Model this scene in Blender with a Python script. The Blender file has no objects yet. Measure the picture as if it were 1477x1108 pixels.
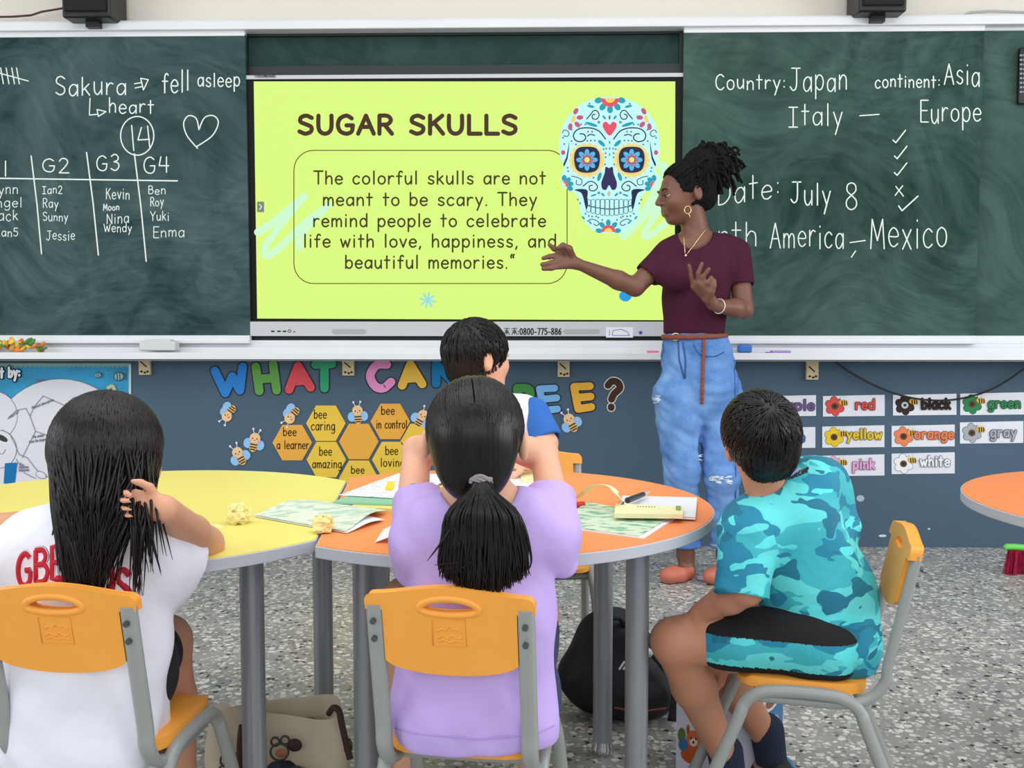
import bpy, math, random
import numpy as np
from mathutils import Vector, Matrix
from mathutils.bvhtree import BVHTree

random.seed(7)
rng = np.random.default_rng(11)
S = bpy.context.scene
COL = S.collection

# ------------------------------------------------------------------ camera
FPX, CXP, CYP = 1459.0, 738.5, 554.0
CAM_H, PITCH, YAW = 1.077, math.radians(90 - 3.88), math.radians(1.4)
cam_data = bpy.data.cameras.new('camera')
cam_data.sensor_width = 36.0
cam_data.lens = 36.0 * FPX / 1477.0
cam_data.clip_start = 0.05
cam = bpy.data.objects.new('camera', cam_data)
COL.objects.link(cam)
cam.location = (0, 0, CAM_H)
cam.rotation_euler = (PITCH, 0, YAW)
S.camera = cam

# ------------------------------------------------------------------ light and exposure
S.view_settings.view_transform = 'Standard'
S.view_settings.look = 'None'
S.view_settings.exposure = 0.0
S.view_settings.gamma = 1.0
S.view_settings.use_curve_mapping = False
world = bpy.data.worlds.new('daylight')
S.world = world
world.use_nodes = True
bg = world.node_tree.nodes['Background']
bg.inputs[0].default_value = (0.93, 0.97, 1.0, 1)
bg.inputs[1].default_value = 0.55


def area(name, loc, target, sx, sy, power, col=(1, 1, 1)):
    d = bpy.data.lights.new(name, 'AREA')
    d.shape = 'RECTANGLE'
    d.size, d.size_y = sx, sy
    d.energy = power
    d.color = col
    o = bpy.data.objects.new(name, d)
    COL.objects.link(o)
    o.location = loc
    o.rotation_euler = (Vector(target) - Vector(loc)).to_track_quat('-Z', 'Y').to_euler()
    return o


area('ceiling_lamps', (0.0, 1.6, 3.3), (0, 1.9, 0), 5.0, 2.6, 82, (1.0, 0.98, 0.95))
area('window_daylight_right', (4.6, 1.6, 1.9), (0, 2.4, 0.8), 4.0, 1.8, 105, (0.95, 0.98, 1.0))
area('rear_window_daylight', (0.3, -2.6, 2.3), (0.1, 3.0, 0.9), 6.0, 1.8, 75, (0.96, 0.98, 1.0))
area('window_daylight_left', (-4.8, 1.0, 2.0), (0, 3.0, 0.9), 4.0, 1.8, 70, (0.95, 0.98, 1.0))

_R = np.array(Matrix.Rotation(YAW, 3, 'Z') @ Matrix.Rotation(PITCH, 3, 'X'))
_O = np.array([0, 0, CAM_H])


def ray(px, py):
    return _R @ np.array([(px - CXP) / FPX, (CYP - py) / FPX, -1.0])


def P(px, py, Y):
    "the point at distance Y into the room seen at photo position (px, py)"
    d = ray(px, py)
    return _O + d * (Y / d[1])


def PZ(px, py, Z):
    d = ray(px, py)
    return _O + d * ((Z - _O[2]) / d[2])


def pxm(Y):
    return Y / FPX


# ------------------------------------------------------------------ materials
def lin(c):
    return tuple(((v / 255.0) / 12.92 if v / 255.0 <= 0.04045 else ((v / 255.0 + 0.055) / 1.055) ** 2.4) for v in c) + (1.0,)


_mats = {}


def mat(name, col=(128, 128, 128), rough=0.6, metal=0.0, emit=0.0, var=0.0, vscale=6.0, bump=0.0, bscale=60.0,
        stretch=(1, 1, 1), spec=0.5, sss=0.0, coat=0.0):
    if name in _mats:
        return _mats[name]
    m = bpy.data.materials.new(name)
    m.use_nodes = True
    nt = m.node_tree
    b = nt.nodes['Principled BSDF']
    c = lin(col)
    b.inputs['Base Color'].default_value = c
    b.inputs['Roughness'].default_value = rough
    b.inputs['Metallic'].default_value = metal
    b.inputs['Specular IOR Level'].default_value = spec
    if coat:
        b.inputs['Coat Weight'].default_value = coat
        b.inputs['Coat Roughness'].default_value = 0.15
    if sss:
        b.inputs['Subsurface Weight'].default_value = sss
        b.inputs['Subsurface Radius'].default_value = (0.010, 0.004, 0.002)
        b.inputs['Subsurface Scale'].default_value = 1.0
    if emit:
        b.inputs['Base Color'].default_value = (0, 0, 0, 1)
        b.inputs['Specular IOR Level'].default_value = 0.15
        b.inputs['Emission Color'].default_value = c
        b.inputs['Emission Strength'].default_value = emit
    if var or bump:
        tc = nt.nodes.new('ShaderNodeTexCoord')
        mp = nt.nodes.new('ShaderNodeMapping')
        mp.inputs['Scale'].default_value = stretch
        nt.links.new(tc.outputs['Object'], mp.inputs['Vector'])
    if var:
        n = nt.nodes.new('ShaderNodeTexNoise')
        n.inputs['Scale'].default_value = vscale
        n.inputs['Detail'].default_value = 4
        nt.links.new(mp.outputs[0], n.inputs['Vector'])
        r = nt.nodes.new('ShaderNodeMapRange')
        r.inputs['From Min'].default_value = 0.3
        r.inputs['From Max'].default_value = 0.7
        r.inputs['To Min'].default_value = 1 - var
        r.inputs['To Max'].default_value = 1 + var
        nt.links.new(n.outputs['Fac'], r.inputs['Value'])
        mx = nt.nodes.new('ShaderNodeVectorMath')
        mx.operation = 'SCALE'
        mx.inputs[0].default_value = c[:3]
        nt.links.new(r.outputs[0], mx.inputs['Scale'])
        nt.links.new(mx.outputs[0], b.inputs['Base Color'])
    if bump:
        n2 = nt.nodes.new('ShaderNodeTexNoise')
        n2.inputs['Scale'].default_value = bscale
        n2.inputs['Detail'].default_value = 3
        nt.links.new(mp.outputs[0], n2.inputs['Vector'])
        bp = nt.nodes.new('ShaderNodeBump')
        bp.inputs['Strength'].default_value = bump
        bp.inputs['Distance'].default_value = 0.01
        nt.links.new(n2.outputs['Fac'], bp.inputs['Height'])
        nt.links.new(bp.outputs[0], b.inputs['Normal'])
    _mats[name] = m
    return m


def ink(col):
    return mat('ink_%02x%02x%02x' % tuple(col), col, 0.8, spec=0.2)


def glow(col):
    return mat('screen_%02x%02x%02x' % tuple(col), col, 0.4, emit=1.0)


def node_mat(name, rough=0.6):
    m = bpy.data.materials.new(name)
    m.use_nodes = True
    nt = m.node_tree
    b = nt.nodes['Principled BSDF']
    b.inputs['Roughness'].default_value = rough
    tc = nt.nodes.new('ShaderNodeTexCoord')
    _mats[name] = m
    return m, nt, b, tc


def N(nt, t, **kw):
    n = nt.nodes.new(t)
    for k, v in kw.items():
        if k.startswith('_'):
            setattr(n, k[1:], v)
        else:
            n.inputs[k.replace('__', ' ')].default_value = v
    return n


def ramp(nt, stops, interp='LINEAR'):
    r = nt.nodes.new('ShaderNodeValToRGB')
    cr = r.color_ramp
    cr.interpolation = interp
    while len(cr.elements) < len(stops):
        cr.elements.new(0.5)
    for e, (p, c) in zip(cr.elements, stops):
        e.position = p
        e.color = lin(c)
    return r


def make_terrazzo():
    m, nt, b, tc = node_mat('terrazzo', 0.32)
    L = nt.links
    base = N(nt, 'ShaderNodeTexNoise', Scale=5.0, Detail=5.0)
    L.new(tc.outputs['Object'], base.inputs['Vector'])
    r0 = ramp(nt, [(0.3, (140, 140, 138)), (0.7, (166, 165, 161))])
    L.new(base.outputs['Fac'], r0.inputs[0])
    col = r0.outputs[0]
    warp = N(nt, 'ShaderNodeTexNoise', Scale=38.0, Detail=1.0)
    L.new(tc.outputs['Object'], warp.inputs['Vector'])
    wm = N(nt, 'ShaderNodeVectorMath', _operation='MULTIPLY_ADD')
    wm.inputs[1].default_value = (0.016, 0.016, 0.016)
    L.new(warp.outputs['Color'], wm.inputs[0])
    L.new(tc.outputs['Object'], wm.inputs[2])
    for scale, thr, amount, stops in ((36.0, 0.30, 0.52, [(0.0, (224, 221, 212)), (0.5, (205, 200, 188)), (0.62, (233, 231, 226)), (0.8, (176, 168, 155)), (0.94, (66, 66, 66))]),
                                      (66.0, 0.30, 0.72, [(0.0, (205, 202, 194)), (0.4, (184, 180, 171)), (0.6, (226, 224, 219)), (0.78, (122, 118, 112)), (0.9, (56, 58, 60))])):
        v = N(nt, 'ShaderNodeTexVoronoi', Scale=scale)
        L.new(wm.outputs[0], v.inputs['Vector'])
        sep = N(nt, 'ShaderNodeSeparateColor')
        L.new(v.outputs['Color'], sep.inputs[0])
        rc = ramp(nt, stops, 'CONSTANT')
        L.new(sep.outputs[0], rc.inputs[0])
        lt = N(nt, 'ShaderNodeMath', _operation='LESS_THAN')
        # chips of differing size: the threshold follows the cell's own colour
        th = N(nt, 'ShaderNodeMath', _operation='MULTIPLY_ADD')
        th.inputs[1].default_value = 0.25
        th.inputs[2].default_value = thr
        L.new(sep.outputs[2], th.inputs[0])
        L.new(v.outputs['Distance'], lt.inputs[0])
        L.new(th.outputs[0], lt.inputs[1])
        has = N(nt, 'ShaderNodeMath', _operation='LESS_THAN')
        has.inputs[1].default_value = amount
        L.new(sep.outputs[1], has.inputs[0])
        f = N(nt, 'ShaderNodeMath', _operation='MULTIPLY')
        L.new(lt.outputs[0], f.inputs[0])
        L.new(has.outputs[0], f.inputs[1])
        mx = N(nt, 'ShaderNodeMix', _data_type='RGBA')
        L.new(f.outputs[0], mx.inputs[0])
        L.new(col, mx.inputs[6])
        L.new(rc.outputs[0], mx.inputs[7])
        col = mx.outputs[2]
    L.new(col, b.inputs['Base Color'])
    return m


def make_chalkboard(name, base, dust, seed):
    m, nt, b, tc = node_mat(name, 0.75)
    b.inputs['Specular IOR Level'].default_value = 0.08
    L = nt.links
    mp = N(nt, 'ShaderNodeMapping')
    mp.inputs['Location'].default_value = (seed, 0, seed * 0.7)
    L.new(tc.outputs['Object'], mp.inputs[0])
    # broad wiped areas, swirling eraser marks and fine streaks
    a = N(nt, 'ShaderNodeTexNoise', Scale=1.1, Detail=4.0, Distortion=0.7)
    L.new(mp.outputs[0], a.inputs['Vector'])
    sw = N(nt, 'ShaderNodeTexNoise', Scale=0.9, Detail=1.0)
    L.new(mp.outputs[0], sw.inputs['Vector'])
    wv = N(nt, 'ShaderNodeVectorMath', _operation='MULTIPLY_ADD')
    wv.inputs[1].default_value = (1.6, 1.6, 1.6)
    L.new(sw.outputs['Color'], wv.inputs[0])
    L.new(mp.outputs[0], wv.inputs[2])
    w = N(nt, 'ShaderNodeTexNoise', Scale=3.2, Detail=7.0, Distortion=1.6, Roughness=0.62)
    L.new(wv.outputs[0], w.inputs['Vector'])
    ms = N(nt, 'ShaderNodeMapping')
    ms.inputs['Scale'].default_value = (1.0, 1.0, 5.0)
    L.new(wv.outputs[0], ms.inputs[0])
    s = N(nt, 'ShaderNodeTexNoise', Scale=5.0, Detail=6.0, Distortion=0.9)
    L.new(ms.outputs[0], s.inputs['Vector'])
    k = N(nt, 'ShaderNodeMath', _operation='MULTIPLY_ADD')
    k.inputs[1].default_value = 0.8
    L.new(w.outputs['Fac'], k.inputs[0])
    L.new(a.outputs['Fac'], k.inputs[2])
    k2 = N(nt, 'ShaderNodeMath', _operation='MULTIPLY_ADD')
    k2.inputs[1].default_value = 0.45
    L.new(s.outputs['Fac'], k2.inputs[0])
    L.new(k.outputs[0], k2.inputs[2])
    h = N(nt, 'ShaderNodeMath', _operation='MULTIPLY')
    h.inputs[1].default_value = 0.5
    L.new(k2.outputs[0], h.inputs[0])
    r = ramp(nt, [(0.42, base), (0.76, dust)])
    L.new(h.outputs[0], r.inputs[0])
    L.new(r.outputs[0], b.inputs['Base Color'])
    return m


def make_camo():
    m, nt, b, tc = node_mat('teal_camouflage', 0.8)
    L = nt.links
    col = None
    for i, (c_, thr, sc) in enumerate((((96, 214, 216), 0.0, 8.0), ((58, 178, 190), 0.50, 12.0), ((30, 134, 166), 0.545, 13.0), ((92, 222, 226), 0.59, 17.0), ((26, 116, 142), 0.585, 15.0))):
        mp = N(nt, 'ShaderNodeMapping')
        mp.inputs['Scale'].default_value = (0.75, 0.75, 1.35)
        mp.inputs['Location'].default_value = (3.7 * i, 1.9 * i, 5.3 * i)
        L.new(tc.outputs['Object'], mp.inputs[0])
        if col is None:
            q = N(nt, 'ShaderNodeRGB')
            q.outputs[0].default_value = lin(c_)
            col = q.outputs[0]
            continue
        n = N(nt, 'ShaderNodeTexNoise', Scale=sc, Detail=2.0, Distortion=0.35, Roughness=0.45)
        L.new(mp.outputs[0], n.inputs['Vector'])
        g_ = N(nt, 'ShaderNodeMath', _operation='GREATER_THAN')
        g_.inputs[1].default_value = thr
        L.new(n.outputs['Fac'], g_.inputs[0])
        mx = N(nt, 'ShaderNodeMix', _data_type='RGBA')
        mx.inputs[7].default_value = lin(c_)
        L.new(g_.outputs[0], mx.inputs[0])
        L.new(col, mx.inputs[6])
        col = mx.outputs[2]
    L.new(col, b.inputs['Base Color'])
    f = N(nt, 'ShaderNodeTexNoise', Scale=11.0, Detail=3.0, Distortion=0.8)
    L.new(tc.outputs['Object'], f.inputs['Vector'])
    bp = N(nt, 'ShaderNodeBump', Strength=0.45, Distance=0.02)
    L.new(f.outputs['Fac'], bp.inputs['Height'])
    L.new(bp.outputs[0], b.inputs['Normal'])
    return m


def make_hair(name, c0, c1):
    m, nt, b, tc = node_mat(name, 0.34)
    b.inputs['Specular IOR Level'].default_value = 0.32
    L = nt.links
    mp = N(nt, 'ShaderNodeMapping')
    mp.inputs['Scale'].default_value = (190, 190, 9)
    L.new(tc.outputs['Object'], mp.inputs[0])
    n = N(nt, 'ShaderNodeTexNoise', Scale=1.0, Detail=2.0)
    L.new(mp.outputs[0], n.inputs['Vector'])
    r = ramp(nt, [(0.35, c0), (0.75, c1)])
    L.new(n.outputs['Fac'], r.inputs[0])
    L.new(r.outputs[0], b.inputs['Base Color'])
    bp = N(nt, 'ShaderNodeBump', Strength=0.3, Distance=0.004)
    L.new(n.outputs['Fac'], bp.inputs['Height'])
    L.new(bp.outputs[0], b.inputs['Normal'])
    return m


# ------------------------------------------------------------------ meshes
class MB:
    def __init__(self):
        self.v, self.f, self.m, self.mats = [], [], [], []

    def slot(self, m):
        if m is None:
            return 0
        if m not in self.mats:
            self.mats.append(m)
        return self.mats.index(m)

    def add(self, verts, faces, m=None):
        o = len(self.v)
        k = self.slot(m)
        self.v.extend([tuple(float(c) for c in p) for p in verts])
        self.f.extend([tuple(i + o for i in f) for f in faces])
        self.m.extend([k] * len(faces))
        return self

    def box(self, c, s, m=None, rot=None):
        x, y, z = s[0] / 2, s[1] / 2, s[2] / 2
        vs = [Vector((a * x, b_ * y, d * z)) for a in (-1, 1) for b_ in (-1, 1) for d in (-1, 1)]
        if rot is not None:
            vs = [rot @ q for q in vs]
        vs = [q + Vector(c) for q in vs]
        return self.add(vs, [(0, 1, 3, 2), (4, 6, 7, 5), (0, 4, 5, 1), (2, 3, 7, 6), (0, 2, 6, 4), (1, 5, 7, 3)], m)

    def tube(self, pts, r, n=10, m=None, caps=True, flat=None):
        pts = [Vector(tuple(float(c) for c in p)) for p in pts]
        k = len(pts)
        rs = r if hasattr(r, '__len__') else [r] * k
        T = []
        for i in range(k):
            t = pts[min(i + 1, k - 1)] - pts[max(i - 1, 0)]
            T.append(t.normalized() if t.length > 1e-9 else Vector((0, 0, 1)))
        up = Vector((0, 0, 1)) if abs(T[0].z) < 0.9 else Vector((0, 1, 0))
        if flat is not None:
            up = Vector(flat)
        u = (up - T[0] * up.dot(T[0])).normalized()
        vs = []
        for i in range(k):
            u = (u - T[i] * u.dot(T[i]))
            u = u.normalized() if u.length > 1e-9 else T[i].orthogonal().normalized()
            w = T[i].cross(u)
            ra, rb = rs[i] if hasattr(rs[i], '__len__') else (rs[i], rs[i])
            for j in range(n):
                a = 2 * math.pi * j / n
                vs.append(pts[i] + u * (ra * math.cos(a)) + w * (rb * math.sin(a)))
        fs = [(i * n + j, i * n + (j + 1) % n, (i + 1) * n + (j + 1) % n, (i + 1) * n + j) for i in range(k - 1) for j in range(n)]
        if caps:
            fs.append(tuple(reversed(range(n))))
            fs.append(tuple(range((k - 1) * n, k * n)))
        return self.add(vs, fs, m)

    def lathe(self, c, prof, n=24, m=None):
        vs, fs = [], []
        for r, z in prof:
            for j in range(n):
                a = 2 * math.pi * j / n
                vs.append((c[0] + r * math.cos(a), c[1] + r * math.sin(a), c[2] + z))
        k = len(prof)
        fs = [(i * n + j, i * n + (j + 1) % n, (i + 1) * n + (j + 1) % n, (i + 1) * n + j) for i in range(k - 1) for j in range(n)]
        fs += [tuple(reversed(range(n))), tuple(range((k - 1) * n, k * n))]
        return self.add(vs, fs, m)

    def prism(self, front, back, m=None):
        n = len(front)
        fs = [tuple(range(n)), tuple(range(2 * n - 1, n - 1, -1))]
        fs += [(i, i + n, (i + 1) % n + n, (i + 1) % n) for i in range(n)]
        return self.add(list(front) + list(back), fs, m)

    def ell(self, c, r, m=None, rot=None, nu=14, nv=9):
        vs, fs = [], []
        for i in range(nv + 1):
            th = math.pi * i / nv
            for j in range(nu):
                ph = 2 * math.pi * j / nu
                q = Vector((r[0] * math.sin(th) * math.cos(ph), r[1] * math.sin(th) * math.sin(ph), r[2] * math.cos(th)))
                if rot is not None:
                    q = rot @ q
                vs.append(q + Vector(tuple(c)))
        for i in range(nv):
            for j in range(nu):
                fs.append((i * nu + j, (i + 1) * nu + j, (i + 1) * nu + (j + 1) % nu, i * nu + (j + 1) % nu))
        return self.add(vs, fs, m)

    def build(self, name, m=None, parent=None, smooth=False, local=False, bevel=0.0, angle=None):
        me = bpy.data.meshes.new(name)
        off = Vector((0, 0, 0))
        if parent is not None and not local:
            q = parent
            while q is not None:
                off += q.location
                q = q.parent
        vs = self.v if off.length == 0 else [(x - off.x, y - off.y, z - off.z) for x, y, z in self.v]
        me.from_pydata(vs, [], self.f)
        ms = self.mats if self.mats else [m]
        for q in ms:
            me.materials.append(q)
        if self.mats:
            me.polygons.foreach_set('material_index', self.m)
        if smooth:
            me.polygons.foreach_set('use_smooth', [True] * len(me.polygons))
        me.update()
        if smooth and angle:
            me.set_sharp_from_angle(angle=math.radians(angle))
        o = bpy.data.objects.new(name, me)
        COL.objects.link(o)
        o.parent = parent
        if bevel:
            bm = o.modifiers.new('bevel', 'BEVEL')
            bm.width = bevel
            bm.segments = 3
            bm.limit_method = 'ANGLE'
            bm.angle_limit = math.radians(40)
            me.polygons.foreach_set('use_smooth', [True] * len(me.polygons))
            me.set_sharp_from_angle(angle=math.radians(40))
        return o


def tag(o, label=None, cat=None, group=None, kind=None):
    if label:
        o['label'] = label
    if cat:
        o['category'] = cat
    if group:
        o['group'] = group
    if kind:
        o['kind'] = kind
    return o


def thing(name, label, cat, loc=(0, 0, 0), rotz=0.0, group=None):
    o = bpy.data.objects.new(name, None)
    o.empty_display_size = 0.05
    COL.objects.link(o)
    o.location = tuple(float(c) for c in loc)
    o.rotation_euler = (0, 0, rotz)
    return tag(o, label, cat, group)


def dup(root, loc, rotz, label=None, group=None):
    def rec(o, parent):
        c = o.copy()
        COL.objects.link(c)
        if parent is not None:
            c.parent = parent
        for ch in list(o.children):
            rec(ch, c)
        return c
    r = rec(root, None)
    r.location = loc
    r.rotation_euler = (0, 0, rotz)
    return tag(r, label, None, group)


# ------------------------------------------------------------------ single-stroke lettering
G = {
 'A': '6|l 0,0 3,8 6,0|l 1.1,3 4.9,3', 'B': '5.4|l .5,0 .5,8|s .5,8 3.4,7.9 4.6,6.2 3.3,4.4 .5,4.3|s .5,4.3 4,4.2 5.3,2.2 3.8,.1 .5,0',
 'C': '6|s 5.6,6.8 3.6,8 1.2,6.8 .3,4 1.2,1.1 3.6,0 5.7,1.2', 'D': '6|l .5,0 .5,8|s .5,8 3.2,7.7 5.5,5.6 5.5,2.4 3.2,.3 .5,0',
 'E': '5|l 5,8 .5,8 .5,0 5,0|l .5,4.2 4.4,4.2', 'F': '5|l 5,8 .5,8 .5,0|l .5,4.2 4.2,4.2',
 'G': '6.4|s 5.6,6.8 3.6,8 1.2,6.8 .3,4 1.2,1.1 3.6,0 5.6,1 6,3.5|l 3.6,3.7 6.1,3.7', 'H': '6|l .5,0 .5,8|l 5.5,0 5.5,8|l .5,4 5.5,4',
 'I': '5|l 2.5,0 2.5,8|l .3,8 4.7,8|l .3,0 4.7,0', 'J': '6|l 1.2,8 6,8|s 4,8 4,2.5 3.3,.5 1.8,0 .3,1.3',
 'K': '5.6|l .5,0 .5,8|l 5.2,8 .5,3.5|l 2,5 5.5,0', 'L': '5|l .5,8 .5,0 5,0', 'M': '7|l .3,0 1,8 3.5,2.2 6,8 6.8,0',
 'N': '6|l .5,0 .5,8 5.5,0 5.5,8', 'O': '7|s 3.5,8 1,6.6 .3,4 1,1.4 3.5,0 6,1.4 6.7,4 6,6.6 3.5,8', 'P': '5|l .5,0 .5,8|s .5,8 3.6,7.9 4.9,6.1 3.6,4.2 .5,4',
 'R': '5.4|l .5,0 .5,8|s .5,8 3.6,7.9 4.9,6.1 3.6,4.2 .5,4|l 2.4,4.1 5.3,0', 'S': '5.4|s 5,7 3,8 .9,7.2 .7,5.3 2.7,4.2 4.8,3 4.7,1 2.6,0 .3,1',
 'T': '6|l 0,8 6,8|l 3,8 3,0', 'U': '6|s .5,8 .5,3 1.3,.8 3,0 4.7,.8 5.5,3 5.5,8', 'V': '6|l 0,8 3,0 6,8', 'W': '8|l 0,8 2,0 4,6 6,0 8,8',
 'X': '6|l 0,0 6,8|l 0,8 6,0', 'Y': '6|l 0,8 3,4|l 6,8 3,4 3,0', 'Z': '6|l .3,8 5.7,8 .3,0 5.7,0',
 '0': '5.4|s 2.7,8 .9,6.6 .4,4 .9,1.4 2.7,0 4.5,1.4 5,4 4.5,6.6 2.7,8', '1': '2.5|l 1.2,8 1.2,0', '2': '5.4|s .5,6.4 1.6,7.8 3.6,7.7 4.6,6 3.6,3.8 .4,0|l .4,0 5.2,0',
 '3': '5|s .5,7 2.4,8 4.2,7 4.2,5.2 2,4.3|s 2,4.3 4.4,3.6 4.7,1.6 2.8,0 .3,1', '4': '5.6|l 1.2,8 .3,3.4 5.4,3.4|l 4.2,8 4.2,0', '5': '5.2|l 4.8,8 1,8 .7,4.6|s .7,4.6 2.8,5 4.7,3.7 4.5,1.3 2.6,0 .4,.9',
 '6': '5.2|s 4.3,7.6 2,6.6 .6,4 .6,1.8 2,.1 4,.5 4.7,2.5 3.4,4.4 1.5,4 .6,2.4', '7': '5|l .3,8 4.8,8 1.8,0', '8': '5.4|s 2.7,4.3 .9,5.6 1,7.3 2.7,8 4.4,7.3 4.5,5.6 2.7,4.3 .7,2.8 .7,1 2.7,0 4.7,1 4.7,2.8 2.7,4.3',
 'a': '5.2|s 4.7,3.6 3.6,4.9 1.9,4.8 .6,3.5 .5,1.5 1.6,.1 3.2,.4 4.7,2.2|l 4.8,5 4.8,0', 'b': '5.2|l .5,8 .5,0|s .5,3.2 2,4.9 3.8,4.7 4.9,2.9 4.2,.7 2.4,0 .5,1.3',
 'c': '4.8|s 4.5,4.1 2.8,5 .9,4 .3,2.4 1,.6 2.8,0 4.5,.9', 'd': '5.3|l 4.8,8 4.8,0|s 4.8,3.2 3.4,4.9 1.5,4.7 .4,2.9 1,.7 2.9,0 4.8,1.5',
 'e': '5|s .5,2.7 4.6,2.7 4.2,4.3 2.5,5 .8,4 .3,2.3 1.2,.5 2.9,0 4.6,.8', 'f': '4|s 4,7.3 2.9,8 1.9,7 1.7,5 1.7,2.5 1.7,0|l .2,4.8 3.6,4.8',
 'g': '5.2|s 4.7,3.6 3.6,4.9 1.9,4.8 .6,3.5 .5,1.5 1.6,.1 3.2,.4 4.7,2.2|s 4.8,5 4.8,2 4.7,-1 3.8,-2.6 1.8,-2.8 .6,-2', 'h': '5|l .5,8 .5,0|s .5,3 2.2,4.9 3.9,4.5 4.4,3 4.4,0',
 'i': '2|l 1,5 1,0|l 1,7 1,7.3', 'j': '3|s 2,5 2,1 1.9,-1.4 .2,-2.7|l 2,7 2,7.3', 'k': '4.7|l .5,8 .5,0|l 4,5 .5,2|l 1.7,3 4.4,0', 'l': '2|l 1,8 1,0',
 'm': '7.2|l .5,5 .5,0|s .5,3.2 1.8,4.9 3.1,4.5 3.5,3 3.5,0|s 3.5,3.2 4.9,4.9 6.2,4.5 6.7,3 6.7,0', 'n': '5|l .5,5 .5,0|s .5,3 2.2,4.9 3.9,4.5 4.4,3 4.4,0',
 'o': '5.2|s 2.6,5 .9,4.2 .3,2.5 .9,.8 2.6,0 4.3,.8 4.9,2.5 4.3,4.2 2.6,5', 'p': '5.2|l .5,5 .5,-3|s .5,3.2 2,4.9 3.8,4.7 4.9,2.9 4.2,.7 2.4,0 .5,1.3',
 'q': '5.2|l 4.7,5 4.7,-3|s 4.7,3.2 3.4,4.9 1.5,4.7 .4,2.9 1,.7 2.9,0 4.7,1.5', 'r': '4|l .5,5 .5,0|s .5,2.8 1.6,4.5 2.8,5 3.8,4.6', 's': '4.4|s 4,4.3 2.4,5 .9,4.4 .8,3.2 2.3,2.5 3.8,1.8 3.8,.6 2.2,0 .4,.8',
 't': '4|l 1.8,7.6 1.8,0|l .2,5 3.8,5', 'u': '5|s .5,5 .5,2 1.2,.4 2.6,0 4.4,2|l 4.5,5 4.5,0', 'v': '4.6|l .2,5 2.3,0 4.4,5', 'w': '6.6|l .2,5 1.8,0 3.3,4 4.8,0 6.4,5', 'x': '4.6|l .3,0 4.3,5|l .3,5 4.3,0',
 'y': '4.8|l .3,5 2.5,.3|l 4.6,5 1.2,-3', 'z': '4.6|l .4,5 4.2,5 .3,0 4.3,0', '.': '1.6|l .7,0 .7,.3', ',': '1.8|l 1,.4 .4,-1.3', ':': '2|l 1,.9 1,1.2|l 1,4 1,4.3', '-': '4.5|l .6,3 3.9,3',
 "'": '1.6|l .8,8 .8,6.4', '"': '3.4|s .8,6.6 .5,7.6 1.2,8.6|s 2.3,6.6 2,7.6 2.7,8.6|l .8,6.5 .8,6.8|l 2.3,6.5 2.3,6.8', '?': '5|s .6,6.3 1.3,7.7 3,8 4.6,7 4.4,5.2 2.8,4 2.5,2.4|l 2.5,0 2.5,.3', ' ': '3.6|',
}


def catmull(pts, n=6, closed=False):
    pts = [np.array(p, float) for p in pts]
    if len(pts) < 3:
        return pts
    out = []
    k = len(pts)
    segs = k if closed else k - 1
    for i in range(segs):
        if closed:
            a, b, c, d = pts[(i - 1) % k], pts[i], pts[(i + 1) % k], pts[(i + 2) % k]
        else:
            a, b, c, d = pts[max(i - 1, 0)], pts[i], pts[i + 1], pts[min(i + 2, k - 1)]
        for j in range(n):
            t = j / n
            out.append(0.5 * ((2 * b) + (-a + c) * t + (2 * a - 5 * b + 4 * c - d) * t * t + (-a + 3 * b - 3 * c + d) * t ** 3))
    if not closed:
        out.append(pts[-1])
    return out


def glyph(ch):
    w, *st = G[ch].split('|')
    out = []
    for s in st:
        if not s.strip():
            continue
        mode, rest = s.split(' ', 1)
        pts = [tuple(float(c) for c in q.split(',')) for q in rest.split()]
        out.append(catmull(pts, 5) if mode == 's' else [np.array(p) for p in pts])
    return float(w), out


def text_strokes(s, x0, x1, y0, cap, y1=None, slant=0.0, space=1.7, jit=0.0):
    "strokes of a line of writing from x0 to x1 (photo px), baseline y0 -> y1, capital height cap"
    res, x = [], 0.0
    r = random.Random(s)
    for ch in s:
        w, st = glyph(ch)
        dy = r.uniform(-jit, jit)
        sc = 1 + r.uniform(-jit, jit) * 0.12
        for q in st:
            res.append([(x + p[0], p[1] * sc + dy) for p in q])
        x += w + space
    width = max(x - space, 0.1)
    y1 = y0 if y1 is None else y1
    k = (x1 - x0) / width
    out = []
    for q in res:
        out.append([(x0 + a * k + slant * b * cap / 8, y0 + (y1 - y0) * a / width - b * cap / 8) for a, b in q])
    return out


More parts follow.
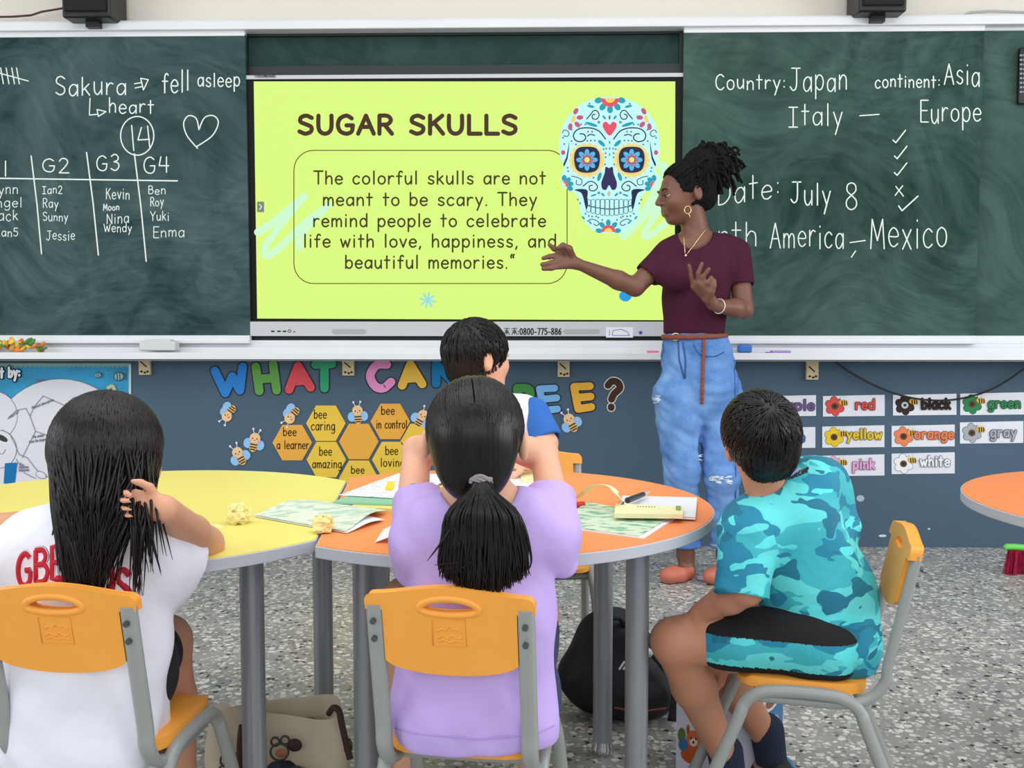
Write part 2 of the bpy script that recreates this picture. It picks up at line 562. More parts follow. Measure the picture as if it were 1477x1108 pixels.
class Art:
    "flat ink, paper and lit shapes on a plane that faces the class; photo px mapped to that plane"
    def __init__(self, Y, step=0.0005):
        self.Y, self.step, self.mb, self.k = Y, step, MB(), 0

    def pt(self, q, L):
        p = P(q[0], q[1], self.Y)
        return (p[0], self.Y - L * self.step, p[2])

    def poly(self, pts, m, L=1, thick=0.0):
        self.k = (self.k + 1) % 23  # pieces of one colour never lie in exactly the same plane
        e = 0.0 if thick else self.k * 1.8e-5
        a = [(x, y - e, z) for x, y, z in (self.pt(q, L) for q in pts)]
        if thick:
            self.mb.prism(a, [(x, y + thick, z) for x, y, z in a], m)
        else:
            self.mb.add(a, [tuple(range(len(a)))], m)

    def disc(self, cx, cy, rx, ry, m, L=1, rot=0.0, n=18, thick=0.0):
        c, s = math.cos(rot), math.sin(rot)
        pts = []
        for i in range(n):
            a = 2 * math.pi * i / n
            u, v = rx * math.cos(a), ry * math.sin(a)
            pts.append((cx + u * c - v * s, cy + u * s + v * c))
        self.poly(pts, m, L, thick)

    def stroke(self, pts, w, m, L=1, cap=True, closed=False):
        pts = [np.array(p, float) for p in pts]
        if closed:
            pts.append(pts[0])
        for a, b in zip(pts[:-1], pts[1:]):
            d = b - a
            l = math.hypot(*d)
            if l < 1e-6:
                continue
            n = np.array([-d[1], d[0]]) / l * w / 2
            self.poly([a + n, b + n, b - n, a - n], m, L)
        if cap:
            n = 6 if w < 3 else 12
            for q in pts:
                self.disc(q[0], q[1], w / 2, w / 2, m, L, n=n)

    def text(self, s, x0, x1, y0, cap, w, m, L=1, **kw):
        for q in text_strokes(s, x0, x1, y0, cap, **kw):
            self.stroke(q, w, m, L)

    def build(self, name, parent=None):
        return self.mb.build(name, None, parent)


# ------------------------------------------------------------------ organic surfaces: distance fields meshed by surface nets
def V3(p):
    return np.array([float(c) for c in p])


def unit(v):
    v = V3(v)
    return v / np.linalg.norm(v)


class Sdf:
    def __init__(self):
        self.ops = []
        self.last = None

    def cap(self, a, b, ra, rb=None, k=0.012, sub=False, ax=None, sq=1.0):
        "a limb from a to b, radius ra to rb; ax/sq flatten it along one direction"
        a, b = V3(a), V3(b)
        rb = ra if rb is None else rb
        R = max(ra, rb)
        lo, hi = np.minimum(a, b) - R, np.maximum(a, b) + R
        if ax is not None:
            ax = unit(ax)
        def f(p, a=a, b=b, ra=ra, rb=rb, ax=ax, sq=sq):
            ab = b - a
            L2 = max(ab @ ab, 1e-12)
            t = np.clip(((p - a) @ ab) / L2, 0, 1)
            o = p - a - t[..., None] * ab
            if ax is not None:
                o = o + (o @ ax)[..., None] * (ax * (1 / sq - 1))
            return np.sqrt((o * o).sum(-1)) - (ra + (rb - ra) * t)
        self.ops.append((f, lo, hi, k, sub))
        return self

    def sleeve(self, a, b, ra, rb, k=0.02, wall=0.011):
        "a sleeve from a to b that ends in a flat open hem at b"
        a, b = V3(a), V3(b)
        d = unit(b - a)
        self.cap(a, b, ra, rb, k)
        f0, lo, hi, k0, s0 = self.ops.pop()
        self.ops.append((lambda p, f0=f0, b=b, d=d: np.maximum(f0(p), (p - b) @ d), lo, hi, k0, s0))
        self.cap(b - d * 0.012, b + d * 0.02, rb - wall, rb - wall, 0.004, sub=True)
        return self

    def chain(self, pts, rs, k=0.012, **kw):
        for i in range(len(pts) - 1):
            self.cap(pts[i], pts[i + 1], rs[i], rs[i + 1], k, **kw)
        return self

    def ell(self, c, r, B=None, k=0.012, sub=False):
        c, r = V3(c), V3(r)
        B = np.eye(3) if B is None else np.array(B)  # columns are the axes
        ext = np.sqrt(((B * r) ** 2).sum(1))
        def f(p, c=c, r=r, B=B):
            q = (p - c) @ B
            k0 = np.sqrt(((q / r) ** 2).sum(-1))
            k1 = np.sqrt(((q / (r * r)) ** 2).sum(-1)) + 1e-9
            return k0 * (k0 - 1) / k1
        self.ops.append((f, c - ext, c + ext, k, sub))
        return self

    def half(self, c, n, k=0.004):
        "cut away everything on the side of the plane that n points to"
        c, n = V3(c), unit(n)
        self.ops.append((lambda p, c=c, n=n: -((p - c) @ n), None, None, k, True))
        return self

    def mesh(self, h, smooth=2, disp=None):
        add = [o for o in self.ops if not o[4]]
        lo = np.min([o[1] for o in add], 0) - 3 * h - 0.01
        hi = np.max([o[2] for o in add], 0) + 3 * h + 0.01
        n = np.ceil((hi - lo) / h).astype(int) + 1
        ax = [lo[i] + h * np.arange(n[i]) for i in range(3)]
        F = np.full(n, 0.5, np.float64)
        for f, l, u, k, sub in self.ops:
            if l is None:
                i0, i1 = np.zeros(3, int), n
            else:
                pad = k + 3 * h
                i0 = np.maximum(np.floor((l - pad - lo) / h).astype(int), 0)
                i1 = np.minimum(np.ceil((u + pad - lo) / h).astype(int) + 1, n)
                if (i1 <= i0).any():
                    continue
            X = np.stack(np.meshgrid(*[ax[i][i0[i]:i1[i]] for i in range(3)], indexing='ij'), -1)
            d = f(X)
            sl = tuple(slice(i0[i], i1[i]) for i in range(3))
            g = F[sl]
            if sub:
                d = -d
                hh = np.clip(0.5 - 0.5 * (d - g) / k, 0, 1)
                F[sl] = g * hh + d * (1 - hh) + k * hh * (1 - hh)
            else:
                hh = np.clip(0.5 + 0.5 * (g - d) / k, 0, 1)
                F[sl] = g * (1 - hh) + d * hh - k * hh * (1 - hh)
        return surfnet(F, lo, h, smooth, disp)


def surfnet(F, lo, h, smooth=2, disp=None):
    s = F < 0
    nx, ny, nz = F.shape
    acc = np.zeros((nx - 1, ny - 1, nz - 1, 3))
    cnt = np.zeros((nx - 1, ny - 1, nz - 1))
    cells = (slice(0, nx - 1), slice(0, ny - 1), slice(0, nz - 1))

    def sh(A, d):
        return A[d[0]:A.shape[0] - 1 + d[0], d[1]:A.shape[1] - 1 + d[1], d[2]:A.shape[2] - 1 + d[2]]
    for axis in range(3):
        oth = [i for i in range(3) if i != axis]
        for a in (0, 1):
            for b in (0, 1):
                d0 = [0, 0, 0]
                d0[oth[0]], d0[oth[1]] = a, b
                d1 = list(d0)
                d1[axis] = 1
                x = sh(s, d0) != sh(s, d1)
                idx = np.nonzero(x)
                f0, f1 = sh(F, d0)[idx], sh(F, d1)[idx]
                t = f0 / (f0 - f1)
                p = np.array(d0, float)[None, :].repeat(len(t), 0)
                p[:, axis] = t
                acc[idx] += p
                cnt[idx] += 1
    idx = np.nonzero(cnt)
    vid = -np.ones(cnt.shape, int)
    vid[idx] = np.arange(len(idx[0]))
    V = lo + h * (np.stack(idx, -1) + acc[idx] / cnt[idx][:, None])
    faces = []
    for axis in range(3):
        u, w = (axis + 1) % 3, (axis + 2) % 3
        d1 = [0, 0, 0]
        d1[axis] = 1
        sl0 = [slice(1, -1)] * 3
        sl0[axis] = slice(0, -1)
        A = s[tuple(sl0)]
        sl1 = list(sl0)
        sl1[axis] = slice(1, None)
        Bm = s[tuple(sl1)]
        e = np.array(np.nonzero(A != Bm)).T
        if len(e) == 0:
            continue
        flip = A[tuple(e.T)]
        off = np.ones(3, int)
        off[axis] = 0
        c = e + off
        q = []
        for du, dw in ((-1, -1), (0, -1), (0, 0), (-1, 0)):
            cc = c.copy()
            cc[:, u] += du
            cc[:, w] += dw
            q.append(vid[tuple(cc.T)])
        q = np.stack(q, -1)
        q[~flip] = q[~flip][:, ::-1]
        faces.append(q)
    Q = np.concatenate(faces)
    Q = Q[(Q >= 0).all(1)]
    for _ in range(smooth):
        A = np.zeros_like(V)
        c = np.zeros(len(V))
        for i in range(4):
            j = (i + 1) % 4
            np.add.at(A, Q[:, i], V[Q[:, j]])
            np.add.at(A, Q[:, j], V[Q[:, i]])
            np.add.at(c, Q[:, i], 1)
            np.add.at(c, Q[:, j], 1)
        c = np.maximum(c, 1)
        V = V * 0.4 + A / c[:, None] * 0.6
    if disp is not None:
        nrm = np.zeros_like(V)
        fn = np.cross(V[Q[:, 2]] - V[Q[:, 0]], V[Q[:, 3]] - V[Q[:, 1]])
        for i in range(4):
            np.add.at(nrm, Q[:, i], fn)
        nrm /= np.linalg.norm(nrm, axis=1)[:, None] + 1e-12
        V = V + nrm * disp(V)[:, None]
    return V, Q


def organic(name, sdf, m, parent, h=0.005, smooth=2, disp=None, sub_mats=None):
    V, Q = sdf.mesh(h, smooth, disp)
    me = bpy.data.meshes.new(name)
    off = np.zeros(3)
    q = parent
    while q is not None:
        off = off + np.array(q.location)
        q = q.parent
    me.from_pydata([tuple(p) for p in (V - off)], [], [tuple(int(i) for i in f) for f in Q])
    me.materials.append(m)
    if sub_mats:
        ctr = V[Q].mean(1)
        mi = np.zeros(len(Q), int)
        for i, (mm, fn) in enumerate(sub_mats):
            me.materials.append(mm)
            mi[fn(ctr)] = i + 1
        me.polygons.foreach_set('material_index', mi.tolist())
    me.polygons.foreach_set('use_smooth', [True] * len(me.polygons))
    me.update()
    o = bpy.data.objects.new(name, me)
    COL.objects.link(o)
    o.parent = parent
    o_bvh[o.name] = BVHTree.FromPolygons([tuple(p) for p in V], [tuple(int(i) for i in f) for f in Q])
    return o


o_bvh = {}


def folds(amp, seed, f0=22, n=5, zbias=0.35):
    "soft cloth folds as a sum of slanted waves"
    r = np.random.default_rng(seed)
    W = []
    for i in range(n):
        d = r.normal(size=3)
        d[2] *= zbias
        d /= np.linalg.norm(d)
        W.append((d * f0 * (1 + 0.6 * i) * r.uniform(0.8, 1.2), r.uniform(0, 6.28), 1 / (1 + 0.5 * i)))
    def f(V):
        w = V + 0.02 * np.sin(V[:, [1, 2, 0]] * 17 + seed)
        s = sum(a * np.sin(w @ k + p) for k, p, a in W)
        return amp * s / 2
    return f

# ================================================================== the setting
WALL = 4.69
terrazzo = make_terrazzo()
cream = mat('cream_paint', (226, 219, 208), 0.8, var=0.02, vscale=3, spec=0.2)
bluewall = mat('slate_blue_paint', (76, 98, 117), 0.7, var=0.05, vscale=2.5, spec=0.3)
alu = mat('white_aluminium', (226, 229, 233), 0.38, 0.0, var=0.03, vscale=4)
alu_dim = mat('worn_aluminium', (176, 180, 186), 0.45, var=0.05, vscale=8)
black = mat('black_plastic', (16, 16, 18), 0.4)
black_gloss = mat('black_bezel', (8, 9, 10), 0.5, spec=0.2)
silver = mat('silver_plastic', (196, 198, 204), 0.42)

f = MB().box((0, 1.4, -0.05), (11, 6.6, 0.1), terrazzo).build('floor')
tag(f, kind='structure')
w = MB()
w.box((0, WALL + 0.06, 0.46), (11, 0.12, 0.92), bluewall)
w.box((0, WALL + 0.06, 2.16), (11, 0.12, 2.48), cream)
tag(w.build('wall_front'), kind='structure')

# the small chips in the blue paint near the floor
A = Art(WALL - 0.0004)
for cx, cy, rx, ry in ((1273, 773, 6, 2), (1303, 768, 4.5, 2.6), (1340, 763, 2, 1.2), (1393, 706, 1.4, 2), (1288, 771, 2.5, 1.3), (1241, 719, 6, 5)):
    A.disc(cx, cy, rx, ry, ink((170, 186, 200)) if cx == 1241 else ink((214, 220, 224)), 0, n=7)
tag(A.build('trim_1'), kind='structure')

# ------------------------------------------------------------------ chalkboard wall unit
def zrow(py, Y, px=738):
    return P(px, py, Y)[2]

def xcol(px, Y, py=265):
    return P(px, py, Y)[0]

board_dark = make_chalkboard('green_board_recess', (34, 58, 54), (62, 86, 82), 3.1)
board_left = make_chalkboard('green_board_left', (34, 58, 58), (92, 114, 115), 0.0)
board_right = make_chalkboard('green_board_right', (26, 54, 48), (82, 108, 102), 7.3)
chalk = mat('white_chalk', (226, 236, 230), 0.9, spec=0.1)

board_unit = thing('chalkboard_frame', 'long white aluminium frame and chalk tray holding the green sliding boards', 'chalkboard frame', (0, 4.66, 0.9))
m = MB()
m.box((0, 4.675, (zrow(40, 4.66) + zrow(505, 4.66)) / 2), (7.2, 0.02, zrow(40, 4.66) - zrow(505, 4.66)), board_dark)
m.build('back_board', None, board_unit)
YR = 4.57
m = MB()
z0, z1 = zrow(39.5, YR), zrow(27, YR)
m.box((0, (YR + 4.685) / 2, (z0 + z1) / 2), (7.2, 4.685 - YR, z1 - z0))
m.box((0, (YR + 4.685) / 2 + 0.01, z1 + 0.004), (7.2, 4.685 - YR, 0.008))
m.build('top_rail', alu, board_unit, bevel=0.004)
YT = 4.50
m = MB()
za, zb, zc = zrow(521, YT), zrow(509, YT), zrow(496, YT)
m.box((0, YT + 0.006, (za + zb) / 2), (7.2, 0.012, zb - za))
m.box((0, (YT + 4.685) / 2, za + 0.005), (7.2, 4.685 - YT, 0.01))
m.box((0, 4.60, zb - 0.004), (7.2, 0.012, zb - za + 0.012))
m.box((0, 4.645, zc - 0.008), (7.2, 0.06, 0.04))
m.build('chalk_tray', alu, board_unit, bevel=0.003)
m = MB()
for a0, a1, b0, b1 in ((349, 360, 40, 492), (978, 992, 40, 492), (349, 992, 43.5, 49.5), (349, 992, 93, 107), (349, 992, 484, 496)):  # dark frame strips; the one just above the display paints in its shadowed gap
    xa_, xb_ = xcol(a0, 4.64), xcol(a1, 4.64)
    za_, zb2 = zrow(b0, 4.64), zrow(b1, 4.64)
    m.box(((xa_ + xb_) / 2, 4.655 if b0 > 40 else 4.652, (za_ + zb2) / 2), (xb_ - xa_, 0.02, za_ - zb2))
m.build('surround_and_gap_shade', mat('dark_metal_and_gap_shade', (22, 34, 34), 0.5), board_unit)
# upright trim where the fixed board begins on the far right
YB = 4.62


def sliding_board(name, label, pxl, pxr, m_board, Y, xl=None, xr=None):
    x0 = xcol(pxl, Y) if xl is None else xl
    x1 = xcol(pxr, Y) if xr is None else xr
    zt, zb_ = zrow(47, Y), zrow(485, Y)
    t = thing(name, label, 'chalkboard', ((x0 + x1) / 2, Y, zb_))
    MB().box(((x0 + x1) / 2, Y + 0.012, (zt + zb_) / 2), (x1 - x0, 0.024, zt - zb_)).build('board_panel', m_board, t)
    a, b = zrow(49.5, Y), zrow(41.5, Y)
    MB().box(((x0 + x1) / 2, Y + 0.010, (a + b) / 2), (x1 - x0, 0.034, b - a)).build('top_trim', alu, t, bevel=0.002)
    a, b = zrow(496, Y), zrow(484, Y)
    q = MB().box(((x0 + x1) / 2, Y + 0.008, (a + b) / 2), (x1 - x0, 0.04, b - a))
    q.box(((x0 + x1) / 2, Y - 0.014, a + 0.010), (x1 - x0, 0.008, 0.016))
    q.build('bottom_trim', alu, t, bevel=0.002)
    return t


YS = 4.60
bl = sliding_board('sliding_chalkboard', 'green sliding chalkboard left of the screen with group names and a chalk heart', None, 357, board_left, YS, xl=-3.4)
br = sliding_board('sliding_chalkboard', 'green sliding chalkboard behind the teacher with country, continent and date in chalk', 984, 1413, board_right, YS)
bf = sliding_board('sliding_chalkboard', 'bare green chalkboard at the far right with a remote control hanging on it', 1409, 1413, board_right, YB + 0.012, xr=3.4)

A = Art(YS - 0.0006)
def ch(pts, w_=2.2, smooth=False):
    A.stroke(catmull(pts, 6) if smooth else pts, w_ * 0.82, chalk, 1)
def ct(s, x0, x1, y0, cap, w_=2.2, **kw):
    A.text(s, x0, x1, y0, cap, w_ * 0.82, chalk, 1, jit=0.6, **kw)
# tally
for x in (-5, 3, 11, 19, 26):
    ch([(x - 2, 98), (x + 2, 121)], 2)
ch([(-10, 103), (41, 117)], 2)
ct('Sakura', 80, 182, 138, 27, 2.4)
ch([(194, 121), (205, 119)], 2); ch([(195, 127), (205, 125)], 2); ch([(203, 113), (214, 115), (207, 130), (203, 113)], 2)
ct('fell', 234, 273, 132, 30, 2.4); ct('asleep', 285, 346, 125, 20, 2.2)
ch([(130, 142), (129, 166), (140, 165)], 2); ch([(140, 158), (153, 161), (142, 168), (140, 158)], 2)
ct('heart', 157, 222, 163, 20, 2.2)
ch([(198 + 24 * math.cos(a), 196 + 28 * math.sin(a)) for a in np.linspace(0, 2 * math.pi, 30)], 2.2)
ch([(190, 181), (193, 217)], 2.2); ch([(204, 184), (199, 202), (216, 201)], 2.2); ch([(213, 182), (216, 212)], 2.2)
ch([(287, 187), (283, 171), (272, 167), (265, 178), (270, 196), (285, 214)], 2.2, True)
ch([(287, 187), (295, 170), (308, 167), (315, 177), (306, 196), (283, 212)], 2.2, True)
ch([(-20, 257), (256, 261)], 2.4)
for a, b in (((45, 225), (60, 366)), ((125, 220), (142, 368)), ((194, 222), (211, 377))):
    ch([a, ((a[0] + b[0]) / 2 + 1, (a[1] + b[1]) / 2), b], 2.4)
ct('G1', -20, 12, 253, 21); ct('G2', 61, 100, 249, 20); ct('G3', 139, 172, 246, 22); ct('G4', 207, 244, 250, 22)
for s, x0, x1, y, c in (('Lynn', -12, 26, 280, 15), ('Angel', -18, 32, 299, 14), ('Jack', -14, 26, 318, 15), ('Ian5', -6, 26, 341, 12),
                        ('Ian2', 61, 90, 279, 11), ('Ray', 62, 84, 299, 13), ('Sunny', 62, 98, 319, 12), ('Jessie', 67, 108, 346, 13),
                        ('Kevin', 153, 187, 287, 15), ('Moon', 149, 172, 303, 9), ('Nina', 154, 186, 322, 14), ('Wendy', 150, 190, 335, 12),
                        ('Ben', 214, 239, 280, 12), ('Roy', 217, 236, 297, 12), ('Yuki', 217, 244, 318, 13), ('Enma', 221, 266, 342, 15)):
    ct(s, x0, x1, y, c, 1.5)
A.build('chalk_writing', bl)

A = Art(YS - 0.0006)
ct('Country:', 1032, 1133, 128, 21, 2.2); ct('Japan', 1139, 1222, 130, 32, 2.2)
ct('continent:', 1262, 1356, 126, 18, 2.2); ct('Asia', 1362, 1413, 123, 30, 2.2)
ct('Italy', 1137, 1215, 182, 30, 2.2); ch([(1240, 167), (1268, 165)], 2); ct('Europe', 1327, 1415, 176, 30, 2.2)
for x, y in ((1288, 188), (1290, 211), (1290, 235)):
    ch([(x, y + 14), (x + 4, y + 18), (x + 18, y)], 2.2)
ch([(1292, 269), (1303, 283)], 2); ch([(1302, 268), (1291, 282)], 2)
ch([(1296, 297), (1301, 304), (1324, 283)], 2.4)
ct('Date:', 1035, 1125, 297, 34, 2.2, y1=282); ct('July', 1140, 1198, 294, 32, 2.4); ct('8', 1219, 1237, 301, 37, 2.2)
ct('North', 985, 1092, 356, 36, 2.2); ct('America', 1111, 1217, 357, 34, 2.2); ch([(1226, 350), (1248, 347)], 2)
ct('Mexico', 1255, 1366, 359, 44, 2.2); ch([(1234, 362), (1228, 371)], 2)
A.build('chalk_writing', br)

# ------------------------------------------------------------------ interactive display
YD = 4.613
t = thing('interactive_display', 'large lit touch screen between the boards showing a lime green sugar skull slide', 'screen', (xcol(672, YD), YD, zrow(490, YD)))
x0, x1 = xcol(357, YD), xcol(985, YD)
zt, zbt = zrow(107, YD), zrow(484, YD)
MB().box(((x0 + x1) / 2, YD + 0.026, (zt + zbt) / 2), (x1 - x0, 0.050, zt - zbt)).build('casing', black_gloss, t, bevel=0.004)
a, b = zrow(112.5, YD), zrow(107, YD)
MB().box(((x0 + x1) / 2, YD + 0.02, (a + b) / 2), (x1 - x0, 0.052, b - a)).build('top_strip', silver, t)
a, b = zrow(485, YD), zrow(464, YD)
MB().box(((x0 + x1) / 2, YD + 0.015, (a + b) / 2), (x1 - x0, 0.054, b - a)).build('control_bar', silver, t, bevel=0.002)
A = Art(YD - 0.0125)
A.text('TOUCHBOARD', 367, 397, 111.3, 3.2, 0.8, ink((50, 50, 55)))
bar_labels = Art(YD - 0.0125)
for x in (391, 400, 408):
    bar_labels.poly([(x, 477), (x + 5, 477), (x + 5, 479), (x, 479)], ink((40, 42, 50)))
bar_labels.stroke([(417.5 + 2 * math.cos(i), 477.5 + 2 * math.sin(i)) for i in np.linspace(0, 6.28, 12)], 0.9, ink((40, 42, 50)))
bar_labels.poly([(423, 478), (426, 478), (426, 479.3), (423, 479.3)], ink((40, 42, 50)))
for xa, xb in ((478, 529), (812, 866)):
    pts = [(xa + 3, 475), (xb - 3, 475), (xb, 478), (xb - 3, 482), (xa + 3, 482), (xa, 478)]
    bar_labels.poly(pts, ink((172, 174, 180)))
bar_labels.text(':0800-775-886', 747, 809.5, 482.5, 8.6, 1.5, ink((34, 36, 44)))
for ox in (727, 738):  # two ideographs before the number
    for a_, b_ in (((0, 474), (8, 474)), ((1, 477), (7, 477)), ((4, 473), (4, 483)), ((0, 483), (3, 478)), ((8, 483), (5, 478)), ((1, 480), (7, 480))):
        bar_labels.stroke([(ox + a_[0], a_[1]), (ox + b_[0], b_[1])], 0.9, ink((34, 36, 44)))
bar_labels.poly([(874, 472), (913, 472), (913, 487), (874, 487)], ink((232, 234, 242)))
bar_labels.stroke([(883, 484), (884, 477), (896, 475), (905, 479), (908, 484), (884, 484)], 0.9, ink((90, 100, 170)), 2)
bar_labels.stroke([(879, 476), (879, 484)], 0.9, ink((90, 100, 170)), 2)
bar_labels.disc(924, 480, 2.6, 2.6, ink((70, 90, 170)))
bar_labels.build('bar_label', t)
A.build('strip_label', t)

SCR = Art(YD - 0.0006)
lime = glow((219, 250, 128))
SCR.poly([(366, 117.5), (974, 117.5), (973, 462), (371, 459.5)], lime, 0)
scr = SCR.build('screen', t)

SL = Art(YD - 0.0006)
dark = glow((66, 60, 24)); brown_ink = glow((74, 48, 36))
paleg = glow((206, 252, 208))
# pale brush scribbles
SL.stroke(catmull([(372, 335), (395, 320), (438, 284)], 6), 11, paleg, 1)
SL.stroke(catmull([(438, 284), (410, 318), (385, 352), (384, 369), (400, 360), (440, 322), (474, 296)], 6), 10, paleg, 1)
SL.stroke(catmull([(474, 296), (450, 320), (432, 345), (433, 357)], 6), 10, paleg, 1)
SL.stroke(catmull([(900, 340), (930, 306), (958, 250), (952, 238)], 6), 13, paleg, 1)
SL.stroke(catmull([(900, 340), (945, 300), (962, 290), (932, 330), (934, 342), (960, 322)], 6), 9, paleg, 1)
# rounded frame
fr = []
for cx_, cy_, a0 in ((790, 246, -90), (790, 380, 0), (452, 380, 90), (452, 246, 180)):
    for i in range(9):
        a_ = math.radians(a0 + i * 90 / 8)
        fr.append((cx_ + 28 * math.cos(a_), cy_ + 29 * math.sin(a_)))
SL.stroke(fr, 1.3, dark, 2, closed=True)
SL.text('SUGAR SKULLS', 431, 745, 193, 26, 6.2, brown_ink, 3)
for s, xa, xb, y in (('The colorful skulls are not', 453, 787, 265.5), ('meant to be scary. They', 466, 774, 296.5), ('remind people to celebrate', 452, 787, 327),
                     ('life with love, happiness, and', 438, 802, 356.5), ('beautiful memories."', 498, 743, 387)):
    SL.text(s, xa, xb, y, 18.5, 2.5, dark, 3)
for i in range(8):  # little star burst
    a_ = i * math.pi / 4 + 0.2
    SL.stroke([(617, 433), (617 + 11 * math.cos(a_), 433 + 11 * math.sin(a_))], 2.6, glow((150, 222, 232)), 2)
SL.disc(902, 427, 9, 8, glow((40, 158, 226)), 2)
SL.poly([(371, 291), (381, 291), (381, 306), (371, 306)], glow((120, 134, 120)), 3)
SL.stroke([(374.5, 294.5), (377.5, 298.5), (374.5, 302.5)], 1.2, glow((240, 245, 240)), 4)
SL.build('slide_lettering', scr)

# the skull drawing, in its own 928 x 1108 grid
SK = Art(YD - 0.0006)
def g(p):
    return (790 + p[0] / 5.155, 130 + p[1] / 5.155)
ice, navy, teal, pink, gold, blue, rose = glow((196, 250, 250)), glow((32, 40, 78)), glow((38, 160, 182)), glow((232, 82, 104)), glow((248, 214, 96)), glow((84, 186, 232)), glow((196, 92, 128))
halfo = [(0, 50), (110, 62), (220, 110), (310, 200), (358, 300), (374, 410), (366, 500), (338, 575), (362, 650), (354, 715), (300, 745), (238, 790), (222, 880), (195, 960), (110, 1050), (0, 1064)]
outl = [(460 + a, b) for a, b in halfo] + [(460 - a, b) for a, b in halfo[-2:0:-1]]
SK.poly([g(p) for p in catmull(outl, 5, True)], ice, 3)
def sym(fn):
    for s_ in (1, -1):
        fn(lambda dx, y, s_=s_: g((460 + s_ * dx, y)))
def kst(pts, w_=9, m_=navy):
    sym(lambda q: SK.stroke(catmull([q(*p) for p in pts], 5), w_ / 5.155, m_, 5))
def kdots(pts, r_=8, m_=None):
    sym(lambda q: [SK.disc(*q(*p), r_ / 5.155, r_ / 5.155, m_ or glow((70, 120, 150)), 5, n=8) for p in pts])
def kleaf(dx, y, L_, W_, ang, m_):
    for s_ in (1, -1):
        c_ = g((460 + s_ * dx, y))
        SK.disc(c_[0], c_[1], L_ / 5.155, W_ / 5.155, m_, 6, rot=math.radians(ang if s_ == 1 else 180 - ang), n=14)
# eyes
for ex in (292, 624):
    for i in range(18):
        a_ = i * math.pi / 9
        SK.disc(*g((ex + 116 * math.cos(a_), 522 + 112 * math.sin(a_))), 4, 4, glow((240, 222, 140)), 4, n=10)
    SK.disc(*g((ex, 521)), 112 / 5.155, 107 / 5.155, glow((236, 206, 110)), 5, n=30)
    blob = [(0, -98), (62, -90), (92, -50), (94, 20), (70, 78), (0, 96), (-70, 80), (-94, 20), (-92, -50), (-62, -90)]
    SK.poly([g((ex + p[0], 520 + p[1])) for p in catmull(blob, 4, True)], navy, 6)
    for i in range(8):
        a_ = i * math.pi / 4
        SK.disc(*g((ex + 52 * math.cos(a_), 520 + 52 * math.sin(a_))), 29 / 5.155, 18 / 5.155, blue, 7, rot=a_, n=14)
        SK.disc(*g((ex + 36 * math.cos(a_), 520 + 36 * math.sin(a_))), 14 / 5.155, 9 / 5.155, rose, 8, rot=a_, n=10)
    SK.disc(*g((ex, 520)), 21 / 5.155, 21 / 5.155, glow((250, 226, 120)), 9)
# nose
nose = [(0, 580), (26, 572), (34, 620), (58, 690), (50, 735), (22, 742), (0, 708), (-22, 742), (-50, 735), (-58, 690), (-34, 620), (-26, 572)]
SK.poly([g((456 + a_, b_)) for a_, b_ in catmull(nose, 4, True)], glow((50, 44, 92)), 6)
heart = [(0, 258), (24, 236), (50, 250), (46, 285), (0, 340), (-46, 285), (-50, 250), (-24, 236)]
SK.poly([g((460 + a_, b_)) for a_, b_ in catmull(heart, 4, True)], pink, 6)
# crown flower, temple flowers, cheek flowers, chin flower
def half_flower(cx_, cy_, a0, a1, n_, rp, lp, wp, cp, r1, c1, r2, c2):
    for i in range(n_):
        a_ = math.radians(a0 + (a1 - a0) * i / (n_ - 1))
        SK.disc(*g((cx_ + rp * math.cos(a_), cy_ + rp * math.sin(a_))), lp / 5.155, wp / 5.155, cp, 6, rot=a_, n=12)
    for r_, c_, L_ in ((r1, c1, 7), (r2, c2, 8)):
        arc = [(cx_ + r_ * math.cos(math.radians(a0 - 8 + (a1 - a0 + 16) * i / 12)), cy_ + r_ * math.sin(math.radians(a0 - 8 + (a1 - a0 + 16) * i / 12))) for i in range(13)]
        SK.poly([g(p) for p in arc], c_, L_)
half_flower(463, 56, 14, 166, 5, 88, 30, 22, teal, 70, pink, 40, gold)
half_flower(178, 212, -60, 100, 4, 62, 26, 17, rose, 30, gold, 24, gold)
half_flower(745, 212, 80, 240, 4, 62, 26, 17, rose, 30, gold, 24, gold)
half_flower(112, 712, -80, 20, 4, 58, 24, 18, teal, 38, pink, 24, gold)
half_flower(800, 712, 160, 260, 4, 58, 24, 18, teal, 38, pink, 24, gold)
half_flower(450, 1058, 190, 350, 5, 70, 26, 18, teal, 54, pink, 32, gold)
# scrolls
kst([(170, 215), (140, 180), (120, 155), (95, 155), (78, 185), (95, 216), (125, 212), (128, 188), (108, 180)], 8)
kst([(30, 365), (80, 305), (150, 282), (230, 290), (268, 330), (255, 372), (210, 384), (178, 360), (190, 330), (220, 326)], 9)
kst([(340, 340), (318, 346), (302, 330), (312, 304), (338, 300), (350, 318)], 6)
kst([(110, 338), (140, 330), (165, 342)], 8)
kst([(198, 715), (150, 680), (112, 690), (90, 720), (110, 748), (145, 745), (150, 716), (128, 708)], 8)
kst([(285, 640), (240, 650), (206, 670), (214, 704), (246, 700), (246, 672)], 6)
kst([(165, 975), (130, 960), (100, 970), (78, 990), (95, 1008), (118, 996)], 6)
sym(lambda q: SK.poly([q(300, 372), q(308, 430), q(322, 500), q(345, 552), q(338, 572), q(312, 510), q(302, 440)], navy, 6))
sym(lambda q: SK.poly([q(*p) for p in catmull([(165, 800), (162, 756), (180, 738), (230, 736), (262, 744), (215, 762), (196, 800), (185, 850), (172, 890), (160, 850)], 3, True)], navy, 6))
kleaf(135, 256, 48, 12, -18, teal); kleaf(60, 396, 34, 14, -42, teal); kleaf(76, 645, 34, 14, 72, teal); kleaf(140, 122, 28, 10, -12, teal)
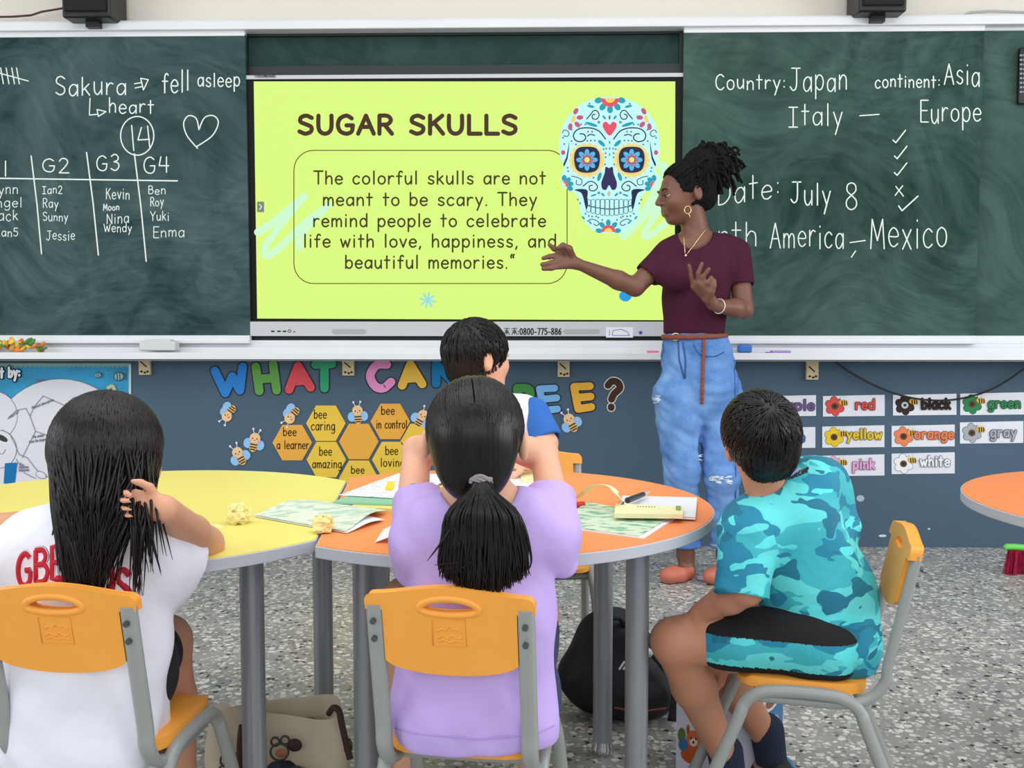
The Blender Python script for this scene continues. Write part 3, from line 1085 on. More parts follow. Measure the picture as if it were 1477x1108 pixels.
kleaf(40, 204, 18, 8, -50, teal); kleaf(50, 778, 18, 8, -45, teal); kleaf(118, 782, 24, 7, 20, teal); kleaf(345, 465, 16, 18, 0, rose)
kleaf(145, 985, 16, 7, -45, teal); kleaf(195, 950, 16, 7, -50, teal)
kdots([(150, 102), (212, 256), (180, 256), (282, 295), (160, 310), (130, 310), (345, 355), (338, 402), (283, 380), (165, 378), (140, 376), (110, 376), (250, 405), (45, 440), (30, 470), (30, 500), (25, 436), (34, 552), (312, 578), (308, 604), (120, 652), (236, 815), (220, 842), (180, 920), (155, 936), (130, 940), (84, 948), (55, 966), (100, 940)], 7)
kdots([(80, 240), (80, 765)], 11, glow((120, 140, 160)))
for y_ in (390, 435, 480):
    SK.disc(*g((460, y_)), 1.2, 2.2, teal, 6, n=8)
SK.disc(*g((460, 204)), 1.4, 3.2, glow((80, 100, 130)), 6, n=8)
SK.disc(*g((455, 772)), 2.2, 4, glow((200, 190, 150)), 6, n=8)
# teeth
for i in range(10):
    c_ = 303 + i * 34.8
    up_ = 815 - 3 * math.sin(i / 9 * math.pi)
    mid = 852 + 34 * math.sin((i + 0.5) / 10 * math.pi)
    lo_ = 902 + 32 * math.sin((i + 0.5) / 10 * math.pi)
    for ya, yb in ((up_, mid), (mid, lo_)):
        r_ = 9
        SK.stroke(catmull([g(p) for p in ((c_ - 15, ya + r_), (c_ - 8, ya + 1), (c_ + 8, ya + 1), (c_ + 15, ya + r_), (c_ + 15, yb - r_), (c_ + 8, yb), (c_ - 8, yb), (c_ - 15, yb - r_))], 3, True), 0.9, glow((70, 110, 130)), 5, closed=True)
SK.stroke(catmull([g(p) for p in ((285, 858), (370, 876), (460, 884), (550, 876), (635, 858))], 5), 1.2, glow((44, 76, 104)), 6)
SK.build('skull_picture', scr)

# ------------------------------------------------------------------ on and around the frame
def speaker_box(px0, px1, label):
    Y = 4.47
    xa, xb = P(px0, 10, Y)[0], P(px1, 10, Y)[0]
    z0_ = zrow(20, Y)
    tt = thing('loudspeaker', label, 'speaker', ((xa + xb) / 2, Y + 0.1, z0_), group='loudspeakers above the boards')
    MB().box(((xa + xb) / 2, Y + 0.10, z0_ + 0.15), (xb - xa, 0.19, 0.30)).build('cabinet', black, tt, bevel=0.01)
    MB().box(((xa + xb) / 2, Y - 0.003, z0_ + 0.155), (xb - xa - 0.03, 0.016, 0.26)).build('grille', mat('speaker_grille', (24, 24, 26), 0.9), tt, bevel=0.004)
    MB().box(((xa + xb) / 2, Y + 0.13, z0_ - 0.012), (0.06, 0.13, 0.026)).build('bracket', black, tt)
    return tt


speaker_box(88, 158, 'small black loudspeaker on the wall above the left chalkboard')
speaker_box(1240, 1309, 'small black loudspeaker on the wall above the right chalkboard')
c = MB().tube([P(x_, y_, 4.62) for x_, y_ in ((-30, 25), (20, 24), (45, 22), (60, 17), (90, 12), (110, 4))], 0.005, 8).build('speaker_cable', mat('brown_cable', (70, 48, 44), 0.6), smooth=True)
tag(c, 'thin dark cable running along the top rail to the left loudspeaker', 'cable')
c = MB().tube([P(x_, y_, 4.62) for x_, y_ in ((1380, 27), (1400, 18), (1430, 16), (1480, 18), (1540, 20))], 0.006, 8).build('wall_cable', mat('grey_cable', (170, 172, 172), 0.6), smooth=True)
tag(c, 'pale grey cable on the wall above the far right end of the rail', 'cable')

tt = thing('remote_control', 'long black remote control hanging on the bare board at right edge', 'remote control', P(1476, 110, 4.61))
MB().box(P(1477.5, 110, 4.612), (0.055, 0.022, 0.245)).build('body', black, tt, bevel=0.006)
m = MB()
for r_ in range(9):
    for c_ in range(3):
        m.box(P(1472.5 + c_ * 4.4, 80 + r_ * 6.6, 4.599), (0.009, 0.006, 0.008), mat('remote_buttons', (150, 150, 160), 0.6))
m.build('button_pad', None, tt)

# chalk tray items
tt = thing('eraser_box', 'small light grey box lying on the chalk tray under the left board', 'box', P(230, 503, 4.55))
pc = P(230, 499, 4.545)
MB().box(pc, (0.165, 0.06, 0.042)).build('box_body', mat('pale_grey_plastic', (205, 210, 208), 0.5), tt, bevel=0.006)
MB().box(pc + np.array([0, 0, 0.023]), (0.12, 0.045, 0.012)).build('lid', mat('pale_grey_plastic', (205, 210, 208), 0.5), tt, bevel=0.003)

tt = thing('flower_garland', 'orange and green paper flower garland lying on the tray at far left', 'garland', P(20, 500, 4.53))
r = random.Random(5)
fm = {'petals': MB(), 'leaves': MB()}
pal = [(240, 170, 60), (232, 138, 70), (246, 190, 120), (226, 120, 60), (236, 205, 90)]
for i in range(64):
    cx_, cy_ = r.uniform(-60, 64), r.uniform(491, 505)
    p_ = P(cx_, cy_, 4.53 + r.uniform(-0.02, 0.03))
    rot_ = Matrix.Rotation(r.uniform(0, 3), 3, 'Y') @ Matrix.Rotation(r.uniform(0, 3), 3, 'X')
    if r.random() < 0.66:
        fm['petals'].ell(p_, (0.018, 0.008, 0.014), ink(pal[i % 5]), rot_, 8, 5)
    else:
        fm['leaves'].ell(p_, (0.024, 0.006, 0.011), ink(((110, 150, 60), (140, 90, 60), (90, 140, 80))[i % 3]), rot_, 8, 5)
for k_, v_ in fm.items():
    v_.build(k_, None, tt, smooth=True)

def marker(px0, px1, py, col, label, capcol=(230, 230, 235), name='marker_pen'):
    Y = 4.54
    a_, b_ = P(px0, py, Y), P(px1, py, Y)
    q_ = thing(name, label, 'marker', (a_ + b_) / 2, group='pens on the chalk tray')
    m1 = a_ + (b_ - a_) * 0.55
    MB().tube([a_, m1], 0.0085, 12).build('barrel', mat('marker_barrel_%d' % px0, capcol, 0.4), q_, smooth=True, angle=50)
    MB().tube([m1, b_], 0.0095, 12).build('cap', mat('marker_cap_%d' % px0, col, 0.4), q_, smooth=True, angle=50)
marker(912, 950, 509, (236, 110, 170), 'white marker pen with a pink cap on the tray left of the teacher')
tt = tag(MB().box(P(1074, 503, 4.55), (0.06, 0.045, 0.036)).build('board_eraser', mat('blue_felt', (70, 120, 200), 0.9), bevel=0.008), 'blue felt board eraser on the tray right of the teacher', 'eraser')
tt = thing('board_eraser', 'flat purple board eraser on the tray beneath the right board', 'eraser', P(1122, 512, 4.53))
MB().box(P(1122, 511.5, 4.535), (0.105, 0.04, 0.022)).build('felt', mat('purple_felt', (150, 120, 190), 0.9), tt, bevel=0.004)
MB().box(P(1126, 507.5, 4.535), (0.085, 0.036, 0.01)).build('grip', mat('purple_grip', (170, 142, 206), 0.6), tt, bevel=0.003)

# support brackets under the tray
brm = mat('beige_bracket', (206, 190, 150), 0.6, var=0.06, vscale=40)
for i, (px_, py_, lab) in enumerate(((208, 530, 'beige bracket plate under the tray beside the turtle poster'), (502, 531, 'beige bracket plate under the tray between the letters T and C'),
                                     (813, 533, 'beige bracket plate under the tray above the pale blue letter E'), (1172, 537, 'beige bracket plate under the tray above the purple card'))):
    Y = 4.665
    a_, b_ = P(px_ - 8.5, py_ - 11, Y), P(px_ + 8.5, py_ + 11, Y)
    tt = thing('shelf_bracket', lab, 'bracket', P(px_, py_, Y), group='bracket plates under the chalk tray')
    MB().box(((a_[0] + b_[0]) / 2, Y + 0.011, (a_[2] + b_[2]) / 2 + 0.008), (b_[0] - a_[0], 0.022, a_[2] - b_[2] + 0.016)).build('plate', brm, tt, bevel=0.002)
    A = Art(Y - 0.0008)
    for dx, dy in ((-4, 6), (1, 7.5), (5, 6)):
        A.disc(px_ + dx, py_ + dy, 1.9, 1.6, ink((50, 40, 34)), 1, n=8)
    A.stroke([(px_ - 5, py_ - 8), (px_ + 3, py_ - 1)], 1.8, ink((60, 50, 40)), 1)
    A.build('screw_hole', tt)

cb = MB().tube(catmull([P(x_, y_, 4.655) for x_, y_ in ((1205, 521), (1213, 528), (1240, 545), (1275, 562), (1310, 573), (1345, 577.5), (1380, 576), (1420, 566), (1450, 551), (1480, 530), (1492, 521))], 5), 0.0045, 8).build('hanging_cable', black, smooth=True)
tag(cb, 'black cable sagging below the tray in front of the colour cards', 'cable')

# ================================================================== paper things on the blue wall
YW = WALL - 0.004
outline_ink = ink((46, 48, 52))


def wall_letter(ch_, col, strokes, label, w_=12.5, outline=None):
    cx_ = np.mean([p[0] for s_ in strokes for p in s_])
    cy_ = np.mean([p[1] for s_ in strokes for p in s_])
    tt = thing('wall_letter', label, 'letter', P(cx_, cy_, YW), group='paper letters on the blue wall')
    A = Art(YW + 0.001)
    for s_ in strokes:
        A.stroke(s_, w_ + 3.0, outline or outline_ink, 0)
    A.build('outline', tt)
    A = Art(YW)
    for s_ in strokes:
        A.stroke(s_, w_, ink(col), 1)
    A.build('letter_face', tt)


wall_letter('W', (52, 134, 214), [[(310, 535), (325, 567), (335, 543), (346, 563), (350, 529)]], 'bright blue paper letter W, first of the wall words')
wall_letter('H', (104, 164, 84), [[(369, 529), (374, 564)], [(394, 525), (399, 563)], [(371, 547), (397, 545)]], 'green paper letter H between the blue W and red A')
wall_letter('A', (222, 84, 92), [[(417, 562), (430, 528), (448, 559)], [(424, 550), (440, 549)]], 'red paper letter A on the blue wall')
wall_letter('T', (58, 160, 118), [[(455, 526), (479, 525)], [(468, 527), (468, 560)]], 'sea green paper letter T right of the red A')
wall_letter('C', (232, 150, 200), [catmull([(558, 526), (543, 527), (534, 542), (541, 557), (553, 560), (564, 551)], 5)], 'pink paper letter C on the blue wall')
wall_letter('A', (236, 190, 80), [[(580, 556), (592, 526), (609, 554)], [(586, 546), (602, 545)]], 'golden paper letter A right of the pink C')
wall_letter('N', (32, 122, 178), [[(629, 553), (629, 525), (655, 553), (655, 525)]], 'dark blue paper letter N partly behind the short-haired boy')
wall_letter('B', (74, 142, 74), [[(746, 560), (749, 598)], catmull([(746, 560), (762, 561), (764, 572), (750, 577)], 4), catmull([(750, 577), (768, 580), (766, 594), (749, 598)], 4)], 'green paper letter B mostly hidden behind the boy in white')
wall_letter('E', (126, 184, 238), [[(800, 560), (778, 561), (785, 592), (804, 590)], [(782, 576), (803, 574)]], 'pale blue paper letter E near the end of the words', 10)
wall_letter('E', (236, 178, 70), [[(851, 557), (828, 558), (834, 590), (853, 587)], [(831, 574), (852, 572)]], 'golden paper letter E left of the question mark', 11)
wall_letter('?', (74, 50, 40), [catmull([(877, 556), (883, 550), (891, 552), (894, 560), (886, 568), (882, 576)], 5), [(881.5, 587), (881.6, 588)]], 'dark brown paper question mark with a white edge', 10, outline=ink((230, 228, 222)))

# ------------------------------------------------------------------ bees
SKINB, WING, STR = ink((240, 200, 150)), ink((150, 196, 240)), ink((70, 60, 56))


def bee(cx_, cy_, rot_, k, label, side=0):
    tt = thing('paper_bee', label, 'bee', P(cx_, cy_, YW), group='paper bees on the blue wall')
    c_, s_ = math.cos(rot_), math.sin(rot_)
    def q(x, y):
        return (cx_ + k * (x * c_ - y * s_), cy_ + k * (x * s_ + y * c_))
    W = Art(YW - 0.0005)
    ww = ((-9, 4), (9, 4)) if side == 0 else ((side * 8, -1), (side * 9, 8))
    for x, y in ww:
        W.disc(*q(x, y), 6.5 * k, 7.5 * k, WING, 1, rot=rot_)
    W.build('wing', tt)
    B = Art(YW - 0.0005)
    B.disc(*q(0, 8), 6 * k, 7.5 * k, ink((236, 190, 110)), 2, rot=rot_)
    for y in (4.5, 8.5, 12):
        B.stroke([q(-5.4 if y < 12 else -4, y), q(5.4 if y < 12 else 4, y)], 2.0 * k, STR, 3, cap=False)
    B.build('body', tt)
    H = Art(YW - 0.0005)
    for sx in (-1, 1):
        H.stroke([q(sx * 3, -12), q(sx * 5, -17)], 1.1 * k, ink((214, 220, 230)), 4)
        H.disc(*q(sx * 5.3, -18), 1.8 * k, 1.8 * k, ink((220, 226, 236)), 4, n=8)
    H.disc(*q(0, -5), 8 * k, 8 * k, SKINB, 5)
    for sx in (-1, 1):
        H.disc(*q(sx * 3.2, -4.5), 1.1 * k, 1.1 * k, outline_ink, 6, n=8)
        H.disc(*q(sx * 5, -1.5), 1.3 * k, 1.0 * k, ink((240, 160, 140)), 6, n=8)
    H.stroke([q(-1, -2), q(1, -2)], 0.8 * k, outline_ink, 6)
    H.build('head', tt)


bee(330, 597, math.radians(215), 0.92, 'paper bee tilted head down just beneath the blue W', -1 * -1)
bee(421, 600, math.radians(220), 0.95, 'paper bee flying above the a learner hexagon', 1)
bee(516, 597, math.radians(-4), 0.95, 'upright paper bee between the caring and in control hexagons')
bee(367, 637, math.radians(12), 0.98, 'upper bee of the touching pair left of the hexagons')
bee(345, 657, math.radians(-28), 0.98, 'lower bee of the touching pair left of the hexagons')
bee(608, 603, math.radians(30), 0.95, 'paper bee partly hidden by the ponytailed girl')
bee(823, 609, math.radians(-28), 1.0, 'paper bee hanging below the golden letter E')

# ------------------------------------------------------------------ hexagons
def hexagon(cx_, cy_, col, words, label):
    tt = thing('hexagon_card', label, 'hexagon', P(cx_, cy_, YW), group='honeycomb hexagons on the blue wall')
    A = Art(YW - 0.0002)
    pts = [(cx_ + 28.5 * math.cos(i * math.pi / 3), cy_ + 29.5 * math.sin(i * math.pi / 3)) for i in range(6)]
    A.poly(pts, ink(col), 1, thick=0.003)
    A.build('card', tt)
    if words:
        A = Art(YW - 0.0002)
        for s_, xa, xb, y, cap in words:
            A.text(s_, cx_ + xa, cx_ + xb, cy_ + y, cap, 1.35, ink((48, 38, 20)), 2)
        A.build('lettering', tt)


HY, HO = (236, 198, 76), (234, 172, 72)
hexagon(421.5, 638.6, HO, (('bee', -13, 6, -10, 12), ('a learner', -22, 24, 9, 12)), 'orange honeycomb hexagon lettered bee a learner')
hexagon(470, 610.6, HY, (('bee', -17, 1, -7, 12.5), ('caring', -21, 13, 10, 13)), 'yellow honeycomb hexagon lettered bee caring')
hexagon(470.6, 663, HY, (('bee', -10, 8, -6, 12.5), ('amazing', -20, 22, 12, 12)), 'yellow honeycomb hexagon lettered bee amazing')
hexagon(517.5, 637, HO, None, 'blank orange honeycomb hexagon in the middle')
hexagon(563, 608, HO, (('bee', -13, 6, -10, 12), ('in control', -20, 24, 10, 12)), 'orange honeycomb hexagon lettered bee in control')
hexagon(565, 663, HY, (('bee', -9, 9, -7, 12.5), ('loving', -16, 18, 10, 12)), 'yellow honeycomb hexagon lettered bee loving')
hexagon(517.5, 690, HY, (('bee', -11, 8, -7, 11),), 'yellow honeycomb hexagon lettered bee, low behind the table edge')
hexagon(606, 637, HY, None, 'yellow honeycomb hexagon half behind the ponytailed girl')

# ------------------------------------------------------------------ colour word cards
def colour_card(x0_, y0_, x1_, y1_, word, col, wx0, wx1, base, label, edge=(70, 66, 70), flower=True, cap=14.0):
    cx_, cy_ = (x0_ + x1_) / 2, (y0_ + y1_) / 2
    tt = thing('colour_word_card', label, 'card', P(cx_, cy_, YW), group='colour word cards on the blue wall')
    A = Art(YW + 0.001)
    A.poly([(x0_, y0_ + 1.5), (x1_, y0_ - 0.5), (x1_, y1_ - 1), (x0_, y1_)], mat('white_card', (226, 228, 236), 0.6), 1, thick=0.002)
    A.build('card', tt)
    fx, fy = x0_ + 17, cy_ + 0.5
    if flower:
        A = Art(YW + 0.001)
        for i in range(6):
            a_ = i * math.pi / 3 + 0.4
            A.disc(fx + 8.4 * math.cos(a_), fy + 8.4 * math.sin(a_), 6.4, 5.8, ink(edge), 2, rot=a_, n=12)
        for i in range(6):
            a_ = i * math.pi / 3 + 0.4
            A.disc(fx + 8.4 * math.cos(a_), fy + 8.4 * math.sin(a_), 5.7, 5.1, ink(col), 3, rot=a_, n=12)
        A.disc(fx, fy, 5.2, 5, ink((96, 72, 52)) if word != 'black' else ink((190, 200, 206)), 4, n=10)
        A.disc(fx, fy, 2.4, 2.2, ink((60, 48, 42)), 5, n=8)
        A.build('flower', tt)
        A = Art(YW + 0.001)
        bx, by = fx + 12.5, fy - 5
        for dx, dy in ((-2, -6), (3, -7)):
            A.disc(bx + dx, by + dy, 2.6, 3.6, ink((226, 226, 224)), 6, n=8)
        A.disc(bx, by, 7, 4.2, ink((222, 176, 74)), 7, rot=0.2, n=12)
        for dx in (-2.4, 1, 4):
            A.stroke([(bx + dx, by - 3.2), (bx + dx + 0.4, by + 3.6)], 1.5, ink((52, 40, 30)), 8, cap=False)
        A.build('bee', tt)
    A = Art(YW + 0.001)
    A.text(word, wx0 + 1, wx1 - 1, base, cap, 4.4, ink(edge), 9)
    A.text(word, wx0 + 1, wx1 - 1, base, cap, 2.5, ink(col), 11)
    A.build('lettering', tt)


colour_card(1087, 570.5, 1177, 601, 'purple', (120, 90, 150), 1112, 1175, 591, 'card lettered purple, half behind the boy in camouflage')
colour_card(1187, 570, 1276, 601, 'red', (216, 84, 76), 1233, 1262, 590, 'white card lettered red with a red flower', (120, 50, 50))
colour_card(1288, 568.5, 1379.5, 599.5, 'black', (60, 44, 40), 1328, 1371, 589.5, 'white card lettered black with a dark brown flower', (30, 26, 28))
colour_card(1385, 566.5, 1477, 599, 'green', (56, 134, 84), 1424, 1472, 588, 'white card lettered green with a green flower', (40, 80, 60))
colour_card(1086, 616.5, 1176, 647, 'blue', (80, 120, 190), 1122, 1161, 637, 'card lettered blue, mostly behind the boy in camouflage')
colour_card(1186, 614, 1275.6, 646, 'yellow', (232, 196, 50), 1220, 1272, 633, 'white card lettered yellow with a yellow flower', (120, 104, 50))
colour_card(1286, 613, 1377, 645, 'orange', (232, 134, 90), 1318, 1376, 632.5, 'white card lettered orange with an orange flower', (150, 84, 60))
colour_card(1384.6, 608, 1476, 640, 'gray', (168, 174, 180), 1427, 1466, 630, 'white card lettered gray with a grey flower', (90, 96, 102))
colour_card(1186, 656, 1275.6, 687, 'pink', (232, 170, 210), 1229, 1262, 676, 'white card lettered pink, partly behind the camouflage shirt', (150, 110, 150))
colour_card(1286, 653, 1377, 684, 'white', (236, 238, 242), 1326, 1370, 672, 'white card lettered white with a white flower', (130, 134, 140))
colour_card(1085, 662, 1174, 693, 'brown', (130, 90, 60), 1122, 1165, 682, 'lowest card left of the pink one, hidden behind the boy')

# ------------------------------------------------------------------ turtle report poster
tt = thing('wall_poster', 'blue sea poster with a big white turtle shell worksheet at left', 'poster', P(70, 630, YW))
A = Art(YW + 0.001)
A.poly([(-95, 524), (189, 524), (189, 735), (-95, 735)], mat('poster_sea', (36, 148, 196), 0.6, var=0.25, vscale=5, stretch=(1, 1, 2)), 1, thick=0.002)
A.build('sheet', tt)
A = Art(YW + 0.001)
pw, pl = ink((226, 226, 232)), ink((118, 124, 136))
wave = [(-95, 524)] + [(x, 529 + 1.6 * math.sin(x * 0.9)) for x in range(-95, 190, 3)] + [(189, 524)]
A.poly(wave, ink((142, 176, 160)), 2)
A.stroke([(187.6, 526), (187.6, 735)], 3.4, ink((196, 220, 216)), 3, cap=False)
A.disc(88, 652, 105, 106, pl, 4, n=48)
A.disc(88, 652, 104, 105, pw, 5, n=48)
A.disc(-8, 600, 34, 36, pl, 6, n=24); A.disc(-8, 600, 33.2, 35.2, pw, 7, n=24)
A.disc(-2, 648, 27, 28, pl, 8, n=24); A.disc(-2, 648, 26.2, 27.2, pw, 9, n=24)
A.disc(4, 632, 9, 4, ink((60, 70, 66)), 10, rot=0.5, n=12)
A.stroke(catmull([(-4, 650), (4, 655), (9, 648)], 5), 1, pl, 10)
A.poly([(8, 668), (26, 667), (22, 700), (6, 697)], ink((30, 118, 178)), 10)
for pts in (((12, 604), (24, 592), (38, 589), (44, 600), (52, 622), (33, 660)), ((44, 600), (50, 587), (63, 571), (97, 586), (93, 604)), ((52, 622), (80, 632), (93, 612)), ((93, 586), (106, 574), (128, 568)),
            ((4, 620), (15, 626), (22, 640), (28, 655), (40, 660), (54, 678), (70, 688)), ((24, 662), (36, 682), (52, 690))):
    A.stroke(pts, 0.9, pl, 11)
A.disc(60, 685, 8, 5, pl, 11, rot=0.4); A.disc(60, 685, 7.2, 4.2, pw, 12, rot=0.4)
for s_, xa, xb, ya, yb in (('Name', 53, 65, 551, 549), ('Physical description', 47, 78, 590, 578), ('Habitat', 14, 28, 604, 595), ('Favorite foods', 100, 126, 582, 573), ('The animal', 48, 64, 632, 629), ('from the beginning', 43, 72, 639, 634),
                           ('The', 29, 35, 671, 672), ('problem', 28, 42, 675, 675), ('this faces', 28, 43, 680, 679)):
    A.text(s_, xa, xb, ya, 3.6, 0.7, pl, 13, y1=yb)
for w_, c_, L_ in ((6.4, (24, 30, 40), 13), (3.4, (236, 240, 242), 15)):
    A.text('Report by:', -34, 30, 547, 14, w_, ink(c_), L_, y1=543)
for fx, fy, k in ((142, 541, 0.8), (172, 543, 1.25)):
    A.disc(fx, fy, 6 * k, 5.4 * k, ink((52, 84, 100)), 13); A.disc(fx, fy, 5 * k, 4.4 * k, ink((150, 190, 190)), 14)
    A.poly([(fx + 4 * k, fy), (fx + 8 * k, fy - 5 * k), (fx + 8 * k, fy + 5 * k)], ink((70, 110, 120)), 13)
    for d in (-2, 1):
        A.stroke([(fx + d * k, fy - 4 * k), (fx + d * k + 1, fy + 4 * k)], 1.2 * k, ink((70, 96, 100)), 15)
A.stroke(catmull([(157, 559), (163, 557), (166, 564), (163, 572), (167, 580), (162, 588)], 5), 5, ink((196, 200, 150)), 13)
A.build('printing', tt)

# ================================================================== tables
TZ, TT = 0.66, 0.022
tube_grey = mat('grey_painted_steel', (152, 157, 154), 0.32, spec=0.5)
leg_steel = mat('steel_table_leg', (150, 155, 162), 0.34, 0.35)
chrome = mat('chrome', (205, 208, 212), 0.12, 1.0)
edge_m = mat('light_grey_edge', (186, 190, 198), 0.45)
orange_top = mat('orange_laminate', (240, 142, 84), 0.42, var=0.015, vscale=5)
yellow_top = mat('yellow_laminate', (234, 222, 118), 0.42, var=0.015, vscale=5)
NC, FC = np.array([-0.405, 1.815]), np.array([-0.475, 2.497])
_d = (FC - NC) / np.linalg.norm(FC - NC)
_n = np.array([_d[1], -_d[0]])      # points to the orange side


def table(name, label, c, R, top, side, legs, group):
    c = np.array(c)
    tt = thing(name, label, 'table', (c[0], c[1], 0), group=group)
    pts = []
    N_ = 120
    for i in range(N_):
        a_ = 2 * math.pi * i / N_
        p_ = c + R * np.array([math.cos(a_), math.sin(a_)])
        if side == 0:
            pts.append(p_)
            continue
        e = (p_ - NC) @ _n * side - 0.002
        if e >= 0:
            pts.append(p_)
    if side:
        # start the ring just after the cut and close it along the straight edge
        off = (c - NC) @ _n * side - 0.002
        half = math.sqrt(R * R - off * off)
        foot = c - _n * side * off
        k = max(range(len(pts)), key=lambda i: np.linalg.norm(pts[i] - pts[i - 1]))
        pts = pts[k:] + pts[:k]
        ends = [foot + _d * half, foot - _d * half]
        if np.linalg.norm(ends[0] - pts[-1]) > np.linalg.norm(ends[1] - pts[-1]):
            ends = ends[::-1]
        pts = pts + ends
    inner = []
    for p_ in pts:
        v_ = c - p_
        inner.append(p_ + v_ / np.linalg.norm(v_) * 0.003)
    MB().prism([(x, y, TZ) for x, y in inner], [(x, y, TZ - 0.006) for x, y in inner]).build('table_top', top, tt)
    MB().prism([(x, y, TZ - 0.0012) for x, y in pts], [(x, y, TZ - TT - 0.001) for x, y in pts]).build('edge_band', edge_m, tt, bevel=0.0015)
    for x, y in legs:
        lg = MB().lathe((x, y, 0), [(0.0235, 0.03), (0.0235, TZ - TT - 0.002)], 28).build('leg', leg_steel, tt, smooth=True, angle=50)
        MB().lathe((x, y, 0), [(0.024, 0.0), (0.027, 0.004), (0.027, 0.016), (0.0245, 0.031), (0.0245, 0.034)], 28).build('foot', chrome, lg, smooth=True, angle=50)
        MB().box((x, y, TZ - TT - 0.004), (0.11, 0.11, 0.005)).build('mounting_plate', leg_steel, lg)
    return tt


def xat(px, Y):
    return P(px, 900, Y)[0]


table('round_table', 'orange round-ended school table in the middle, pushed against the yellow one', (-0.119, 2.222), 0.505, orange_top, 1,
      [(xat(526, 2.0), 2.0), (xat(919, 2.0), 2.0), (xat(549, 2.43), 2.43), (xat(870, 2.43), 2.43)], 'round school tables')
table('round_table', 'yellow round-ended school table at the left of the orange one', (-0.872, 2.145), 0.545, yellow_top, -1,
      [(xat(364, 1.94), 1.94), (xat(466, 2.40), 2.40), (-1.16, 1.90), (-1.20, 2.38)], 'round school tables')
lx = PZ(1418, 728, TZ)
table('round_table', 'orange round table cut by the right edge of the picture', (lx[0] + 0.505, lx[1] + 0.02), 0.505, orange_top, 0,
      [(lx[0] + 0.505 + a, lx[1] + 0.02 + b) for a in (-0.2, 0.2) for b in (-0.2, 0.2)], 'round school tables')

# ================================================================== chairs
chair_orange = mat('orange_plastic', (250, 170, 66), 0.42, var=0.02, vscale=12, bump=0.06, bscale=300)
bolt_m = mat('dark_bolt', (96, 100, 104), 0.35, 0.8)
rub = mat('grey_rubber', (120, 124, 124), 0.7)
ZS = 0.392


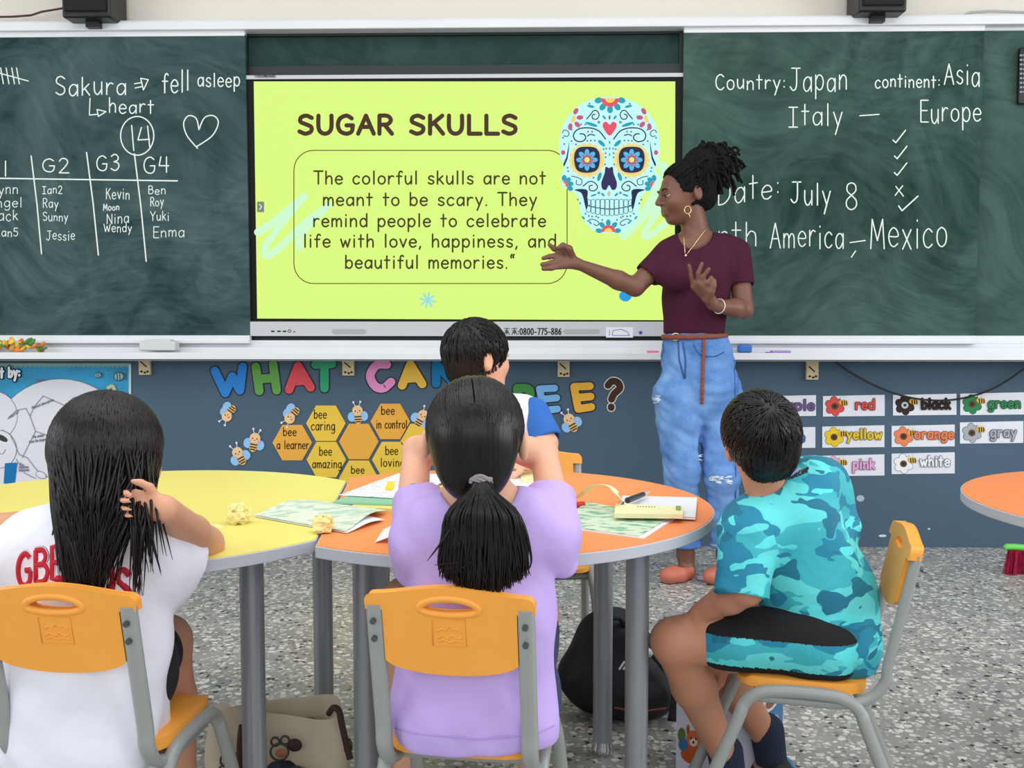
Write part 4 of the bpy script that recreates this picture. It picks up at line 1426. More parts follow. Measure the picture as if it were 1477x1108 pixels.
def make_chair(label, loc, rotz):
    tt = thing('school_chair', label, 'chair', loc, rotz, group='orange school chairs')
    hx = 0.117
    def by(z):
        return -0.158 - (z - 0.45) * 0.22
    # seat with softly dished top
    nx, ny = 10, 10
    m = MB()
    vs, fs = [], []
    for layer in (0, 1):
        for j in range(ny + 1):
            for i in range(nx + 1):
                u, v = i / nx * 2 - 1, j / ny * 2 - 1
                # rounded square outline
                k = 1.0 / max((abs(u) ** 5 + abs(v) ** 5) ** 0.2, 1e-6) * max(abs(u), abs(v))
                x, y = u * k * 0.126, v * k * 0.122
                e = max(abs(u), abs(v))
                if layer == 0:
                    z = ZS - 0.006 * (1 - u * u) * (1 - v * v * 0.3) + (-0.008 if v > 0.85 else 0) - (0.004 if e > 0.95 else 0)
                else:
                    z = ZS - 0.030 + (0.006 if e > 0.95 else 0)
                vs.append((x, y, z))
    K = (nx + 1) * (ny + 1)
    for j in range(ny):
        for i in range(nx):
            a_ = j * (nx + 1) + i
            fs.append((a_, a_ + 1, a_ + nx + 2, a_ + nx + 1))
            fs.append((K + a_, K + a_ + nx + 1, K + a_ + nx + 2, K + a_ + 1))
    ring = [i for i in range(nx + 1)] + [j * (nx + 1) + nx for j in range(1, ny + 1)] + [ny * (nx + 1) + i for i in range(nx - 1, -1, -1)] + [j * (nx + 1) for j in range(ny - 1, 0, -1)]
    for a_, b_ in zip(ring, ring[1:] + ring[:1]):
        fs.append((a_, K + a_, K + b_, b_))
    m.add(vs, fs)
    m.build('seat', chair_orange, tt, local=True, smooth=True, angle=60)
    # backrest with hand slot
    def arc(c, rx, rz, a0, a1, n):
        return [(c[0] + rx * math.cos(math.radians(a0 + (a1 - a0) * i / n)), c[1] + rz * math.sin(math.radians(a0 + (a1 - a0) * i / n))) for i in range(n + 1)]
    zc = 0.630
    up = [(-0.130, zc)] + arc((-0.118, 0.643), 0.012, 0.012, 180, 90, 5) + [(-0.118 + 0.236 * i / 16, 0.655 + 0.0125 * math.sin(math.pi * i / 16) ** 1.6) for i in range(1, 16)] + arc((0.118, 0.643), 0.012, 0.012, 90, 0, 5) + [(0.130, zc)]
    lo = [(0.130, zc), (0.103, zc), (0.103, 0.545)] + arc((0, 0.548), 0.103, 0.024, 0, -180, 16)[1:-1] + [(-0.103, 0.545), (-0.103, zc), (-0.130, zc)]
    hu = arc((0, 0.634), 0.040, 0.012, 0, 180, 14)
    hl = arc((0, 0.634), 0.040, 0.007, 180, 360, 14)
    # make the split run through the slot's ends
    up2 = up + [(-0.040, 0.634)][:0]
    polyA = up + list(hu)             # right end of the slot -> left end
    polyB = lo + list(hl)
    m = MB()
    th = 0.020
    off = len(up) + len(hu)
    def put(q, back):
        x, z = q
        return (x, by(z) + (-0.006 if back else 0.016), z)
    for poly in (polyA, polyB):
        n_ = len(poly)
        m.add([put(q, True) for q in poly] + [put(q, False) for q in poly], [tuple(range(n_)), tuple(range(2 * n_ - 1, n_ - 1, -1))])
    for loop in (up, lo, hu, hl):
        n_ = len(loop)
        m.add([put(q, True) for q in loop] + [put(q, False) for q in loop], [(i, i + 1, i + 1 + n_, i + n_) for i in range(n_ - 1)])
    bk = m.build('backrest', chair_orange, tt, local=True)
    bmm = bk.modifiers.new('weld', 'WELD')
    bmm.merge_threshold = 0.0004
    bv = bk.modifiers.new('bevel', 'BEVEL')
    bv.width = 0.004
    bv.segments = 3
    bv.limit_method = 'ANGLE'
    bv.angle_limit = math.radians(50)
    # raised lip round the slot and the embossed square
    m = MB()
    loop = hu + hl[1:]
    lip = [(x * 1.16, 0.6335 + (z - 0.6335) * 1.42) for x, z in loop]
    m.tube([(x, y + 0.003, z) for x, y, z in (put(q, True) for q in lip + lip[:1])], 0.0062, 10, caps=False)
    m.build('slot_lip', chair_orange, bk, local=True, smooth=True)
    m = MB()
    sq = [(-0.027, 0.573), (0.025, 0.573), (0.025, 0.617), (-0.027, 0.617), (-0.027, 0.573)]
    m.tube([put(q, True) for q in sq], 0.0011, 6)
    for pts in (((-0.020, 0.597), (-0.012, 0.602), (-0.006, 0.600), (0.0, 0.607), (0.006, 0.601), (0.012, 0.603), (0.019, 0.597)), ((-0.020, 0.585), (-0.012, 0.591), (-0.004, 0.586), (0.004, 0.592), (0.012, 0.586), (0.019, 0.590)),
                ((-0.018, 0.580), (-0.01, 0.584), (0.0, 0.580), (0.01, 0.583), (0.019, 0.580))):
        m.tube(catmull([put(q, True) for q in pts], 4), 0.0015, 6)
    m.build('embossed_mark', chair_orange, bk, local=True, smooth=True)
    # back tubes run down, turn under the seat
    for s_ in (-1, 1):
        m = MB()
        pts = [(s_ * hx, by(0.638), 0.638), (s_ * hx, by(0.5), 0.5), (s_ * hx, by(0.43), 0.43), (s_ * hx, -0.148, 0.393), (s_ * hx, -0.122, 0.362), (s_ * hx, -0.08, 0.348), (s_ * hx, 0.0, 0.347), (s_ * hx, 0.08, 0.349)]
        m.tube(catmull(pts, 5), (0.0095, 0.0135) if False else [(0.010, 0.0138)] * ((len(pts) - 1) * 5 + 1), 12, flat=(0, 1, 0))
        tb = m.build('back_tube', tube_grey, tt, local=True, smooth=True, angle=60)
        for z in (0.612, 0.583):
            q_ = MB().tube([(s_ * hx, by(z) - 0.011, z), (s_ * hx, by(z) - 0.016, z - 0.0005)], 0.0048, 10)
            q_.build('bolt', bolt_m, tb, local=True, smooth=True, angle=50)
        m = MB()
        xo = s_ * (hx + 0.012)
        pts = [(xo + s_ * 0.02, -0.235, 0.018), (xo + s_ * 0.006, -0.125, 0.288), (xo, -0.105, 0.338), (xo, -0.075, 0.361), (xo, -0.03, 0.367), (xo, 0.03, 0.367), (xo, 0.075, 0.361), (xo, 0.105, 0.338), (xo + s_ * 0.006, 0.125, 0.288), (xo + s_ * 0.02, 0.235, 0.018)]
        m.tube(catmull(pts, 6), 0.0125, 12)
        lg = m.build('leg_frame', tube_grey, tt, local=True, smooth=True, angle=60)
        for y_ in (-0.236, 0.236):
            q_ = MB().tube([(xo + s_ * 0.021, y_, 0.0), (xo + s_ * 0.018, y_ * 0.935, 0.042)], 0.0155, 12)
            q_.build('foot_cap', rub, lg, local=True, smooth=True, angle=50)
    m = MB()
    for y_ in (-0.07, 0.08):
        m.tube([(-hx, y_, 0.349), (hx, y_, 0.349)], 0.009, 10)
    m.build('crossbar', tube_grey, tt, local=True, smooth=True, angle=60)
    return tt


ch0 = make_chair('orange school chair of the ponytailed girl, its whole backrest showing in the middle', (P(652, 930, 1.50)[0] + 0.02, 1.70, 0), math.radians(-7))
dup(ch0, (P(82, 930, 1.50)[0] + 0.012, 1.70, 0), math.radians(-4), 'orange school chair of the long-haired girl at the lower left', 'orange school chairs')
sc_ = PZ(1153, 948, ZS)
dup(ch0, (sc_[0], sc_[1], 0), math.radians(78), 'orange school chair of the boy in camouflage, seen from its side', 'orange school chairs')
dup(ch0, (0.02, 2.86, 0), math.radians(184), 'orange school chair beyond the table, mostly hidden behind the ponytailed girl', 'orange school chairs')

# ================================================================== on the tables
paper_white = mat('white_paper', (232, 232, 236), 0.7, var=0.02, vscale=30)
def printed(name, base, inkc, sc, thr=0.55):
    m, nt, b, tc = node_mat(name, 0.6)
    n = N(nt, 'ShaderNodeTexNoise', Scale=sc, Detail=4.0)
    mp = N(nt, 'ShaderNodeMapping')
    mp.inputs['Scale'].default_value = (1, 2.2, 1)
    nt.links.new(tc.outputs['Object'], mp.inputs[0])
    nt.links.new(mp.outputs[0], n.inputs['Vector'])
    r = ramp(nt, [(0.3, base), (thr, base), (thr + 0.08, inkc), (0.8, inkc)])
    nt.links.new(n.outputs['Fac'], r.inputs[0])
    nt.links.new(r.outputs[0], b.inputs['Base Color'])
    return m


green_print = printed('green_printed_page', (206, 222, 196), (120, 176, 146), 26, 0.5)
soft_print = printed('pale_printed_page', (214, 224, 204), (176, 200, 180), 30, 0.5)
text_print = printed('text_page', (236, 236, 242), (176, 184, 204), 70, 0.54)


def sheet(pxpts, z, th, m, name, parent=None, curl=None, seg=1):
    top = [PZ(x, y, z + th) for x, y in pxpts]
    return MB().prism([tuple(p_) for p_ in top], [(p_[0], p_[1], z) for p_ in top]).build(name, m, parent)


def lerp(a, b, t):
    return a + (b - a) * t


def curled_sheet(corners, z, m, name, parent, lift, n=14, th=0.0012):
    "a page from corner 0-1 (left, near to far) to 3-2 (right), lifting by lift(t)"
    c0, c1, c2, c3 = [PZ(x, y, z) for x, y in corners]
    mb = MB()
    vs, fs = [], []
    for k in (0, 1):
        for i in range(n + 1):
            t = i / n
            for s_ in (0, 1):
                p_ = lerp(lerp(c0, c1, s_), lerp(c3, c2, s_), t)
                vs.append((p_[0], p_[1], z + lift(t) + (th if k == 0 else 0)))
    K = 2 * (n + 1)
    for i in range(n):
        a_ = 2 * i
        fs.append((a_, a_ + 2, a_ + 3, a_ + 1))
        fs.append((K + a_, K + a_ + 1, K + a_ + 3, K + a_ + 2))
        fs.append((a_, K + a_, K + a_ + 2, a_ + 2))
        fs.append((a_ + 1, a_ + 3, K + a_ + 3, K + a_ + 1))
    fs += [(0, 1, K + 1, K), (K - 2, 2 * K - 2, 2 * K - 1, K - 1)]
    mb.add(vs, fs)
    return mb.build(name, m, parent, smooth=True, angle=40)


# crumpled balls
ballm = mat('crumpled_yellow_paper', (238, 222, 158), 0.8, spec=0.2)
for px_, py_, rp, sd, lab in ((344, 756, 19, 3, 'crumpled ball of cream paper on the yellow table, left of the magazine'), (466, 769, 17, 8, 'crumpled ball of cream paper at the seam of yellow and orange tables')):
    c_ = PZ(px_, py_ - 1, TZ)
    R_ = rp * pxm(c_[1])
    m = MB()
    r = random.Random(sd)
    nu, nv = 26, 16
    vs = []
    from mathutils import noise as mnoise
    for i in range(nv + 1):
        for j in range(nu):
            th_, ph = math.pi * i / nv, 2 * math.pi * j / nu
            d = Vector((math.sin(th_) * math.cos(ph), math.sin(th_) * math.sin(ph), math.cos(th_)))
            k = 0.80 + 0.34 * mnoise.cell(d * 2.6 + Vector((sd, 0, 0))) * 0.6 + 0.26 * abs(mnoise.noise(d * 4.3 + Vector((sd, 2, 1)))) + 0.12 * abs(mnoise.noise(d * 9 + Vector((sd, 5, 1))))
            q_ = d * (R_ * k)
            vs.append((c_[0] + q_.x, c_[1] + q_.y, max(c_[2] + R_ * 0.66 + q_.z * 0.8, TZ)))
    fs = [(i * nu + j, (i + 1) * nu + j, (i + 1) * nu + (j + 1) % nu, i * nu + (j + 1) % nu) for i in range(nv) for j in range(nu)]
    m.add(vs, fs)
    # loose crinkled flaps
    for i in range(9):
        a_ = r.uniform(0, 6.28)
        b_ = r.uniform(0.2, 1.3)
        d = Vector((math.cos(a_) * math.cos(b_), math.sin(a_) * math.cos(b_), math.sin(b_)))
        o_ = Vector((c_[0], c_[1], c_[2] + R_ * 0.66)) + d * R_ * 0.8
        e1 = d.orthogonal().normalized()
        e2 = d.cross(e1)
        w_ = R_ * 0.42
        A_ = [o_ + e1 * w_, o_ + e2 * w_ * 0.8 + d * w_ * 0.5, o_ - e1 * w_ * 0.9 + d * w_ * 0.15, o_ - e2 * w_ * 0.6]
        A_ = [Vector((p_.x, p_.y, max(p_.z, TZ + 0.001))) for p_ in A_]
        m.prism([tuple(p_) for p_ in A_], [tuple(p_ - d * 0.002) for p_ in A_])
    o = m.build('paper_ball', ballm)
    tag(o, lab, 'paper ball', 'crumpled paper balls')

tt = thing('magazine', 'open pale green printed magazine lying across the yellow and orange tables', 'magazine', PZ(460, 748, TZ))
curled_sheet([(498, 769), (365.5, 745), (448.5, 725.6), (557, 741)], TZ + 0.001, soft_print, 'page', tt, lambda t: 0.003 + 0.012 * math.sin(t * 2.6) ** 2)
curled_sheet([(500, 770), (367, 746), (449, 727), (554, 752)], TZ + 0.0005, paper_white, 'back_page', tt, lambda t: 0.001 + 0.006 * math.sin(t * 2.6) ** 2)

tt = thing('exercise_book', 'green exercise book under a worksheet on the left side of the orange table', 'book', PZ(540, 715, TZ))
sheet([(505, 731), (568, 734), (640, 700), (560, 694)], TZ, 0.010, mat('yellow_page_edges', (226, 212, 120), 0.7), 'page_block', tt)
sheet([(480, 724), (566, 727), (652, 688), (575, 686)], TZ + 0.0105, 0.004, mat('green_cover', (134, 190, 160), 0.5), 'cover', tt)
tt = tag(sheet([(489, 714), (600, 720), (654, 684), (574, 683)], TZ + 0.016, 0.001, text_print, 'worksheet'), 'white printed worksheet lying on the green exercise book', 'worksheet')
tt = tag(sheet([(556, 703), (566, 704), (569, 695), (560, 694.5)], TZ + 0.0175, 0.006, mat('yellow_eraser', (246, 206, 40), 0.6), 'eraser'), 'small bright yellow eraser on the white worksheet', 'eraser')
tt = tag(curled_sheet([(541, 783), (553, 765), (580, 764), (575, 784)], TZ + 0.0005, paper_white, 'folded_paper', None, lambda t: 0.018 * t), 'folded white paper corner beside the elbow of the ponytailed girl', 'paper')
tt = tag(sheet([(300, 764), (325, 760), (312, 756), (292, 758)], TZ, 0.0015, mat('note_paper', (236, 226, 150), 0.7), 'paper_note'), 'small yellow paper note by the elbow of the long-haired girl', 'note')
tt = tag(sheet([(250, 731), (262, 732), (266, 728), (254, 727)], TZ, 0.005, paper_white, 'paper_scrap'), 'tiny white paper scrap on the yellow table behind the raised hand', 'paper')
tt = tag(sheet([(722, 706), (790, 712), (782, 680), (728, 672)], TZ, 0.001, paper_white, 'paper_sheet'), 'white paper sheet just right of the ponytailed girl on the orange table', 'paper')
tt = tag(sheet([(752, 694), (774, 694), (772, 677), (750, 676)], TZ + 0.0015, 0.003, printed('pale_note_print', (238, 232, 176), (190, 186, 140), 90), 'sticky_note'), 'pale yellow note pad on the white sheet near the raised elbow', 'note')

# right half of the orange table
tt = thing('booklet', 'green and white printed booklet nearest the right rim of the table', 'booklet', PZ(900, 750, TZ))
sheet([(832, 734), (839, 764), (928, 776), (975, 747), (847, 725)], TZ, 0.002, paper_white, 'pages', tt)
sheet([(833, 733), (840, 762), (922, 773), (966, 746), (848, 724)], TZ + 0.0025, 0.0012, green_print, 'cover', tt)
tt = thing('notebook', 'white notebook under the pen and the cream ruler box', 'notebook', PZ(948, 730, TZ))
sheet([(893, 742), (1003, 747), (1005.5, 719), (899, 716)], TZ + 0.004, 0.004, paper_white, 'pages', tt)
sheet([(891, 741), (1003, 746), (1005.5, 717.5), (898, 715)], TZ + 0.0085, 0.001, mat('pale_grey_cover', (222, 224, 232), 0.6), 'cover', tt)
tt = thing('pencil_box', 'long cream ruler box with a green square lying on the white notebook', 'box', PZ(936, 733, TZ))
zz = TZ + 0.010
MBq = sheet([(886, 741), (985, 742), (986, 731), (888, 726)], zz, 0.009, mat('cream_card', (232, 228, 180), 0.6), 'box_body', tt)
sheet([(975, 735.5), (982, 735.8), (982, 729.8), (975, 729.5)], zz + 0.0095, 0.0008, mat('olive_green', (130, 156, 90), 0.6), 'green_label', tt)
sheet([(896, 727), (899, 727.5), (901, 724), (899, 723.5)], zz + 0.0095, 0.0008, mat('dark_print', (70, 70, 60), 0.6), 'printed_mark', tt)
m = MB()
for i in range(7):
    a_ = PZ(920 + i * 4, 730.5 + i * 0.12, zz + 0.0096)
    m.box(a_, (0.003, 0.003, 0.0006))
m.build('lettering', mat('dark_print', (70, 70, 60), 0.6), tt)
tt = thing('pen', 'dark grey pen with a clear tip lying across the notebook', 'pen', PZ(920, 717, TZ))
a_, b_ = PZ(905, 722, TZ + 0.024), PZ(936, 710, TZ + 0.020)
MB().tube([a_, lerp(a_, b_, 0.72)], [0.0065, 0.0058], 12).build('barrel', mat('dark_grey_plastic', (52, 56, 62), 0.4), tt, smooth=True, angle=50)
MB().tube([lerp(a_, b_, 0.72), b_], [0.005, 0.0022], 12).build('tip', mat('clear_plastic', (200, 204, 208), 0.2), tt, smooth=True, angle=50)
m = MB()
path = catmull([PZ(816, 719, TZ + 0.0015), PZ(832, 718, TZ + 0.012), P(852, 703, 2.16), P(868, 699, 2.14), P(882, 703, 2.12), P(893, 716, 2.10), PZ(897, 722, TZ + 0.002)], 5)
m.tube(path, [(0.0009, 0.0085)] * len(path), 8, flat=(0, 0, 1))
tag(m.build('paper_strip', mat('cream_strip', (244, 236, 190), 0.6), smooth=True, angle=50), 'cream paper strip arching over the orange table', 'paper strip')
tt = tag(MB().tube([PZ(812, 731, TZ + 0.006), PZ(842, 727, TZ + 0.006)], 0.006, 10).build('red_pen', mat('red_plastic', (206, 44, 52), 0.4), smooth=True, angle=50), 'red pen half hidden by the purple sleeve', 'pen')

# ================================================================== on the floor
canvas = mat('beige_canvas', (206, 194, 170), 0.9, var=0.05, vscale=20, bump=0.2, bscale=400)
dbrown = mat('dark_brown_trim', (62, 34, 30), 0.7)


def bag(name, label, c, sx, sy, h, m_, cat='bag', top_dip=0.03, seed=1, bulge=1.12):
    tt = thing(name, label, cat, (c[0], c[1], 0))
    mb = MB()
    n, k = 40, 9
    r = random.Random(seed)
    ph = [r.uniform(0, 6.28) for _ in range(3)]
    rings = []
    for i in range(k):
        t = i / (k - 1)
        ring = []
        for j in range(n):
            a_ = 2 * math.pi * j / n
            ca, sa = math.cos(a_), math.sin(a_)
            e = 0.45 if t < 0.85 else 0.6
            x = sx * math.copysign(abs(ca) ** e, ca) * (1 + (bulge - 1) * math.sin(t * 3.1))
            y = sy * math.copysign(abs(sa) ** e, sa) * (1 - 0.45 * t)
            z = h * t
            if t > 0.5:
                z -= top_dip * (t - 0.5) * 2 * (0.5 + 0.5 * math.cos(2 * a_ + ph[0])) 
            w_ = 0.006 * math.sin(5 * a_ + ph[1] + 4 * t) * math.sin(t * 3.1)
            ring.append((c[0] + x * (1 + w_ / sx), c[1] + y + w_, z))
        rings += ring
    fs = [(i * n + j, i * n + (j + 1) % n, (i + 1) * n + (j + 1) % n, (i + 1) * n + j) for i in range(k - 1) for j in range(n)]
    fs.append(tuple(reversed(range(n))))
    # fold the mouth inwards and close it below the rim
    base = len(rings)
    for j in range(n):
        x, y, z = rings[(k - 1) * n + j]
        rings.append((c[0] + (x - c[0]) * 0.93, c[1] + (y - c[1]) * 0.85, z - 0.004))
    for j in range(n):
        x, y, z = rings[base + j]
        rings.append((x, y, h * 0.55))
    for q_ in (0, 1):
        a0 = (k - 1) * n if q_ == 0 else base
        b0 = base if q_ == 0 else base + n
        fs += [(a0 + j, a0 + (j + 1) % n, b0 + (j + 1) % n, b0 + j) for j in range(n)]
    fs.append(tuple(range(base + n, base + 2 * n)))
    mb.add(rings, fs)
    body = mb.build('bag_body', m_, tt, smooth=True, angle=60)
    return tt, body


bc = P(402, 1080, 2.13)
tt, body = bag('tote_bag', 'beige canvas tote bag with brown handles on the floor under the tables', (bc[0], 2.13), 0.135, 0.075, 0.245, canvas, seed=4)
m = MB()
for s_, pxs in ((-1, (357, 377)), (1, (470, 492))):
    pass
m.tube(catmull([P(350, 1045, 2.06), P(347, 1070, 2.045), P(346, 1110, 2.04)], 5), [(0.008, 0.003)] * 11, 8, flat=(1, 0, 0))
m.build('left_strap', dbrown, tt, smooth=True)
MB().tube(catmull([P(474, 1030, 2.10), P(481, 1021, 2.09), P(489, 1026, 2.07), P(493, 1045, 2.06), P(500, 1075, 2.055), P(505, 1095, 2.05)], 5), 0.007, 8).build('right_strap', dbrown, tt, smooth=True)
# simple outlined blobs printed on the canvas
def loop_on(cx_, cy_, rx, ry, Y, w_=0.004):
    MB().tube([P(cx_ + rx * math.cos(a), cy_ + ry * math.sin(a), Y) for a in np.linspace(0, 2 * math.pi, 20)], w_ * 0.6, 6, caps=False).build('printed_outline', mat('dark_print', (70, 70, 60), 0.6), tt, smooth=True)
loop_on(325, 1097, 7, 9, 2.050); loop_on(340, 1095, 7, 8, 2.048); loop_on(331, 1112, 16, 10, 2.046)
loop_on(403, 1085, 13, 12, 2.046); loop_on(397, 1070, 6, 6, 2.05); loop_on(411, 1068, 6, 6, 2.05)
loop_on(502, 1077, 5, 11, 2.062)
MB().ell(P(405, 1087, 2.047), (0.012, 0.004, 0.010), mat('tan_print', (176, 110, 70), 0.8)).build('printed_patch', None, tt, smooth=True)
MB().ell(P(425, 1075, 2.05), (0.016, 0.006, 0.014), dbrown).build('dark_bow', None, tt, smooth=True)
tt = thing('pouch', 'small open cream pouch holding a dark cloth in front of the tote bag', 'pouch', P(412, 1100, 2.0))
pc = P(412, 1100, 1.99)
bag_c = canvas
mb = MB()
mb.lathe((pc[0], 1.985, 0.0), [(0.04, 0.0), (0.052, 0.05), (0.055, 0.11), (0.052, 0.145), (0.047, 0.146), (0.045, 0.10)], 28)
mb.build('pouch_body', canvas, tt, smooth=True, angle=60)
m = MB()
r = random.Random(3)
for i in range(10):
    m.ell((pc[0] + r.uniform(-0.03, 0.03), 1.985 + r.uniform(-0.03, 0.03), 0.145 + r.uniform(-0.01, 0.012)), (0.02, 0.018, 0.014), ink(((36, 40, 52), (70, 76, 88), (52, 56, 70))[i % 3]), Matrix.Rotation(i, 3, 'Z'))
m.build('dark_cloth', None, tt, smooth=True)
tt = tag(MB().ell(P(447, 1068, 2.13), (0.035, 0.03, 0.05), mat('grey_green_cloth', (130, 134, 116), 0.9, bump=0.3, bscale=60)).build('rolled_cloth', smooth=True), 'grey green rolled cloth sticking out of the tote bag', 'cloth')

# backpack
navy_nylon = mat('black_nylon', (20, 22, 28), 0.6, var=0.2, vscale=12, bump=0.25, bscale=40)
bp = P(893, 1000, 2.66)
tt = thing('backpack', 'black backpack with white stripes lying on the floor under the orange table', 'backpack', (bp[0], 2.68, 0))
sd = Sdf()
bx = bp[0]
sd.ell((bx, 2.70, 0.10), (0.165, 0.11, 0.115), k=0.03)
sd.ell((bx - 0.02, 2.70, 0.19), (0.10, 0.085, 0.10), k=0.04)
sd.ell((bx + 0.05, 2.66, 0.08), (0.12, 0.10, 0.085), k=0.03)
sd.half((bx, 2.7, 0.003), (0, 0, -1), k=0.01)
organic('main_pocket', sd, navy_nylon, tt, 0.007, disp=folds(0.006, 3, 28))
m = MB()
m.tube(catmull([(bx - 0.05, 2.62, 0.24), (bx - 0.04, 2.61, 0.275), (bx - 0.005, 2.62, 0.285), (bx + 0.015, 2.64, 0.25)], 5), 0.009, 8)
m.build('top_handle', navy_nylon, tt, smooth=True)
MB().tube(catmull([(bx + 0.02, 2.60, 0.25), (bx + 0.09, 2.575, 0.20), (bx + 0.14, 2.57, 0.12), (bx + 0.13, 2.56, 0.03)], 5), [(0.016, 0.005)] * 16, 8, flat=(1, 0, 0)).build('shoulder_strap', navy_nylon, tt, smooth=True)
m = MB()
for dx in (0, 0.012):
    m.tube([P(893 + dx * 500, 966, 2.55), P(901 + dx * 500, 954, 2.555)], 0.003, 6)
m.build('white_stripe', mat('white_print', (220, 224, 228), 0.7), tt)
MB().tube([P(932, 938, 2.575), P(941, 945, 2.57)], 0.010, 8).build('white_tag', mat('white_print', (220, 224, 228), 0.7), tt, smooth=True)
MB().tube(catmull([P(886, 1021, 2.545), P(920, 1026, 2.54), P(962, 1022, 2.55)], 5), 0.0028, 6).build('red_piping', mat('dark_red', (130, 30, 32), 0.6), tt)

# paper carrier bag
ga = P(975, 1100, 2.32)
gx0, gx1 = P(976, 1000, 2.34)[0], P(1092, 1000, 2.30)[0]
gx2 = P(1130, 1000, 2.42)[0]
tt = thing('gift_bag', 'white and blue paper carrier bag with animal pictures beside the boy on the right', 'bag', ((gx0 + gx2) / 2, 2.38, 0))
h_ = 0.30
front = [(gx0, 2.34), (gx1, 2.30), (gx2, 2.42), (gx0 + (gx2 - gx1), 2.46)]
lil = mat('lilac_white_card', (222, 224, 242), 0.5)
blu = mat('bag_blue', (66, 124, 178), 0.5)
m = MB()
vs = [(x, y, 0.001) for x, y in front] + [(x, y, h_) for x, y in front]
m.add(vs, [(0, 1, 5, 4), (2, 3, 7, 6), (3, 0, 4, 7)], lil)
m.add(vs, [(1, 2, 6, 5)], blu)
m.add(vs, [(3, 2, 1, 0)], lil)
bo = m.build('bag_body', None, tt)
sl_ = bo.modifiers.new('solidify', 'SOLIDIFY')
sl_.thickness = 0.002
# pictures on the sides, as small flat prints
def on_front(u, z, d=0.0012):
    x = lerp(np.array(front[0]), np.array(front[1]), u)
    n_ = np.array([front[0][1] - front[1][1], front[1][0] - front[0][0]])
    n_ = -n_ / np.linalg.norm(n_)
    n_ = n_ if n_[1] < 0 else -n_
    return (x[0] + n_[0] * d, x[1] + n_[1] * d, z)
def on_side(u, z, d=0.0012):
    x = lerp(np.array(front[1]), np.array(front[2]), u)
    n_ = np.array([front[2][1] - front[1][1], -(front[2][0] - front[1][0])])
    n_ = n_ / np.linalg.norm(n_)
    return (x[0] + n_[0] * d, x[1] + n_[1] * d, z)
def blob(m_, fn, u, z, ru, rz, col, d):
    pts = [fn(u + ru * math.cos(a), z + rz * math.sin(a), d) for a in np.linspace(0, 2 * math.pi, 15)[:-1]]
    m_.add(pts, [tuple(range(14))], ink(col))
m = MB()
blob(m, on_front, 0.2, 0.075 - 0.03, 0.14, 0.024, (206, 96, 52), 0.0012); blob(m, on_front, 0.22, 0.112 - 0.03, 0.09, 0.020, (214, 120, 70), 0.0018)
blob(m, on_front, 0.22, 0.104 - 0.03, 0.05, 0.010, (240, 226, 206), 0.0024); blob(m, on_front, 0.15, 0.133 - 0.03, 0.02, 0.012, (190, 84, 50), 0.0014); blob(m, on_front, 0.29, 0.133 - 0.03, 0.02, 0.012, (190, 84, 50), 0.0014)
blob(m, on_front, 0.19, 0.113 - 0.03, 0.01, 0.003, (40, 30, 30), 0.003); blob(m, on_front, 0.25, 0.113 - 0.03, 0.01, 0.003, (40, 30, 30), 0.003); blob(m, on_front, 0.22, 0.104 - 0.03, 0.012, 0.004, (40, 30, 30), 0.003)
m.build('fox_picture', None, tt)
m = MB()
blob(m, on_front, 0.02 + 0.05, 0.118 - 0.03, 0.05, 0.018, (96, 130, 70), 0.0012); blob(m, on_front, 0.09, 0.096 - 0.03, 0.06, 0.016, (70, 120, 170), 0.0014)
m.build('bush_picture', None, tt)
m = MB()
blob(m, on_front, 0.32, 0.16 - 0.03, 0.02, 0.004, (90, 90, 130), 0.0012); blob(m, on_front, 0.2, 0.17 - 0.03, 0.02, 0.004, (90, 90, 130), 0.0012)
m.build('small_mark', None, tt)
for z_ in (0.10, 0.165, 0.23):
    m = MB()
    blob(m, on_side, 0.5, z_, 0.34, 0.026, (226, 232, 238), 0.0012); blob(m, on_side, 0.5, z_ - 0.004, 0.2, 0.014, (150, 110, 90), 0.0018); blob(m, on_side, 0.55, z_ + 0.008, 0.1, 0.007, (200, 90, 70), 0.0024)
    m.build('round_picture', None, tt)
for u in (0.3, 0.7):
    pass
MB().tube(catmull([on_front(0.3, h_ - 0.01, 0.003), on_front(0.36, h_ + 0.05, 0.004), on_front(0.62, h_ + 0.05, 0.004), on_front(0.7, h_ - 0.01, 0.003)], 6), 0.003, 6).build('cord_handle', blu, tt, smooth=True)

# hand brush at the far right
tt = thing('hand_brush', 'green handled hand brush with red bristles on the floor at right edge', 'brush', PZ(1468, 828, 0))
hp = PZ(1466, 828, 0)
hz = P(1460, 791, hp[1])[2]
MB().tube(catmull([(hp[0] - 0.045, hp[1], hz), (hp[0] - 0.03, hp[1], hz + 0.006), (hp[0] + 0.1, hp[1], hz + 0.002), (hp[0] + 0.26, hp[1], hz + 0.03)], 6), 0.014, 10).build('handle', mat('lime_green_plastic', (110, 210, 90), 0.4), tt, smooth=True)
m = MB()
r = random.Random(9)
for i in range(240):
    x = hp[0] - 0.035 + 0.13 * r.random()
    y = hp[1] + r.uniform(-0.02, 0.02)
    m.tube([(x, y, hz - 0.008), (x + (x - hp[0] - 0.03) * 0.25 + r.uniform(-0.006, 0.006), y + r.uniform(-0.012, 0.012), 0.001)], [0.0016, 0.0012], 4, ink(((176, 34, 70), (150, 24, 60), (196, 50, 80))[i % 3]) if x < hp[0] + 0.04 else ink((180, 150, 60)))
tag(m.build('bristles', None, tt), kind='stuff')

# ================================================================== people
def frame(fwd, up=(0, 0, 1)):
    f = unit(fwd)
    u = V3(up)
    u = unit(u - f * (u @ f))
    return np.cross(f, u), f, u


